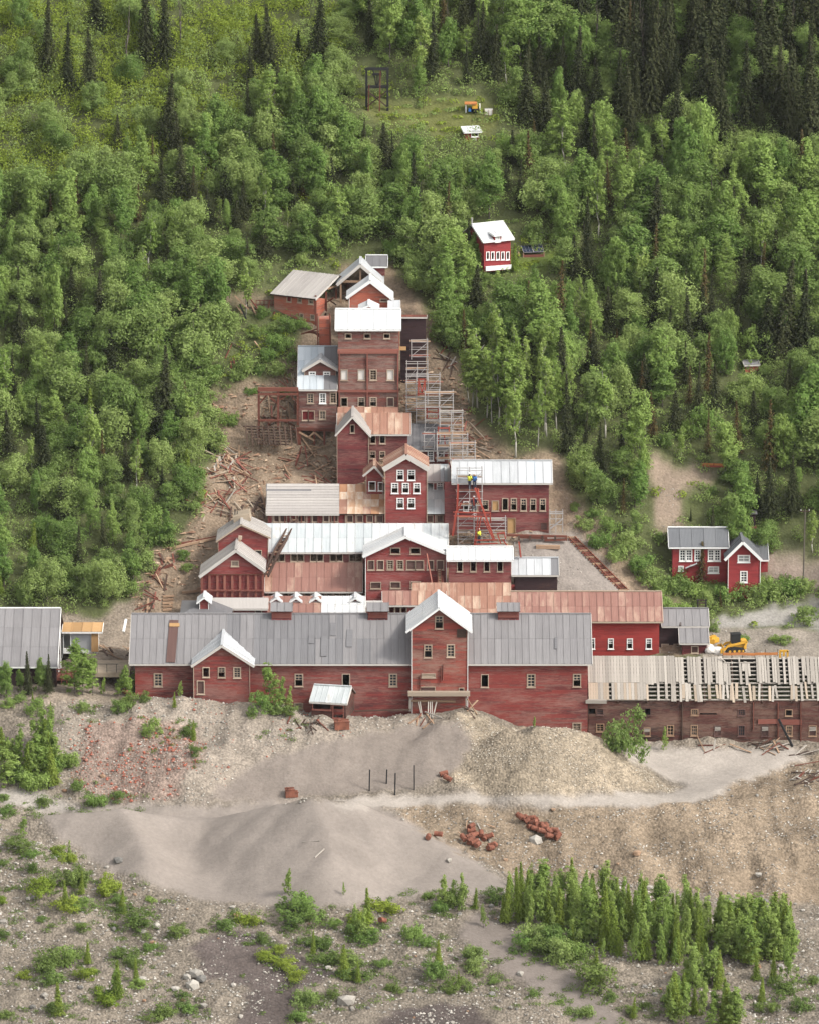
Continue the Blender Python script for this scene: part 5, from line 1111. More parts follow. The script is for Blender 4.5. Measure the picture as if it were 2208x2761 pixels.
def crown_spruce(H, Wd, sparse=1.0, droop=.30, leaf=.33):
    out = []; z = H * .06; k = 0
    while z < H * .985:
        f = z / H; rad = Wd * .5 * (1 - f) ** .95 * nr.uniform(.7, 1.12) + .04; nb = max(4, int(7 * sparse + rad * 1.6))
        a0 = nr.uniform(0, 6.28)
        for b in range(nb):
            a = a0 + b * 6.283 / nb + nr.uniform(-.25, .25); r = rad * nr.uniform(.7, 1.1); m = max(2, int(r / (leaf * .3) * sparse))
            t = (np.arange(m) + nr.uniform(.1, .9, m)) / m; dr = np.array([math.cos(a), math.sin(a), 0])
            p = dr * (t * r)[:, None] + np.array([0, 0, 1]) * (z - droop * r * t ** 1.4)[:, None] + nr.normal(size=(m, 3)) * .05
            nn = unit(np.array([0, 0, .55]) + dr * .8 + nr.normal(size=(m, 3)) * .55); out.append(leaves(p, nn, leaf * (1.3 - .5 * t), .6))
        z += H * .021 + .03; k += 1
    return np.concatenate(out)
def trunk_mesh(H, r, limbs=5, Wd=2.0, lo=.3):
    mb = MB(); pts = [Vector((0, 0, -.6))]; n = 5
    for k in range(1, n + 1): pts.append(Vector((rnd.uniform(-.04, .04) * H * .4, rnd.uniform(-.04, .04) * H * .4, H * k / n)))
    for k in range(n): mb.tube(pts[k], pts[k + 1], r * (1 - k / n * .85), r * (1 - (k + 1) / n * .85), 6)
    for k in range(limbs):
        f = lo + (.85 - lo) * k / max(1, limbs); p = pts[0].lerp(pts[n], f) if False else pts[min(n - 1, int(f * n))].lerp(pts[min(n, int(f * n) + 1)], f * n % 1)
        a = rnd.uniform(0, 6.28); q = p + Vector((math.cos(a) * Wd * .36, math.sin(a) * Wd * .36, H * .12)); mb.tube(p, q, r * .4, r * .12, 5)
    return mesh('trunk', mb.v, mb.f, True)
L_ALD = leaf_mat('alder_leaves', (.158, .258, .064), (.335, .430, .140), (.41, .48, .21), .5)
L_POP = leaf_mat('poplar_leaves', (.178, .295, .076), (.320, .435, .122), (.40, .49, .18), .5)
L_YEL = leaf_mat('willow_scrub_leaves', (.215, .310, .050), (.32, .395, .068), (.39, .44, .10), .48)
L_YPO = leaf_mat('young_poplar_leaves', (.225, .335, .080), (.34, .44, .125), (.42, .50, .18), .48)
L_SPR = leaf_mat('dark_spruce_needles', (.036, .046, .022), (.062, .070, .034), (.10, .10, .05), .12)
L_SPB = leaf_mat('browning_spruce_needles', (.085, .068, .030), (.12, .105, .045), (.19, .10, .055), .15)
L_YSP = leaf_mat('young_spruce_needles', (.185, .265, .050), (.26, .335, .068), (.33, .38, .10), .4)
L_SHR = leaf_mat('low_shrub_leaves', (.125, .195, .055), (.20, .27, .078), (.27, .33, .11), .42)
BARK = wood_mat('grey_bark', (.10, .085, .07), (.20, .175, .145)); BARKW = wood_mat('pale_bark', (.36, .34, .29), (.55, .52, .45)); BARKB = wood_mat('brown_bark', (.065, .05, .04), (.12, .095, .075))
KIND = {}
def kind(name, n, fn): KIND[name] = [fn(k) for k in range(n)]
kind('alder', 9, lambda k: dict(H=6.0, W=5.4, crown=leaf_mesh('crown', crown_bushy(6.0, 5.4 * nr.uniform(.85, 1.1), .3, 170, 44, .21, 1.0, .25, 5 + k % 4), L_ALD), trunk=trunk_mesh(4.6, .13, 6, 4.5, .2), bark=BARK))
kind('poplar', 8, lambda k: dict(H=8.0, W=3.6, crown=leaf_mesh('crown', crown_bushy(8.0, 3.6 * nr.uniform(.85, 1.15), .7, 170, 38, .2, 1.0, .8, 8 + k % 4), L_POP), trunk=trunk_mesh(7.2, .10, 6, 2.2, .25), bark=BARK))
kind('aspen', 4, lambda k: dict(H=8.0, W=2.4, crown=leaf_mesh('crown', crown_bushy(8.0, 2.4, 2.4, 90, 22, .2, 1.0, .6, 10), L_YPO), trunk=trunk_mesh(7.9, .09, 9, 1.6, .35), bark=BARKW))
kind('spruce', 6, lambda k: dict(H=11.0, W=4.4, crown=leaf_mesh('crown', crown_spruce(11.0, 4.4 * nr.uniform(.8, 1.15)), L_SPR), trunk=trunk_mesh(10.8, .15, 0), bark=BARKB))
kind('brown_spruce', 3, lambda k: dict(H=9.0, W=2.8, crown=leaf_mesh('crown', crown_spruce(9.0, 3.4, .6), L_SPB), trunk=trunk_mesh(8.9, .13, 0), bark=BARKB))
kind('young_spruce', 4, lambda k: dict(H=4.0, W=1.35, crown=leaf_mesh('crown', crown_spruce(4.0, 1.7, 1.0 + .15 * k, .15, .17), L_YSP), trunk=trunk_mesh(3.9, .05, 0), bark=BARKB))
kind('young_poplar', 4, lambda k: dict(H=4.0, W=1.5, crown=leaf_mesh('crown', crown_bushy(4.0, 1.35 + .2 * (k % 3), .25, 80, 26, .12, 1.0, .8, 9), L_YPO), trunk=trunk_mesh(3.6, .035, 4, .9, .2), bark=BARK))
kind('snag', 2, lambda k: dict(H=9.0, W=.8, crown=None, trunk=trunk_mesh(9.0, .13, 9, 1.0, .3), bark=BARK))
SHRUB = {'green': [leaf_mesh('shrub', crown_bushy(1.0, 1.8, -.2, 60, 34, .085, .4, .2, 7), L_SHR) for k in range(5)], 'yellow': [leaf_mesh('shrub', crown_bushy(1.0, 1.8, -.2, 60, 34, .09, .4, .2, 7), L_YEL) for k in range(4)],
         'willow': [leaf_mesh('shrub', crown_bushy(1.0, 1.7, -.2, 60, 36, .085, .4, .2, 7), L_ALD) for k in range(5)], 'fresh': [leaf_mesh('shrub', crown_bushy(1.0, 1.7, -.2, 60, 36, .085, .4, .2, 7), L_POP) for k in range(4)]}
def place_name(px, row):
    x, y = px / 1.2807, row / 1.2807
    if y > 1440:
        return 'in the lower right stand' if x > 1000 and y > 1750 else ('on the far left bank' if x < 260 and y < 1760 else 'on the front stony ground')
    if y > 1300: return 'beside the long building'
    if x < 720: side = 'left'
    elif x < 1010: side = 'middle'
    else: side = 'right'
    if y < 210: return {'left': 'on the top left slope', 'middle': 'above the clearing', 'right': 'in the top right wood'}[side]
    if y < 430: return {'left': 'high on the left slope', 'middle': 'just below the clearing', 'right': 'below the dark right wood'}[side]
    if y < 640: return {'left': 'uphill left of the mill', 'middle': 'behind the mill top', 'right': 'near the white roofed house'}[side]
    if y < 900: return {'left': 'in the left wood', 'middle': 'beside the mill tower', 'right': 'in the right wood'}[side]
    return {'left': 'in the lower left wood', 'middle': 'among the mill roofs', 'right': 'near the grey roofed house'}[side]
TREENAME = {'alder': ('alder_tree', 'bushy green tree', 'tree'), 'poplar': ('poplar_tree', 'upright leafy poplar', 'tree'), 'aspen': ('aspen_tree', 'slender pale stemmed tree', 'tree'), 'spruce': ('spruce_tree', 'dark spruce', 'spruce'),
            'brown_spruce': ('brown_spruce_tree', 'thin browning spruce', 'spruce'), 'young_spruce': ('young_spruce', 'little yellow green spruce', 'spruce'), 'young_poplar': ('young_poplar', 'slim young poplar', 'tree'), 'snag': ('dead_tree', 'bare grey dead trunk', 'dead tree')}
COUNT = {}
def size_word(kd, h):
    m = KIND[kd][0]['H']; q = h / m
    return 'very tall' if q > 1.3 else 'tall' if q > 1.08 else 'middling' if q > .85 else 'small' if q > .6 else 'very small'
def tree(kd, x, y, h, wf=1.0, label=None):
    v = rnd.choice(KIND[kd]); p = on(x, y); s = h / v['H']; nm, lw, cat = TREENAME[kd]; COUNT[kd] = COUNT.get(kd, 0) + 1
    px, row = proj(p); pl = place_name(px, row)
    form = 'broad' if wf > 1.12 else 'narrow' if wf < .9 else 'regular'
    t = thing(nm, label or f"{size_word(kd, h)} {form} {lw} {pl}", cat, p, f"{lw}s {pl}")
    mw = Matrix.Translation(p) @ Matrix.Rotation(R(rnd.gauss(0, 2.2)), 4, 'Y') @ Matrix.Rotation(rnd.uniform(0, 6.28), 4, 'Z') @ Matrix.Diagonal((s * wf, s * wf * rnd.uniform(.9, 1.1), s, 1))
    obj('trunk', v['trunk'], v['bark'], t, mw)
    if v['crown']: obj('crown', v['crown'], None, t, mw)
    return t
def shrub(kd, x, y, h, w, label=None):
    p = on(x, y); px, row = proj(p); me = rnd.choice(SHRUB[kd]); mw = Matrix.Translation(p) @ Matrix.Rotation(rnd.uniform(0, 6.28), 4, 'Z') @ Matrix.Diagonal((w / 1.5, w / 1.5, h, 1))
    word = {'green': 'dark green', 'yellow': 'yellow green', 'willow': 'grey green', 'fresh': 'fresh green'}[kd]
    sz = 'large' if w > 2.6 else 'medium' if w > 1.6 else 'little'; fm = 'low spreading' if h < w * .45 else 'rounded' if h < w * .75 else 'upright'
    pl = place_name(px, row); COUNT[kd] = COUNT.get(kd, 0) + 1
    return tag(obj('shrub', me, None, None, mw), label or f"{sz} {fm} {word} shrub {pl}", 'shrub', f"{word} shrubs {pl}")
# what the photo shows free of trees: photo rectangles with the depth at which they stand
KEEP = [(820, 700, 1200, 1200, 44), (740, 720, 960, 900, 56), (640, 820, 900, 960, 57), (680, 930, 940, 1200, 44), (560, 1150, 960, 1420, 36), (560, 1300, 1230, 1640, 24), (1200, 1230, 1500, 1600, 24), (1130, 960, 1300, 1440, 30), (1380, 1400, 1560, 1600, 24),
        (1800, 1425, 2080, 1570, 27), (1385, 600, 1400, 735, 72), (1285, 595, 1395, 715, 72), (1385, 650, 1475, 712, 72), (1180, 265, 1345, 385, 96), (970, 180, 1060, 310, 96), (1050, 300, 1250, 350, 96), (2000, 968, 2050, 1006, 50), (1762, 1250, 1855, 1420, 35), (1840, 1265, 1950, 1300, 36), (1970, 1370, 2050, 1450, 28),
        (985, 685, 1050, 715, 68), (730, 730, 1040, 900, 66), (840, 705, 1040, 800, 66), (650, 815, 760, 850, 58), (1850, 1690, 2300, 1770, 14), (1920, 1620, 2300, 1700, 20), (1780, 1560, 2110, 1580, 25), (2080, 1500, 2208, 1560, 27)]
def fits(px, row, w, h, Y):
    x0, x1, y0, y1 = px - w / 2, px + w / 2, row - h, row
    return not any(x1 > k[0] and x0 < k[2] and y1 > k[1] and y0 < k[3] and Y < k[4] + .5 for k in KEEP)
BARE = {zi[z] for z in ('millslope', 'yard', 'path', 'path2', 'lane', 'terrace', 'clearing', 'lawn', 'ledge', 'gap')}
def zone_at(x, y):
    i = int(np.argmin(np.abs(GX - x))); j = int(np.argmin(np.abs(GY - y))); return int(ZID[j, i])
# spruces the photo shows one by one: view x, view top, view base, kind
SPR = [(100, -10, 150), (143, 45, 192), (190, 55, 198), (205, -40, 62), (310, -45, 132), (348, -30, 137), (546, 28, 142), (570, 12, 152), (530, 95, 180), (670, -20, 152), (627, 62, 132), (350, 152, 312), (376, 232, 332), (383, 292, 412), (345, 332, 432), (407, 347, 427), (477, 337, 432), (513, 377, 462),
       (910, 22, 168), (1043, 50, 172), (1107, 115, 262), (1137, 68, 172), (1145, 150, 275), (1213, 52, 202), (1255, 122, 228), (1307, 102, 242), (1327, 137, 292), (815, 257, 362), (1207, 492, 585), (1237, 497, 588), (1630, 482, 570), (1645, 542, 742), (1690, 562, 745), (1600, 205, 285), (1077, 272, 345),
       (1373, 560, 690), (1505, 762, 862), (350, 722, 900), (330, 812, 930), (95, 892, 1000), (1612, 610, 745), (1356, 742, 850), (975, -30, 60), (1000, 555, 650), (1640, 690, 760), (470, 770, 790), (265, 930, 1012), (150, 560, 645), (440, 395, 470), (500, 420, 482), (560, 470, 545), (40, 640, 725), (240, 690, 790), (700, 330, 402), (620, 372, 440), (1280, 600, 702), (1560, 520, 645), (1480, 600, 705), (1250, 690, 785), (1420, 820, 905), (1585, 820, 905), (20, 860, 960), (130, 1010, 1100), (250, 240, 310)]
for x, t_, b_ in SPR:
    g = G(x * 1.2807, b_ * 1.2807); h = (b_ - t_) * 1.2807 / (F_PX / (g - CAM).length) / math.cos(R(11)); tree('spruce', g.x, g.y, h, min(1.7, max(1.0, 9.0 / h) * rnd.uniform(1.0, 1.3)))
    KEEP.append((x * 1.2807 - 12, t_ * 1.2807, x * 1.2807 + 12, (b_ - (b_ - t_) * .22) * 1.2807, g.y))
for x, t_, b_ in ((218, 905, 992), (293, 922, 1015), (407, 350, 428), (865, 452, 525), (1430, 622, 722), (540, 385, 440), (1350, 760, 860), (1135, 750, 800), (390, 800, 900), (640, 360, 420), (1370, 850, 900), (1450, 770, 850)):
    g = G(x * 1.2807, b_ * 1.2807); h = (b_ - t_) * 1.2807 / (F_PX / (g - CAM).length) / math.cos(R(11)); tree('brown_spruce', g.x, g.y, h)
for x, t_, b_ in ((268, 10, 168), (382, -30, 95), (1010, -10, 120), (945, 0, 90), (1355, 0, 180), (1250, -20, 150), (1660, 0, 120)):
    g = G(x * 1.2807, b_ * 1.2807); h = (b_ - t_) * 1.2807 / (F_PX / (g - CAM).length); tree('snag', g.x, g.y, h)
g = G(*ZF(945, 800)); tree('brown_spruce', g.x, g.y, 4.9, 1.5, 'ragged brown spruce standing in front of the grey roofed house')
for kd, x, yb, h in (('spruce', 1042, 1640, 6.2), ('poplar', 1105, 1668, 3.6), ('poplar', 1075, 1650, 4.6), ('poplar', 1140, 1690, 3.0), ('young_spruce', 1398, 1640, 3.2)):
    g = G(*ZI(x, yb)); tree(kd, g.x, g.y, h, 1.0)
# pale slender trees right of the scaffold
for k in range(26):
    vx, vy = rnd.uniform(930, 1180), rnd.uniform(800, 950)
    if vy > 955 - abs(vx - 1060) * .2: continue
    g = G(vx * 1.2807, vy * 1.2807)
    if zone_at(g.x, g.y) in BARE: continue
    tree('aspen', g.x, g.y, rnd.uniform(5.5, 9.0), rnd.uniform(.9, 1.2))
# the wood
cands = []
st_ = 2.75
yv = 21.0
while yv < 112:
    xv = -52.0 + rnd.uniform(0, 1)
    while xv < 52:
        cands.append((xv + rnd.uniform(-1, 1), yv + rnd.uniform(-1, 1))); xv += st_
    yv += st_
rnd.shuffle(cands)
cover = []
for x, y in cands:
    p = on(x, y); px, row = proj(p)
    if not (-90 < px < 2300 and -10 < row < 1690): continue
    if zone_at(x, y) in BARE: continue
    vx, vy = px / 1.2807, row / 1.2807; sc = F_PX / (p - CAM).length
    u_ = rnd.random(); wf = rnd.uniform(.82, 1.25)
    if vx < 760 and vy < 150 + .55 * max(0, 700 - vx) * .9 and vy < 440:      # open scrub at the upper left
        cover.append((x, y, 'yellow' if u_ < .75 else 'green'))
        if u_ > .2: continue
        kd, h = 'alder', rnd.uniform(3.0, 4.6)
    elif 925 < vx < 1175 and 770 < vy < 965:
        if u_ < .25: continue
        kd, h = 'aspen', rnd.uniform(5.5, 9.0)
    elif vx > 1180 + max(0, vy - 100) * .9 and vy < 340:                        # dark wood
        kd, h = ('spruce', rnd.uniform(9, 15)) if u_ < .56 else ('brown_spruce', rnd.uniform(8, 12)) if u_ < .62 else ('snag', rnd.uniform(7, 10)) if u_ < .65 else ('alder', rnd.uniform(4, 6))
    elif vx < 760 and vy < 520: kd, h = ('alder', rnd.uniform(4.2, 6.6)) if u_ < .46 else ('poplar', rnd.uniform(5, 8.5)) if u_ < .78 else ('spruce', rnd.uniform(4, 9)) if u_ < .88 else ('aspen', rnd.uniform(6, 8.5)) if u_ < .95 else ('brown_spruce', rnd.uniform(4, 7))
    elif vx < 720: kd, h = ('alder', rnd.uniform(3.6, 7.0)) if u_ < .56 else ('poplar', rnd.uniform(4.5, 8.5)) if u_ < .80 else ('spruce', rnd.uniform(4, 8)) if u_ < .88 else ('young_spruce', rnd.uniform(3.5, 5.5)) if u_ < .93 else ('aspen', rnd.uniform(5, 8))
    else: kd, h = ('alder', rnd.uniform(4.2, 7.0)) if u_ < .36 else ('poplar', rnd.uniform(5, 9.5)) if u_ < .72 else ('aspen', rnd.uniform(6, 9)) if u_ < .82 else ('brown_spruce', rnd.uniform(5, 8)) if u_ < .89 else ('spruce', rnd.uniform(5, 10))
    if vy > 1000: h *= .72
    ok = False
    for q in (1, .7, .48, .3):
        K = KIND[kd][0]
        if fits(px, row, K['W'] * h * q / K['H'] * wf * sc * .8, h * q * sc * .95, p.y): ok = True; break
    if not ok: cover.append((x, y, 'green')) if fits(px, row, 1.8 * sc, .8 * sc, p.y) else None; continue
    if q <= .48 and kd in ('alder', 'poplar'): shrub('willow' if kd == 'alder' else 'fresh', x, y, max(.8, h * q * .8), max(1.3, h * q * .9)); continue
    if COUNT.get(kd, 0) >= 300: cover.append((x, y, 'green')); continue
    tree(kd, x, y, h * q, wf)
# low undergrowth that no one could count: one mass of leaves over the forest floor
acc = {'yellow': [], 'green': []}
def mass(x, y, kd, r, h, n=70):
    z = float(gz(x, y)); d = unit(nr.normal(size=(n, 3)) + np.array([0, 0, .4])); d[:, 2] = np.abs(d[:, 2])
    p = np.array([x, y, z]) + d * np.array([r, r, h]) * nr.uniform(.7, 1.1, (n, 1)); nn = unit(d + nr.normal(size=(n, 3)) * .5)
    acc[kd].append(leaves(p, nn, nr.uniform(.16, .32, n)))
for x, y, kd in cover:
    for q in range(5 if kd == 'yellow' else 3):
        mass(x + rnd.uniform(-1.4, 1.4), y + rnd.uniform(-1.4, 1.4), kd if rnd.random() < .8 else 'green', rnd.uniform(.8, 1.7), rnd.uniform(.9, 2.8), 150)
yv = 20.0
while yv < 112:
    xv = -52.0
    while xv < 52:
        x, y = xv + rnd.uniform(-.9, .9), yv + rnd.uniform(-.9, .9); z_ = zone_at(x, y)
        if z_ == zi['forest'] or z_ in (zi['clearing'], zi['lawn']):
            p = on(x, y); px, row = proj(p)
            if -80 < px < 2290:
                cl = z_ in (zi['clearing'], zi['lawn']) or not fits(px, row, 20, 12, y); mass(x, y, 'yellow' if (cl and rnd.random() < .6) or (px < 900 and row < 560) else 'green', rnd.uniform(.5, 1.0), .2 if z_ == zi['lawn'] else rnd.uniform(.2, .7) if cl else rnd.uniform(.5, 1.4), 62)
        xv += 1.35
    yv += 1.35
for kd, m in (('yellow', L_YEL), ('green', L_ALD)):
    me = leaf_mesh('undergrowth', np.concatenate(acc[kd]), m)
    tag(obj('undergrowth', me), f"{'yellow green' if kd == 'yellow' else 'green'} undergrowth covering the wooded slope", 'undergrowth', None, 'stuff')
# shrubs on the bare slope left of the mill
for vx, vy, w in ((590, 735, 60), (560, 760, 50), (540, 705, 45), (610, 700, 50), (480, 895, 45), (430, 850, 60), (400, 800, 70), (440, 790, 60), (590, 790, 50), (625, 760, 40), (500, 800, 35), (520, 780, 40), (460, 730, 60), (420, 700, 80), (380, 700, 60), (640, 690, 36), (575, 700, 40), (395, 1010, 60), (375, 1050, 60), (410, 1075, 40), (345, 1150, 60), (385, 1175, 35), (395, 1200, 30), (300, 1200, 60), (280, 1250, 50), (530, 830, 30), (600, 830, 26), (330, 1100, 60), (310, 1140, 60),
                  (1210, 1075, 26), (1230, 1110, 40), (1260, 1150, 50), (1300, 1180, 50), (1340, 1200, 60), (1280, 1120, 50), (1250, 1090, 40), (1320, 1150, 60), (1360, 1230, 60), (1400, 1250, 60), (1430, 1240, 60), (1470, 1255, 60), (1500, 1250, 50), (1530, 1260, 60), (1560, 1255, 50), (1590, 1262, 60), (1620, 1255, 60), (1650, 1250, 60), (1690, 1240, 50), (1400, 1290, 60), (1440, 1292, 50), (1470, 1295, 50), (1690, 1310, 60), (1560, 1350, 30), (1650, 1355, 36), (1630, 1350, 26), (1500, 1330, 26)):
    g = G(vx * 1.2807, vy * 1.2807); ww = w * 1.2807 / 25; shrub('fresh' if rnd.random() < .5 else 'willow', g.x, g.y, ww * rnd.uniform(.5, .75), ww)
# ------------------------------------------------------------------ plants on the stony ground
Z7 = zoom(0, 2150, 1.5616); Z8 = zoom(1104, 2150, 1.5616); Z5 = zoom(0, 1850, 1.5616)
for x, y, w in ((80, 215, 130), (130, 250, 70), (245, 235, 70), (285, 268, 80), (140, 305, 70), (160, 400, 130), (300, 370, 150), (340, 340, 110), (450, 395, 120), (280, 470, 110), (350, 465, 110), (510, 445, 80), (520, 480, 80), (640, 440, 50), (585, 545, 130), (755, 580, 90), (940, 555, 80), (1040, 535, 90), (480, 550, 50), (1090, 610, 80),
                (1230, 480, 160), (1330, 510, 120), (1240, 550, 110), (1400, 540, 80), (1520, 540, 130), (1530, 600, 130), (1340, 630, 130), (1370, 695, 120), (1450, 700, 120), (1480, 765, 130), (1610, 480, 120), (1130, 680, 90), (1220, 715, 100), (1250, 765, 80), (1610, 720, 80), (530, 680, 110), (560, 705, 70), (230, 720, 160), (290, 690, 120), (220, 770, 100), (370, 755, 90), (440, 860, 120), (490, 830, 90), (575, 800, 80), (250, 905, 100), (770, 850, 80), (680, 930, 130), (790, 900, 90), (1290, 880, 120), (1400, 840, 60), (1660, 815, 80), (40, 930, 90), (100, 760, 60), (1250, 945, 80), (20, 590, 60), (20, 290, 60), (0, 440, 60), (640, 640, 60), (1000, 520, 40), (1180, 650, 60), (340, 560, 60), (180, 520, 50)):
    g = G(*Z7(x, y)); ww = w / 1.5616 / 27; shrub(rnd.choice(['green', 'green', 'fresh', 'willow', 'yellow']), g.x, g.y, ww * rnd.uniform(.38, .6), ww)
for x, y, w in ((180, 440, 130), (120, 480, 70), (80, 430, 50), (350, 440, 90), (110, 755, 130), (270, 685, 100), (265, 735, 90), (205, 820, 110), (350, 785, 50), (770, 800, 160), (850, 850, 50), (525, 835, 40), (630, 872, 40), (740, 925, 70), (940, 905, 60), (20, 600, 90), (60, 625, 80), (1090, 870, 60), (1560, 830, 120), (480, 640, 120), (560, 670, 130), (640, 690, 140), (700, 670, 120), (520, 610, 140), (610, 630, 150), (690, 620, 120), (1500, 900, 90), (1640, 900, 90), (1700, 780, 60), (990, 880, 40)):
    g = G(*Z8(x, y)); ww = w / 1.5616 / 27; shrub(rnd.choice(['green', 'fresh', 'willow']), g.x, g.y, ww * rnd.uniform(.5, .75), ww)
for x, y, w in ((350, 110, 60), (515, 110, 90), (640, 200, 90), (795, 200, 80), (820, 290, 50), (330, 440, 60), (410, 500, 90), (200, 500, 80), (500, 490, 60), (1060, 130, 50), (1100, 95, 120), (1180, 110, 100), (1230, 125, 60), (150, 110, 90), (30, 90, 70), (90, 60, 60), (550, 75, 90), (600, 60, 70), (30, 540, 60), (20, 480, 50)):
    g = G(*Z5(x, y)); ww = w / 1.5616 / 26.5; shrub(rnd.choice(['green', 'fresh', 'willow']), g.x, g.y, ww * rnd.uniform(.55, .85), ww)
for Z, x, yb, yt in ((Z7, 345, 410, 310), (Z7, 280, 470, 350), (Z7, 515, 490, 390), (Z7, 250, 920, 780), (Z7, 500, 850, 690), (Z7, 1550, 520, 380), (Z7, 1450, 760, 620), (Z7, 1510, 780, 690), (Z7, 575, 780, 680), (Z7, 370, 700, 610), (Z7, 1240, 545, 470), (Z7, 1320, 660, 560), (Z8, 780, 780, 630), (Z8, 470, 400, 270), (Z8, 275, 470, 380), (Z8, 1460, 770, 660), (Z8, 1530, 780, 640), (Z8, 1480, 860, 760), (Z8, 940, 930, 840), (Z5, 815, 230, 140), (Z5, 140, 60, 20), (Z5, 215, 110, 60), (Z5, 735, 90, 20), (Z8, 120, 740, 600), (Z8, 205, 800, 730)):
    g = G(*Z(x, yb)); tree('young_spruce', g.x, g.y, (yb - yt) / 1.5616 / 26.5, rnd.uniform(.8, 1.2))
for Z, x, yb, yt in ((Z7, 1215, 410, 300), (Z7, 1500, 590, 450), (Z7, 1530, 600, 470), (Z7, 1450, 410, 355), (Z7, 100, 170, 80), (Z7, 300, 260, 180), (Z7, 490, 850, 720), (Z8, 220, 480, 320), (Z8, 140, 470, 330), (Z8, 180, 470, 350), (Z8, 310, 545, 450), (Z8, 1590, 790, 600), (ZD, 830, 700, 345), (ZD, 860, 740, 480), (ZD, 925, 770, 565), (ZD, 800, 720, 520), (ZD, 980, 770, 620), (ZD, 285, 690, 585), (ZD, 340, 690, 590), (ZE, 840, 865, 800), (ZG, 625, 845, 670)):
    g = G(*Z(x, yb)); s_ = {id(Z7): 1.5616, id(Z8): 1.5616}.get(id(Z), 2.155 if Z is ZD or Z is ZE else 2.62); tree('young_poplar', g.x, g.y, (yb - yt) / s_ / 26.0, rnd.uniform(.8, 1.15))
g = G(*ZG(350, 845)); shrub('willow', g.x, g.y, 4.4, 4.2, 'big loose grey green bush against the derelict building')
low = []
for o in [o for o in COL.objects if o.name.startswith('shrub') and o.matrix_basis.translation.y < -5]:
    c_ = o.matrix_basis.translation
    for q in range(rnd.randrange(5, 11)): low.append((c_.x + rnd.gauss(0, 1.6), c_.y + rnd.gauss(0, 1.4), rnd.uniform(.3, .9), rnd.uniform(.12, .5)))
acc['low'] = []; sv = leaves
for x, y, r_, h_ in low:
    n = int(110 * r_); z = float(gz(x, y)); d = unit(nr.normal(size=(n, 3)) + np.array([0, 0, .4])); d[:, 2] = np.abs(d[:, 2])
    p = np.array([x, y, z]) + d * np.array([r_, r_, h_]) * nr.uniform(.4, 1.1, (n, 1)); acc['low'].append(leaves(p, unit(d + nr.normal(size=(n, 3)) * .5), nr.uniform(.10, .2, n)))
tag(obj('ground_cover', leaf_mesh('ground_cover', np.concatenate(acc['low']), L_SHR)), 'low green ground cover in patches on the stony ground', 'ground cover', None, 'stuff')
# trees at the far left on the bank
for x, yb, yt in ((320, 1290, 775), (540, 1260, 810), (70, 1330, 900), (240, 1250, 1000), (440, 1260, 870), (20, 1300, 960)):
    g = G(*ZH(x, yb)); tree('spruce' if x in (320, 540) else 'poplar', g.x, g.y, (yb - yt) / 4.105 / 26, 1.0)
for x, yb, yt in ((830, 1280, 650), (920, 1290, 760), (1030, 1290, 820), (880, 1250, 900), (1400, 1300, 940), (1500, 1300, 1020), (1340, 1290, 1050), (1150, 1290, 1080)):
    g = G(*ZH(x, yb)); tree('young_poplar', g.x, g.y, (yb - yt) / 4.105 / 26, 1.5 if x > 1300 else 1.1)
for k in range(26):
    x, y = rnd.uniform(0, 230), rnd.uniform(250, 430)
    if x > 320 - (430 - y) * .1: continue
    g = G(*Z5(x, y)); tree('young_poplar' if rnd.random() < .6 else 'young_spruce', g.x, g.y, rnd.uniform(2.2, 5.0), rnd.uniform(.8, 1.3))
for x, y, w in ((150, 430, 120), (280, 350, 110), (90, 410, 100), (40, 400, 110), (220, 360, 100)):
    g = G(*Z5(x, y)); shrub('fresh', g.x, g.y, 1.9, w / 1.5616 / 26)
# stand of young trees at the lower right
stand = [(365, 520), (500, 560), (640, 600), (760, 690), (900, 705), (1060, 725), (1250, 700), (1330, 640), (1340, 540), (1100, 500), (800, 470), (480, 450)]
n_ = 0
while n_ < 150:
    x, y = rnd.uniform(360, 1340), rnd.uniform(450, 720)
    if not bool(inpoly(np.array(x), np.array(y), stand)): continue
    g = G(*Z8(x, y)); u_ = rnd.random(); n_ += 1; top = 330 + max(0, 560 - x) * .1
    tree('young_spruce' if u_ < .38 else 'young_poplar', g.x, g.y, 2.0 + 3.8 * rnd.random() ** 1.1, rnd.uniform(.65, 1.15))
for k in range(78):
    x, y = rnd.uniform(1300, 1605), rnd.uniform(580, 705); g = G(*Z8(x, y)); tree('young_spruce' if rnd.random() < .35 else 'young_poplar', g.x, g.y, rnd.uniform(3.0, 5.4), rnd.uniform(.9, 1.3))
for k in range(52):
    x, y = rnd.uniform(1090, 1400), rnd.uniform(760, 980)
    if abs(x - 1245) > 60 + (y - 700) * .4: continue
    g = G(*Z8(x, y)); tree('young_spruce' if rnd.random() < .3 else 'young_poplar', g.x, g.y, rnd.uniform(1.8, 4.4), rnd.uniform(.9, 1.5))

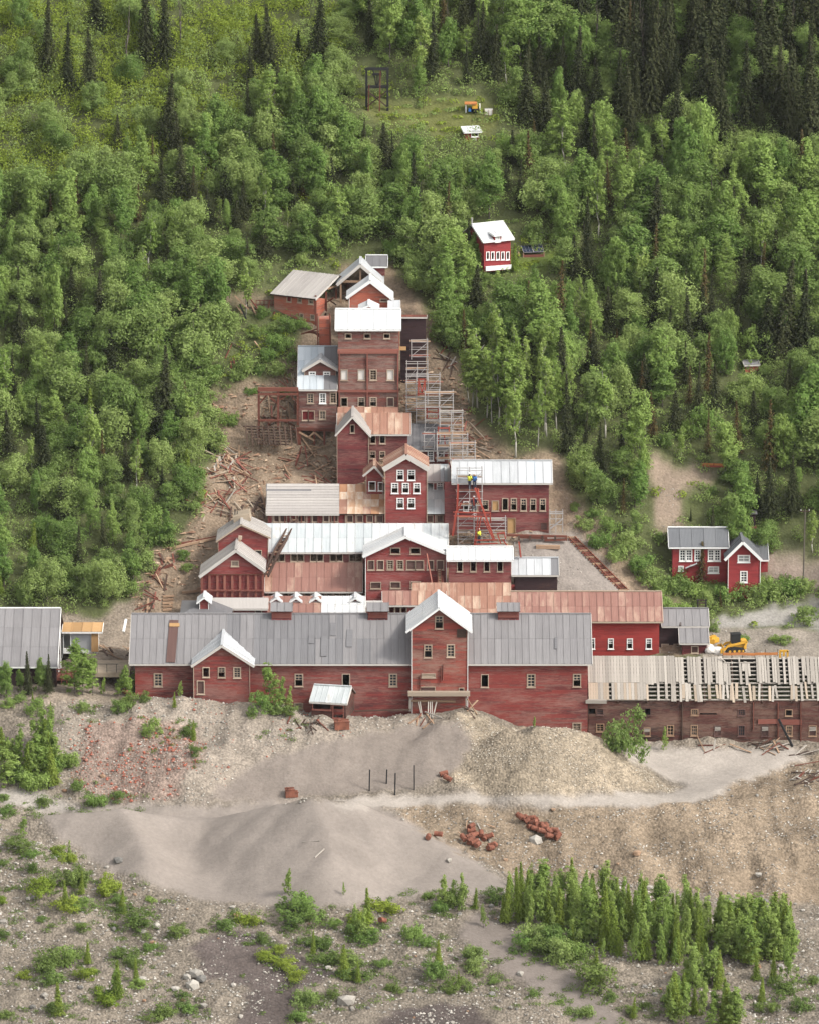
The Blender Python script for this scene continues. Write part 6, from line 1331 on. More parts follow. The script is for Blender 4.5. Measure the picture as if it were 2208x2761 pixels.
# ------------------------------------------------------------------ scaffolding and red lifting frames
zJ = lambda x, y, Y: P(*ZJ(x, y), Y)
SCAF = [(145, 303, 82, 230, 48.0, 'topmost'), (100, 305, 300, 480, 46.4, 'second'), (98, 300, 430, 780, 44.4, 'left hand'), (193, 428, 430, 760, 43.4, 'upper middle'), (193, 425, 760, 1010, 42.4, 'middle'), (280, 560, 600, 1010, 41.2, 'right hand middle'), (430, 655, 790, 1160, 39.4, 'slanting'), (270, 370, 1010, 1150, 38.2, 'small dark roof'),
        (400, 705, 1010, 1260, 37.0, 'lower middle'), (530, 780, 1110, 1400, 35.0, 'wide lower'), (600, 850, 1370, 1720, 28.9, 'roof edge'), (608, 770, 1790, 2125, 27.4, 'bottom left'), (770, 1085, 1870, 2115, 27.0, 'bottom right')]
for x0, x1, y0, y1, Y, wd in SCAF:
    base = zJ((x0 + x1) / 2, y1, Y); t = thing('scaffold', f'{wd} bay of silver tube scaffolding right of the mill tower', 'scaffold', base, 'scaffold bays climbing the slope')
    a, b_ = zJ(x0, y1, Y), zJ(x1, y0, Y); nl = max(2, round((b_.z - a.z) / .75)); nb = max(1, round((b_.x - a.x) / 1.5)); dep = 1.2
    for d in (0, dep):
        for k in range(nb + 1):
            x = a.x + (b_.x - a.x) * k / nb; mb = MB(); mb.tube((x, Y + d, a.z - .3), (x, Y + d, b_.z + rnd.uniform(0, .3)), .05, n=5); mb.build('standard', M['steel'], t)
        for k in range(nl + 1):
            z = a.z + (b_.z - a.z) * k / nl; mb = MB(); mb.tube((a.x - .1, Y + d, z), (b_.x + .1, Y + d, z), .042, n=5); mb.build('ledger', M['steel'], t)
    for k in range(0, nl + 1, 2):
        z = a.z + (b_.z - a.z) * k / nl
        for q in range(2):
            piece('scaffold_plank', Vector((a.x - rnd.uniform(0, .3), Y + .25 + .42 * q, z + .06)), Vector((b_.x + rnd.uniform(-.6, .4), Y + .25 + .42 * q, z + .06 + rnd.uniform(-.05, .1))), .32, .06, M[rnd.choice(['plank', 'rawplank', 'rawplank', 'redplank', 'plank'])], t)
    mb = MB(); mb.tube((a.x, Y - .04, a.z + .1), (a.x + (b_.x - a.x) / nb, Y - .04, min(b_.z, a.z + 1.6)), .03, n=5); mb.build('brace', M['steel'], t)
    mb = MB(); mb.tube((b_.x, Y - .04, b_.z - .1), (b_.x - (b_.x - a.x) / nb, Y - .04, max(a.z, b_.z - 1.6)), .03, n=5); mb.build('brace', M['steel'], t)
for k, (pts, Y, lb) in enumerate(((((215, 450, 215, 620), (280, 450, 280, 620), (205, 455, 290, 455), (205, 600, 290, 600), (215, 460, 250, 590), (280, 460, 250, 590)), 43.0, 'small red steel frame high in the scaffolding'),
     (((300, 725, 300, 860), (410, 725, 410, 860), (290, 725, 420, 725), (290, 850, 420, 850), (300, 780, 410, 790)), 42.0, 'red steel frame halfway up the scaffolding'),
     (((412, 930, 412, 1130), (470, 1000, 480, 1110), (520, 930, 520, 1000), (405, 945, 525, 945), (410, 1000, 520, 1010), (480, 1110, 520, 1120)), 38.6, 'red steel frame above the dark roof'),
     (((560, 1250, 540, 1380), (650, 1260, 655, 1390), (540, 1265, 660, 1265), (545, 1340, 655, 1350), (575, 1265, 645, 1340), (590, 1510, 610, 1490), (520, 1290, 590, 1510)), 33.8, 'red steel trestle beside the pale grey roof'),
     (((610, 1510, 600, 1780), (590, 1780, 556, 2025), (780, 1545, 968, 2055), (805, 1550, 830, 1700), (560, 1788, 935, 1795), (565, 1825, 935, 1832), (810, 1840, 770, 2120), (840, 1840, 780, 2115), (640, 1700, 600, 1780), (760, 1640, 770, 1720), (930, 1790, 935, 1900)), 26.4, 'tall red lifting frame with slanting legs against the maroon wing'),
     (((770, 2070, 1000, 2065), (770, 2110, 1005, 2100), (1000, 2000, 1080, 1995), (1000, 1995, 1040, 2110), (1055, 2060, 1100, 2125), (860, 1850, 960, 2060), (1075, 2000, 1085, 2060)), 26.0, 'low red steel frame at the foot of the scaffolding'))):
    t = thing('red_steel_frame', lb, 'steel frame', zJ(pts[0][0], max(p[3] for p in pts), Y))
    for x0, y0, x1, y1 in pts:
        wd = .2 if (x0, y0) in ((780, 1545), (610, 1510), (590, 1780)) else .12
        piece('member', zJ(x0, y0, Y), zJ(x1, y1, Y + (.3 if k == 4 else 0)), wd, wd, M['redsteel'], t)
ld = thing('ladder', 'light metal ladder inside the red lifting frame', 'ladder', zJ(780, 1800, 26.9))
for x in (766, 792): piece('rail', zJ(x, 1710, 27.2), zJ(x, 1830, 26.8), .05, .05, M['steel'], ld)
for k in range(7): piece('rung', zJ(766, 1718 + k * 17, 27.1), zJ(792, 1718 + k * 17, 27.1), .04, .04, M['white'], ld)
sb = thing('side_scaffold', 'short scaffold stair at the right end of the maroon wing', 'scaffold', zp(ZC, 1560, 745, 29.0))
for x in (1518, 1560, 1608): piece('standard', zp(ZC, x, 585, 29.0), zp(ZC, x, 745, 29.0), .08, .08, M['steel'], sb)
for y in (600, 612, 650, 690): piece('ledger', zp(ZC, 1515, y, 29.0), zp(ZC, 1612, y, 29.0), .35 if y == 612 else .07, .07, M['steel'], sb)
piece('stair', zp(ZC, 1518, 720, 28.8), zp(ZC, 1608, 650, 28.8), .3, .1, M['steel'], sb)
rw = thing('retaining_timbers', 'timber edging of the yard below the maroon wing', 'retaining wall', zp(ZC, 1420, 775, 27.5))
for k, (x0, y0, x1, y1) in enumerate(((1212, 765, 1640, 775), (1300, 778, 1500, 785), (1480, 800, 1640, 795), (1560, 868, 1690, 868))): piece('beam', zp(ZC, x0, y0, 28.2), zp(ZC, x1, y1, 28.2), .3, .22, M['rusttimber'], rw)
for x in (1300, 1380, 1465, 1555): piece('post', zp(ZC, x, 768, 28.1), zp(ZC, x, 800, 28.1), .2, .2, M['darkplank'], rw)
bp = thing('beam_pack', 'pack of squared brown beams lying in the yard', 'timber', G(*ZC(1505, 862)))
for k in range(4):
    g = G(*ZC(1505, 862)); piece('beam', g + Vector((-1.3, .18 * (k % 2), .12 + .2 * (k // 2))), g + Vector((1.3, .18 * (k % 2) - .15, .12 + .2 * (k // 2))), .16, .18, M['rawplank'], bp)
sl_ = thing('steel_ladder_stand', 'grey lattice stand with red pole right of the white roof', 'stand', zp(ZC, 1290, 915, 21))
for x in (1270, 1303): piece('post', zp(ZC, x, 815, 21), zp(ZC, x, 918, 21), .06, .06, M['steel'], sl_)
for y in (840, 858, 875, 893): piece('rung', zp(ZC, 1268, y, 21), zp(ZC, 1305, y, 21), .05, .05, M['steel'], sl_)
piece('red_pole', zp(ZC, 1300, 812, 20.9), zp(ZC, 1314, 920, 20.9), .16, .16, M['redsteel'], sl_)
# inclined tramway track down the yard
tk = thing('incline_track', 'old rail track with red brown sleepers running down the yard', 'track', G(*ZF(300, 700)))
ta, tb_ = [G(*ZF(95 + 345 * f, 490 + 345 * f)) for f in np.linspace(0, 1, 25)], None
for k, p_ in enumerate(ta):
    piece('sleeper', p_ + Vector((-.55, -.1, .1)), p_ + Vector((.55, .1, .1)), .22, .16, M['rusttimber' if k % 3 else 'rawplank'], tk)
for s in (-.36, .36):
    for k in range(0, 24, 4): piece('rail', ta[k] + Vector((s, 0, .22)), ta[min(24, k + 4)] + Vector((s, 0, .22)), .08, .1, M['rust'], tk)

# ------------------------------------------------------------------ people on the scaffold
def person(x, y, Y, label, top, pants, lean=0.0, face=1):
    p = zJ(x, y, Y); t = thing('person', label, 'person', p)
    vs = [(0, 0, .92), (0, -.02, 1.15), (0, 0, 1.38), (0, .0, 1.50), (.0, -.03, 1.66), (.19, 0, 1.40), (.30, -.06, 1.14), (.30, -.28, .98), (-.19, 0, 1.40), (-.31, -.02, 1.14), (-.26, -.24, .96),
          (.11, 0, .88), (.13, -.05, .48), (.13, .02, .08), (.14, -.14, .03), (-.11, 0, .88), (-.14, .05, .48), (-.15, .08, .08), (-.16, -.08, .03)]
    es = [(0, 1), (1, 2), (2, 3), (3, 4), (2, 5), (5, 6), (6, 7), (2, 8), (8, 9), (9, 10), (0, 11), (11, 12), (12, 13), (13, 14), (0, 15), (15, 16), (16, 17), (17, 18)]
    rad = [.15, .15, .17, .065, .10, .085, .06, .045, .085, .06, .045, .10, .075, .05, .05, .10, .075, .05, .05]
    me = bpy.data.meshes.new('body'); me.from_pydata([(a, b + lean * max(0, c - .9), c) for a, b, c in vs], es, []); o = bpy.data.objects.new('body', me)
    mw = Matrix.Translation(p) @ Matrix.Rotation(face, 4, 'Z'); link(o, t, mw)
    sm_ = o.modifiers.new('skin', 'SKIN'); o.modifiers.new('sub', 'SUBSURF').levels = 1
    for v, r in zip(me.skin_vertices[0].data, rad): v.radius = (r, r * .8)
    me.skin_vertices[0].data[0].use_root = True
    me.materials.append(M[pants])
    mb = MB(); mb.tube((0, 0, .95), (0, lean * .3, 1.44), .20, .21, 10); mb.tube((.17, lean * .4, 1.40), (.29, -.05, 1.16), .10, .075, 8); mb.tube((-.17, lean * .4, 1.40), (-.30, -.02, 1.16), .10, .075, 8)
    obj('jacket', mesh('jacket', mb.v, mb.f, True), M[top], t, mw)
    bm = bmesh.new(); bmesh.ops.create_uvsphere(bm, u_segments=10, v_segments=7, radius=.125)
    for v in bm.verts: v.co.z = max(v.co.z, -.02) * 1.0 + 1.72; v.co.y += -.03 + lean * .75
    mh = bpy.data.meshes.new('helmet'); bm.to_mesh(mh); bm.free(); obj('helmet', mh, M['white'], t, mw)
    mb = MB(); mb.box((-.07, -.15 + lean * .7, 1.56), (.07, -.05 + lean * .7, 1.70)); obj('face', mesh('face', mb.v, mb.f), M['skin'], t, mw)
person(620, 1445, 34.6, 'worker in yellow vest on the plank beside the pale grey roof', 'hivis', 'denim', 0.15, .4)
person(725, 1555, 28.5, 'worker in yellow vest at the roof edge of the maroon wing', 'hivis', 'denim', 0.1, 2.4)
person(775, 1560, 28.4, 'worker in pale blue jacket next to the vested one at the roof edge', 'blue', 'denim', .0, -.6)
person(768, 1790, 26.8, 'worker in dark clothes standing by the window behind the red frame', 'denim', 'denim', .0, .2)
person(820, 2110, 26.6, 'worker in yellow vest low down behind the red steel frame', 'hivis', 'denim', .1, 1.2)

# ------------------------------------------------------------------ scattered lumber
def board_heap(n, poly, Z, label, group, mats, lmin=1.2, lmax=3.4, flat=.5, up=.5, wmax=.3):
    xs = [p[0] for p in poly]; ys = [p[1] for p in poly]; k = 0; tries = 0
    while k < n and tries < n * 20:
        tries += 1; x, y = rnd.uniform(min(xs), max(xs)), rnd.uniform(min(ys), max(ys))
        if not bool(inpoly(np.array(x), np.array(y), poly)): continue
        g = G(*Z(x, y)); l = rnd.uniform(lmin, lmax); a = rnd.uniform(0, math.pi); d = Vector((math.cos(a), math.sin(a) * .8, 0)) * l / 2
        p, q = g - d, g + d; p.z = float(gz(p.x, p.y)) + rnd.uniform(.03, .1); q.z = float(gz(q.x, q.y)) + rnd.uniform(.05, up); k += 1
        mm = rnd.choice(mats); w = rnd.uniform(.08, wmax * .7); lw = {'redplank': 'red painted', 'rawplank': 'pale raw', 'darkplank': 'dark', 'rusttimber': 'rusty brown', 'plank': 'silvery', 'plank2': 'tan'}[mm]
        ln = 'long' if l > lmin + (lmax - lmin) * .66 else 'short' if l < lmin + (lmax - lmin) * .33 else 'medium'
        tag(piece('board', p, q, w, rnd.uniform(.04, .11), M[mm]), f'{ln} {lw} board {label}'.replace('medium ', ''), 'board', group)
board_heap(88, [(290, 1130), (420, 1180), (600, 1120), (690, 1200), (660, 1400), (720, 1500), (600, 1620), (470, 1700), (250, 1780), (170, 1620), (330, 1480), (350, 1380), (260, 1290)], ZK, 'in the lumber heap left of the mill', 'boards of the big lumber heap', ['redplank', 'rawplank', 'rawplank', 'plank2', 'plank', 'rusttimber'])
board_heap(32, [(920, 1200), (1100, 1200), (1280, 1080), (1400, 1120), (1460, 1200), (1500, 1450), (1100, 1450), (980, 1400), (1060, 1250)], ZK, 'in the heap under the mill house', 'boards of the smaller heap', ['redplank', 'rawplank', 'rawplank', 'rusttimber'])
board_heap(22, [(800, 680), (1160, 640), (1160, 880), (820, 900)], ZK, 'tumbled behind the beam trestle', 'boards behind the trestle', ['rusttimber', 'redplank', 'darkplank', 'rawplank'], .8, 2.2)
board_heap(14, [(430, 1780), (900, 1560), (880, 1700), (560, 1790)], ZK, 'strewn above the pale roof', 'boards above the pale roof', ['rawplank', 'plank2', 'darkplank'], 1.2, 3.6)
board_heap(10, [(1020, 420), (1160, 430), (1160, 540), (1060, 560), (960, 500)], ZK, 'on the slope behind the mill house', 'boards behind the mill house', ['plank2', 'rawplank', 'redplank'], .8, 2.4)
board_heap(8, [(430, 180), (800, 80), (790, 220), (500, 320)], ZK, 'in the scrub left of the mill', 'boards in the scrub', ['darkplank', 'rusttimber', 'rawplank'], 1., 2.8)
board_heap(20, [(650, 760), (820, 900), (880, 1010), (860, 1250), (660, 1250), (600, 1000), (590, 700)], ZJ, 'right of the scaffolding', 'boards right of the scaffolding', ['redplank', 'rawplank', 'plank2', 'rusttimber'], 1., 2.8)
board_heap(12, [(380, 130), (460, 60), (640, 340), (560, 400), (430, 260)], ZJ, 'in the wrecked shed by the tower', 'boards of the wrecked shed', ['darkplank', 'rusttimber', 'plank', 'rawplank'], 1., 2.4)
ZL = zoom(330, 1240, 4.205)
board_heap(24, [(430, 1000), (520, 1000), (600, 1130), (500, 1420), (400, 1720), (220, 1740), (360, 1450)], ZL, 'in the broken chute on the left slope', 'boards of the broken chute', ['darkplank', 'rusttimber', 'rawplank', 'redplank'], .8, 2.6, up=.7)
for k in range(5):
    y = 1560 + k * 38; tag(piece('slope_step', G(*ZL(460, y)) + Vector((0, 0, .1)), G(*ZL(590 - k * 6, y - 8)) + Vector((0, 0, .1)), .3, .2, M['rawplank']), f"{('topmost', 'second', 'third', 'fourth', 'lowest')[k]} timber step set in the slope behind the long roof", 'step')
for k, (x0, y0, x1, y1) in enumerate(((540, 1020, 1070, 900), (650, 970, 1075, 890), (680, 1520, 890, 1498), (330, 1290, 580, 1200), (480, 1170, 560, 1130))):
    tag(piece('slope_beam', G(*ZL(x0, y0)) + Vector((0, 0, .15)), G(*ZL(x1, y1)) + Vector((0, 0, .15)), .25, .25, M['rusttimber' if k % 2 else 'rawplank']), ('upper of two long beams left of the red gables', 'lower of two long beams left of the red gables', 'single beam beside the buttressed gable', 'slanting beam across the broken chute', 'short beam at the top of the broken chute')[k], 'beam')
# timbers and wreckage on the tailings
board_heap(12, [(960, 830), (1190, 830), (1180, 890), (960, 860)], ZD, 'in the scrap pile before the small shed', 'boards of the scrap pile', ['darkplank', 'rusttimber', 'darkplank'], .8, 2.2, wmax=.2)
board_heap(9, [(120, 810), (420, 800), (420, 860), (140, 850)], ZE, 'lying at the foot of the tower', 'boards at the tower foot', ['plank', 'rusttimber', 'rawplank', 'darkplank'], 1., 2.6)
board_heap(7, [(460, 720), (560, 790), (520, 800), (450, 770)], ZE, 'propped beside the tower wall', 'boards beside the tower', ['darkplank', 'rawplank'], .8, 2.0, up=1.2)
board_heap(18, [(740, 800), (1390, 800), (1560, 850), (1500, 870), (760, 830)], ZG, 'along the derelict building', 'boards along the derelict building', ['plank', 'rawplank', 'darkplank', 'rusttimber'], 1., 3.4)
board_heap(16, [(1560, 820), (1720, 860), (1720, 1080), (1520, 1060), (1640, 960)], ZG, 'in the timber pile at the right edge', 'boards of the right edge pile', ['darkplank', 'darkplank', 'plank', 'rusttimber'], 1.2, 3.6)
tag(piece('leaning_pole', zp(ZG, 1435, 625, -.2), G(*ZG(1535, 820)), .2, .2, M['black']), 'charred pole leaning on the derelict building', 'pole')
board_heap(2, [(1230, 600), (1370, 680), (1480, 850), (1300, 690)], zoom(0, 1850, 1.5616), 'half buried in the sand dune', 'boards on the dune', ['plank', 'rawplank'], .8, 2.2, up=.1, wmax=.18)
board_heap(5, [(200, 100), (320, 100), (420, 150), (380, 190), (230, 200)], Z8, 'among the rusty drums on the bank', 'boards among the drums', ['rawplank', 'rusttimber', 'plank'], .5, 1.5)
for k, (x, y0, y1) in enumerate(((1556, 350, 440), (1628, 350, 410), (1663, 365, 458))):
    p_ = G(*Z5(x, y1)); tag(piece('upright_post', p_, p_ + Vector((.05, 0, (y1 - y0) / 1.5616 / 26)), .14, .14, M['black']), ('leftmost black post on the sand flat', 'middle black post on the sand flat', 'nearest black post on the sand flat')[k], 'post')
p_ = G(*Z8(17, 0)); tag(piece('upright_post', G(1115, 2130), G(1115, 2130) + Vector((0, 0, 2.6)), .12, .12, M['black']), 'lone black post beside the pale road', 'post')
# ------------------------------------------------------------------ rusty drums
def drum_mesh():
    mb = MB(); prof_ = [(0, .27), (.02, .29), (.25, .285), (.28, .305), (.31, .285), (.58, .285), (.61, .305), (.64, .285), (.86, .29), (.88, .27)]; n = 12; vs = []
    for z, r in prof_: vs += [(r * math.cos(6.2832 * i / n), r * math.sin(6.2832 * i / n), z) for i in range(n)]
    fs = [(k * n + i, k * n + (i + 1) % n, (k + 1) * n + (i + 1) % n, (k + 1) * n + i) for k in range(len(prof_) - 1) for i in range(n)] + [tuple(range(n))[::-1], tuple(range((len(prof_) - 1) * n, len(prof_) * n))]
    return mesh('drum', vs, fs)
DRUM = drum_mesh(); DRUM.materials.append(M['rust'])
def drum(g, lb, grp, up=.0):
    mw = Matrix.Translation(g + Vector((0, 0, .27 + up))) @ Matrix.Rotation(rnd.uniform(0, 6.28), 4, 'Z') @ Matrix.Rotation(R(rnd.uniform(60, 100)), 4, 'X') @ Matrix.Diagonal((.92, .92, .95, 1))
    tag(obj('drum', DRUM, None, None, mw), lb, 'drum', grp)
for x, y in ((268, 135), (275, 148), (250, 180), (262, 178), (285, 172), (300, 178), (318, 182), (245, 200), (258, 205), (272, 208), (288, 205), (292, 212), (330, 215), (345, 220), (350, 228), (360, 212), (310, 188), (232, 200)): drum(G(*Z8(x, y)), 'rusty drum in the loose left pile', 'left pile of rusty drums', rnd.uniform(-.1, .25))
for k in range(24):
    f = k / 23; drum(G(*Z8(475 + 150 * f + rnd.uniform(-6, 6), 98 + 88 * f + rnd.uniform(-10, 12))), 'rusty drum in the long right row', 'right row of rusty drums', rnd.uniform(-.1, .3))
for x, y, lb in ((80, 172, 'rusty drum lying alone left of the drum piles'), (103, 163, 'rusty drum with open end left of the drum piles'), (1620 - 1104 * 0, 0, None)):
    if lb: drum(G(*Z8(x, y)), lb, None)
drum(G(*Z7(1622, 530)), 'single rusty drum among the shrubs of the foreground', None); drum(G(1215, 2110), 'rusty drum on the sand beside the gravel heap', None); drum(G(1185, 2095), 'rusty drum uphill of the other beside the heap', None)
# scrap boxes
for x, y, w, h, d, lb in ((1440, 175, 1.5, .7, 1.0, 'rusty iron tank on the sand right of the scrap pile'), (1222, 462, .9, .7, .7, 'rusty box on the crest of the dune'), (1245, 462, .5, .4, .5, 'small rusty lump beside the box on the dune')):
    g = G(*Z5(x, y)); mb = MB(); mb.box((-w / 2, -d / 2, -.1), (w / 2, d / 2, h)); mb.box((-w / 2 - .05, -d / 2 - .05, h), (w / 2 + .05, -d / 2 + .05, h + .08)); mb.box((-w / 2 - .04, d / 2 - .04, h), (w / 2 + .04, d / 2 + .06, h + .1)); mb.box((-w / 4, -.1, h), (0, .1, h + .2))
    o = obj('scrap_box', mesh('scrap_box', mb.v, mb.f), M['rust'], None, Matrix.Translation(g) @ Matrix.Rotation(rnd.uniform(-.5, .5), 4, 'Z')); tag(o, lb, 'scrap')

# ------------------------------------------------------------------ loader, barriers, bags at the right
g = G(*ZF(1170, 1232)); lo_ = thing('skid_loader', 'yellow tracked skid loader parked on the terrace', 'loader', g)
mw = Matrix.Translation(g) @ Matrix.Rotation(R(8), 4, 'Z')
def lp(name, mb, m, parent=None): return obj(name, mesh(name, mb.v, mb.f), M[m], parent or lo_, mw)
for s in (-1, 1):
    mb = MB(); y0 = s * .62; prof2 = [(-1.15, .12), (-.95, 0), (.75, 0), (1.0, .15), (.8, .5), (-.2, .62), (-.95, .52)]
    vs = [(x, y0 - .17, z) for x, z in prof2] + [(x, y0 + .17, z) for x, z in prof2]; n = len(prof2)
    mb.add(vs, [tuple(range(n)), tuple(range(n, 2 * n))[::-1]] + [(i, (i + 1) % n, n + (i + 1) % n, n + i) for i in range(n)]); tko = lp('track', mb, 'black')
    for x in (-.7, -.2, .3, .7):
        mb = MB(); mb.tube((x, y0 - .19, .2), (x, y0 + .19, .2), .14, n=10); lp('track_wheel', mb, 'yellow', tko)
    mb = MB(); mb.bar((1.1, y0, 1.15), (-.9, y0, .75), .14, .22); mb.bar((-.9, y0, .8), (-1.3, y0, .3), .12, .2); mb.bar((1.15, y0, 1.2), (.9, y0, .55), .14, .2); lp('lift_arm', mb, 'yellow')
mb = MB(); mb.box((-.6, -.42, .3), (1.15, .42, .95)); mb.box((.55, -.45, .95), (1.2, .45, 1.25)); lp('body', mb, 'yellow')
mb = MB(); mb.box((-.45, -.42, .95), (.5, .42, 1.9)); mb.box((-.5, -.46, 1.9), (.58, .46, 1.98)); lp('cab', mb, 'black')
mb = MB(); mb.box((-1.75, -.9, .05), (-1.35, .9, .12)); mb.box((-1.42, -.9, .05), (-1.34, .9, .7)); mb.box((-1.75, -.92, .05), (-1.35, -.88, .6)); mb.box((-1.75, .88, .05), (-1.35, .92, .6)); lp('bucket', mb, 'yellow')
for k, x in enumerate((1005, 1030)):
    g = G(*ZF(x, 1180 - k * 8)); mb = MB(); mb.box((-.5, -.3, 0), (.5, .3, .5)); mb.box((-.3, -.2, .5), (.2, .2, .75)); o = obj('yellow_machine', mesh('yellow_machine', mb.v, mb.f), M['yellow'], None, Matrix.Translation(g) @ Matrix.Rotation(.4 * k, 4, 'Z')); tag(o, ('small yellow compactor at the corner of the annex', 'small yellow pump right of the compactor')[k], 'machine')
for k, (x, y, w) in enumerate(((1012, 1240, 1.0), (1060, 1245, 1.2), (1100, 1232, 1.0), (1000, 1215, .7))):
    g = G(*ZF(x, y)); bm = bmesh.new(); bmesh.ops.create_icosphere(bm, subdivisions=2, radius=.5)
    for v in bm.verts: v.co = Vector((v.co.x * w * 1.4, v.co.y * w, max(v.co.z, -.25) * w * .9)) + Vector((rnd.uniform(-.05, .05), 0, rnd.uniform(-.05, .05)))
    me = bpy.data.meshes.new('bag'); bm.to_mesh(me); bm.free(); tag(obj('sheeted_pile', me, M['tarp'], None, Matrix.Translation(g + Vector((0, 0, .2)))), ('white sack pile against the annex wall', 'largest white sack right of the annex', 'flat white sack nearest the loader', 'small white sack behind the others')[k], 'sack')
nt_ = thing('orange_net', 'strip of orange safety netting along the plank roof edge', 'net', G(*ZF(1250, 1260)))
pp = [P(*ZF(x, 1262), 7.6) for x in (1090, 1150, 1220, 1300, 1370, 1450)]
for k in range(5): piece('net_panel', pp[k] + Vector((0, 0, .2)), pp[k + 1] + Vector((0, 0, .2 + rnd.uniform(-.06, .06))), .03, .28, M['orange'], nt_)
for p_ in pp: piece('stake', p_ + Vector((0, .05, -1)), p_ + Vector((0, .05, .7)), .06, .06, M['darkplank'], nt_)
yb_ = thing('yellow_barrier', 'yellow tubular barrier at the edge of the terrace', 'barrier', P(*ZF(1490, 1262), 8.5))
for a_, b_ in (((1465, 1275), (1465, 1228)), ((1515, 1275), (1515, 1228)), ((1462, 1230), (1518, 1230)), ((1490, 1262), (1490, 1232))): piece('tube', P(*ZF(*a_), 8.5), P(*ZF(*b_), 8.5), .2, .2, M['yellow'], yb_)
# utility pole
g = G(*ZF(1617, 800)); up_ = thing('utility_pole', 'tall thin grey utility pole at the right edge', 'pole', g)
mb = MB(); mb.tube((g.x, g.y, g.z - .3), P(*ZF(1630, 300), g.y), .1, .06, 7); mb.build('pole', BARK, up_); pt = P(*ZF(1630, 312), g.y); piece('crossarm', pt - Vector((.5, 0, 0)), pt + Vector((.5, 0, 0)), .08, .1, M['darkplank'], up_)
for s in (-.45, .45): piece('insulator', pt + Vector((s, 0, .05)), pt + Vector((s, 0, .2)), .06, .06, M['white'], up_)
# red barrier in the trees
rb_ = thing('red_fence', 'short red barrier fence at the end of the upper path', 'fence', G(*ZF(1030, 20)))
yy = G(*ZF(1030, 22)).y
for y in (2, 16): piece('rail', P(*ZF(945, y), yy), P(*ZF(1115, y + 6), yy), .08, .22, M['orange' if y < 10 else 'redsteel'], rb_)
for x in (948, 1030, 1112): piece('post', P(*ZF(x, -4), yy), P(*ZF(x, 26), yy), .1, .1, M['redsteel'], rb_)
# rusty pipe and grey post between the left roofs
tag(piece('drain_pipe', zp(ZH, 1372, 590, 11), zp(ZH, 1400, 450, 12), .22, .22, M['white']), 'white pipe piece on the bank left of the long roof', 'pipe')
board_heap(10, [(1100, 740), (1440, 740), (1440, 900), (1130, 860)], ZH, 'between the two grey roofs', 'boards between the roofs', ['darkplank', 'rawplank', 'plank2'], .6, 2.0)
for k, (x, y) in enumerate(((1440, 1305), (1530, 1310), (1620, 1320), (1690, 1310))): drum(G(*ZH(x, y)), ('leftmost', 'second', 'third', 'rightmost')[k] + ' rusty drum below the left end of the long building', 'drums by the long building')

# ------------------------------------------------------------------ stones
def stone_mesh(seed):
    bm = bmesh.new(); bmesh.ops.create_icosphere(bm, subdivisions=1, radius=.5); q = random.Random(seed)
    for v in bm.verts: v.co = Vector((v.co.x * q.uniform(.8, 1.2), v.co.y * q.uniform(.7, 1.1), v.co.z * q.uniform(.5, .85)))
    me = bpy.data.meshes.new('boulder'); bm.to_mesh(me); bm.free(); return me
def stone_mat(name, a, b):
    m, n, bs_ = newmat(name, .9, .15); c = n.mix(n.orand(), gk(a), gk(b)); s = n.noise(n.coord((3, 3, 3)), 1.0, 5, .7)
    n.l.new(n.mix(n.ramp(s, .3, .7), vmul_node(n, c, .7), c), bs_.inputs['Base Color']); n.bump(bs_, s, .6, .1); return m
ST = [stone_mat('pale_stone', (.34, .31, .27), (.55, .51, .45)), stone_mat('grey_stone', (.20, .19, .175), (.36, .34, .31)), stone_mat('rusty_stone', (.36, .20, .12), (.44, .30, .20))]
STM = []
for k in range(9):
    me = stone_mesh(k); me.materials.append(ST[0 if k < 5 else 1 if k < 8 else 2]); STM.append(me)
def boulder(x, y, s, lb=None):
    k = rnd.randrange(9); word = ('pale', 'grey', 'rusty')[0 if k < 5 else 1 if k < 8 else 2]; p = on(x, y, s * .12); px, row = proj(p)
    where = ('in the left foreground' if px < 740 else 'in the middle foreground' if px < 1400 else 'in the right foreground') if row > 2400 else ('on the bank below the road' if px > 1000 and row > 2190 else 'beside the dunes' if row > 2150 else 'on the slope before the mill')
    sz = 'large' if s > .75 else 'fist shaped' if False else 'middling' if s > .5 else 'small'
    o = obj('boulder', STM[k], None, None, Matrix.Translation(p) @ Matrix.Rotation(rnd.uniform(0, 6.28), 4, 'Z') @ Matrix.Diagonal((s, s, s, 1)))
    tag(o, lb or f'{sz} {word} boulder {where}', 'boulder', f'{word} boulders {where}')
for Z, x, y, w, lb in ((Z7, 1460, 865, 80, 'largest split boulder in the middle foreground'), (Z7, 500, 270, 45, 'flat pale rock on the left flank of the dune'), (Z7, 740, 810, 36, None), (Z7, 660, 545, 36, None), (Z7, 600, 570, 40, None), (Z7, 860, 880, 36, None), (Z7, 15, 530, 40, None), (Z8, 955, 240, 40, 'dark boulder alone on the bank below the road'), (Z8, 1470, 330, 36, 'dark boulder near the right edge of the bank'), (Z8, 785, 293, 22, None), (Z8, 465, 745, 36, None), (Z8, 165, 268, 28, None), (Z8, 530, 190, 60, 'flat grey slab beside the right row of drums'), (Z7, 830, 750, 60, None), (Z7, 815, 800, 60, None), (Z7, 850, 770, 50, None), (Z7, 790, 760, 40, None), (Z7, 600, 770, 40, None)):
    g = G(*Z(x, y)); boulder(g.x, g.y, w / 1.5616 / 27 * 1.1, lb)
mor = {zi['moraine'], zi['bank'], zi['fore_bank'], zi['heap'], zi['rubble'], zi['mud'], zi['mud2'], zi['terrace']}
nb_ = 0
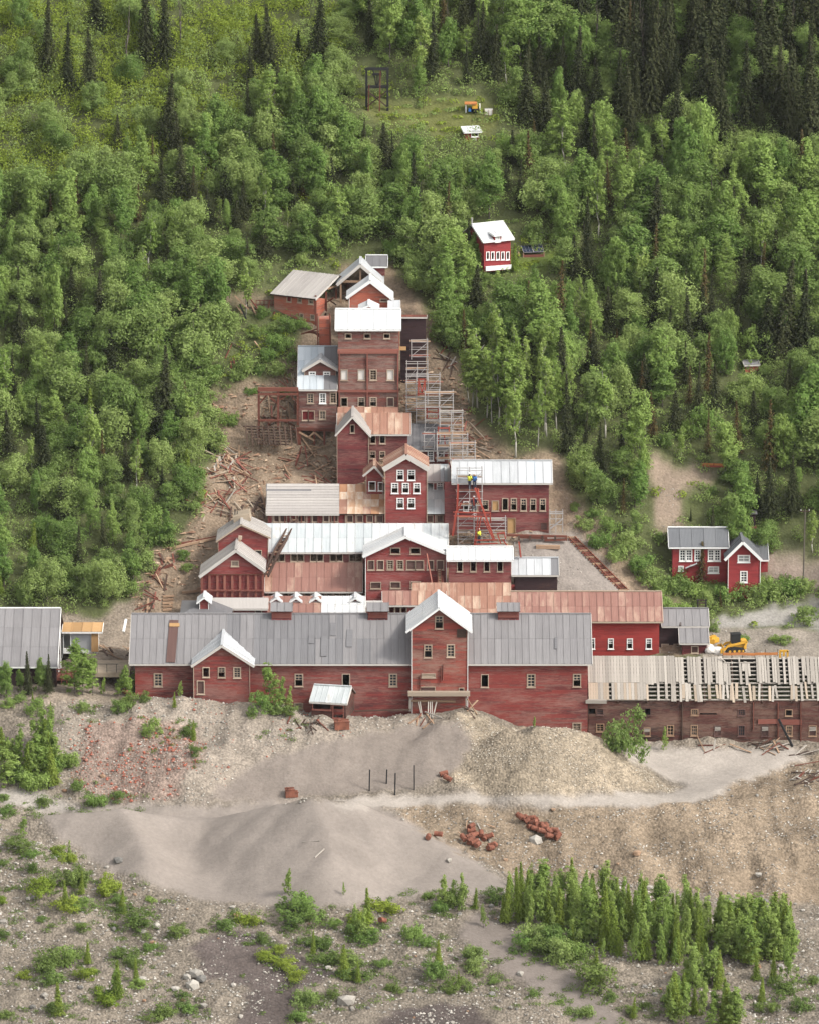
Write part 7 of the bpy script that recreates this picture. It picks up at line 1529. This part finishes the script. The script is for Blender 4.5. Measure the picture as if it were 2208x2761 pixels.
while nb_ < 270:
    x, y = rnd.uniform(-44, 44), rnd.uniform(-60, -4); z_ = zone_at(x, y)
    if z_ not in mor or (z_ != zi['moraine'] and rnd.random() < .75): continue
    px, row = proj(on(x, y))
    if not (0 < px < 2208 and row < 2761): continue
    boulder(x, y, .32 + .5 * rnd.random() ** 3); nb_ += 1
# loose gravel: far too many to count
ico = bmesh.new(); bmesh.ops.create_icosphere(ico, subdivisions=1, radius=.5); iv = np.array([v.co[:] for v in ico.verts]); if_ = np.array([[v.index for v in f.verts] for f in ico.faces]); ico.free()
octv = np.array([(.5, 0, 0), (-.5, 0, 0), (0, .5, 0), (0, -.5, 0), (0, 0, .4), (0, 0, -.4)]); octf = np.array([(0, 2, 4), (2, 1, 4), (1, 3, 4), (3, 0, 4), (2, 0, 5), (1, 2, 5), (3, 1, 5), (0, 3, 5)])
def gravel(name, n, box, zs, smin, smax, m, lb, cat, keepf=None, elong=1.0):
    vs, fs = [], []; k = 0; X = nr.uniform(box[0], box[1], n * 6); Y = nr.uniform(box[2], box[3], n * 6)
    I = np.clip(np.searchsorted(GX, X), 0, len(GX) - 1); J = np.clip(np.searchsorted(GY, Y), 0, len(GY) - 1); Z_ = ZID[J, I]
    ok = np.isin(Z_, [zi[z] for z in zs]); clump = np.array([mnoise.noise((x * .22, y * .3, 5.0)) for x, y in zip(X, Y)]) + nr.uniform(-.35, .35, len(X)) > -.05
    sel = np.where(ok & clump)[0][:n]; zz = gz(X[sel], Y[sel])
    for q, i in enumerate(sel):
        s = smin + (smax - smin) * nr.random() ** 3; a = nr.uniform(0, 6.28); c_, s_ = math.cos(a), math.sin(a)
        v = octv * nr.uniform(.65, 1.25, (6, 1)) * s * np.array([elong, 1, 1]); v = np.stack([v[:, 0] * c_ - v[:, 1] * s_, v[:, 0] * s_ + v[:, 1] * c_, v[:, 2]], 1) + np.array([X[i], Y[i], zz[q] + s * .12]); vs.append(v); fs.append(octf + 6 * q)
    me = bpy.data.meshes.new(name); me.from_pydata(np.concatenate(vs).tolist(), [], np.concatenate(fs).tolist()); me.update(); tag(obj(name, me, m), lb, cat, None, 'stuff')
def gravel_mat(name, cols):
    m, n, b = newmat(name, .9, .15); r = n.new('ShaderNodeNewGeometry').outputs['Random Per Island']; c = n.mix(n.ramp(r, 0, .6), gk(cols[0]), gk(cols[1])); c = n.mix(n.ramp(r, .7, 1.0), c, gk(cols[2])); n.l.new(c, b.inputs['Base Color']); return m
GM = gravel_mat('mixed_gravel', ((.20, .185, .165), (.42, .385, .335), (.60, .56, .50)))
gravel('gravel', 14000, (-48, 48, -64, -20), ('moraine', 'mud', 'mud2'), .09, .42, GM, 'loose grey and pale stones of the moraine', 'gravel')
gravel('gravel', 6500, (-48, 48, -40, 1), ('bank', 'fore_bank', 'rubble', 'terrace'), .08, .34, GM, 'loose stones on the tailings banks', 'gravel')
gravel('gravel', 5500, (0, 30, -20, 1), ('heap',), .08, .26, gravel_mat('heap_gravel', ((.28, .235, .18), (.46, .40, .32), (.62, .57, .49))), 'pale stones of the gravel heap', 'gravel')
gravel('brick_rubble', 900, (-44, -20, -20, -2), ('rubble',), .12, .5, gravel_mat('brick_rubble', ((.22, .10, .075), (.40, .13, .085), (.45, .34, .28))), 'red brick and rust rubble on the left bank', 'rubble')
gravel('brick_rubble', 160, (-36, -6, -16, -2), ('bank',), .12, .4, gravel_mat('brick_rubble_scatter', ((.30, .12, .09), (.42, .15, .10), (.50, .40, .34))), 'stray brick pieces on the bank before the long building', 'rubble')
gravel('wood_litter', 5200, (-40, 14, 20, 52), ('millslope',), .08, .5, gravel_mat('wood_litter', ((.22, .12, .08), (.40, .27, .18), (.52, .41, .30))), 'splinters and stones littering the mill slope', 'litter', elong=3.0)
gravel('gravel', 1500, (10, 40, 12, 36), ('yard', 'path', 'path2', 'lane', 'terrace', 'millslope'), .06, .24, GM, 'small stones on the yard and lanes', 'gravel')

# ------------------------------------------------------------------ thin summer haze over the valley
hm = bpy.data.materials.new('thin_haze'); hm.use_nodes = True; hn = N(hm.node_tree); hn.n.clear()
pv = hn.new('ShaderNodeVolumePrincipled', {'Color': (.93, .96, 1.0), 'Density': .000018}); ho = hn.new('ShaderNodeOutputMaterial'); hn.l.new(pv.outputs[0], ho.inputs['Volume'])
mb = MB(); mb.box((-640, -800, float(ZZ.min()) - 1.0), (640, 290, 178)); hz = mb.build('haze', hm)
tag(hz, 'thin pale haze in the air of the valley', None, None, 'stuff')

# ------------------------------------------------------------------ look-alikes: say which one, counted from the left
ORD = ['first', 'second', 'third', 'fourth', 'fifth', 'sixth', 'seventh', 'eighth', 'ninth', 'tenth', 'eleventh', 'twelfth', 'thirteenth', 'fourteenth', 'fifteenth', 'sixteenth', 'seventeenth', 'eighteenth', 'nineteenth', 'twentieth']
ORD += ['twenty-' + o for o in ORD[:9]] + ['thirtieth'] + ['thirty-' + o for o in ORD[:9]] + ['fortieth'] + ['forty-' + o for o in ORD[:9]] + ['fiftieth']
bylab = {}
for o in COL.objects:
    if o.parent is None and 'category' in o and 'kind' not in o: o['kind'] = 'thing'
    if o.parent is None and 'label' in o and 'category' in o: bylab.setdefault(o['label'], []).append(o)
for lb, os_ in bylab.items():
    if len(os_) < 2: continue
    os_.sort(key=lambda o: proj(WM[o.name].translation)[0]); n = len(os_)
    for k, o in enumerate(os_):
        w = 'leftmost' if k == 0 else 'rightmost' if k == n - 1 else ORD[k] + ' from left' if k < len(ORD) else None
        if w: o['label'] = lb + ', ' + w
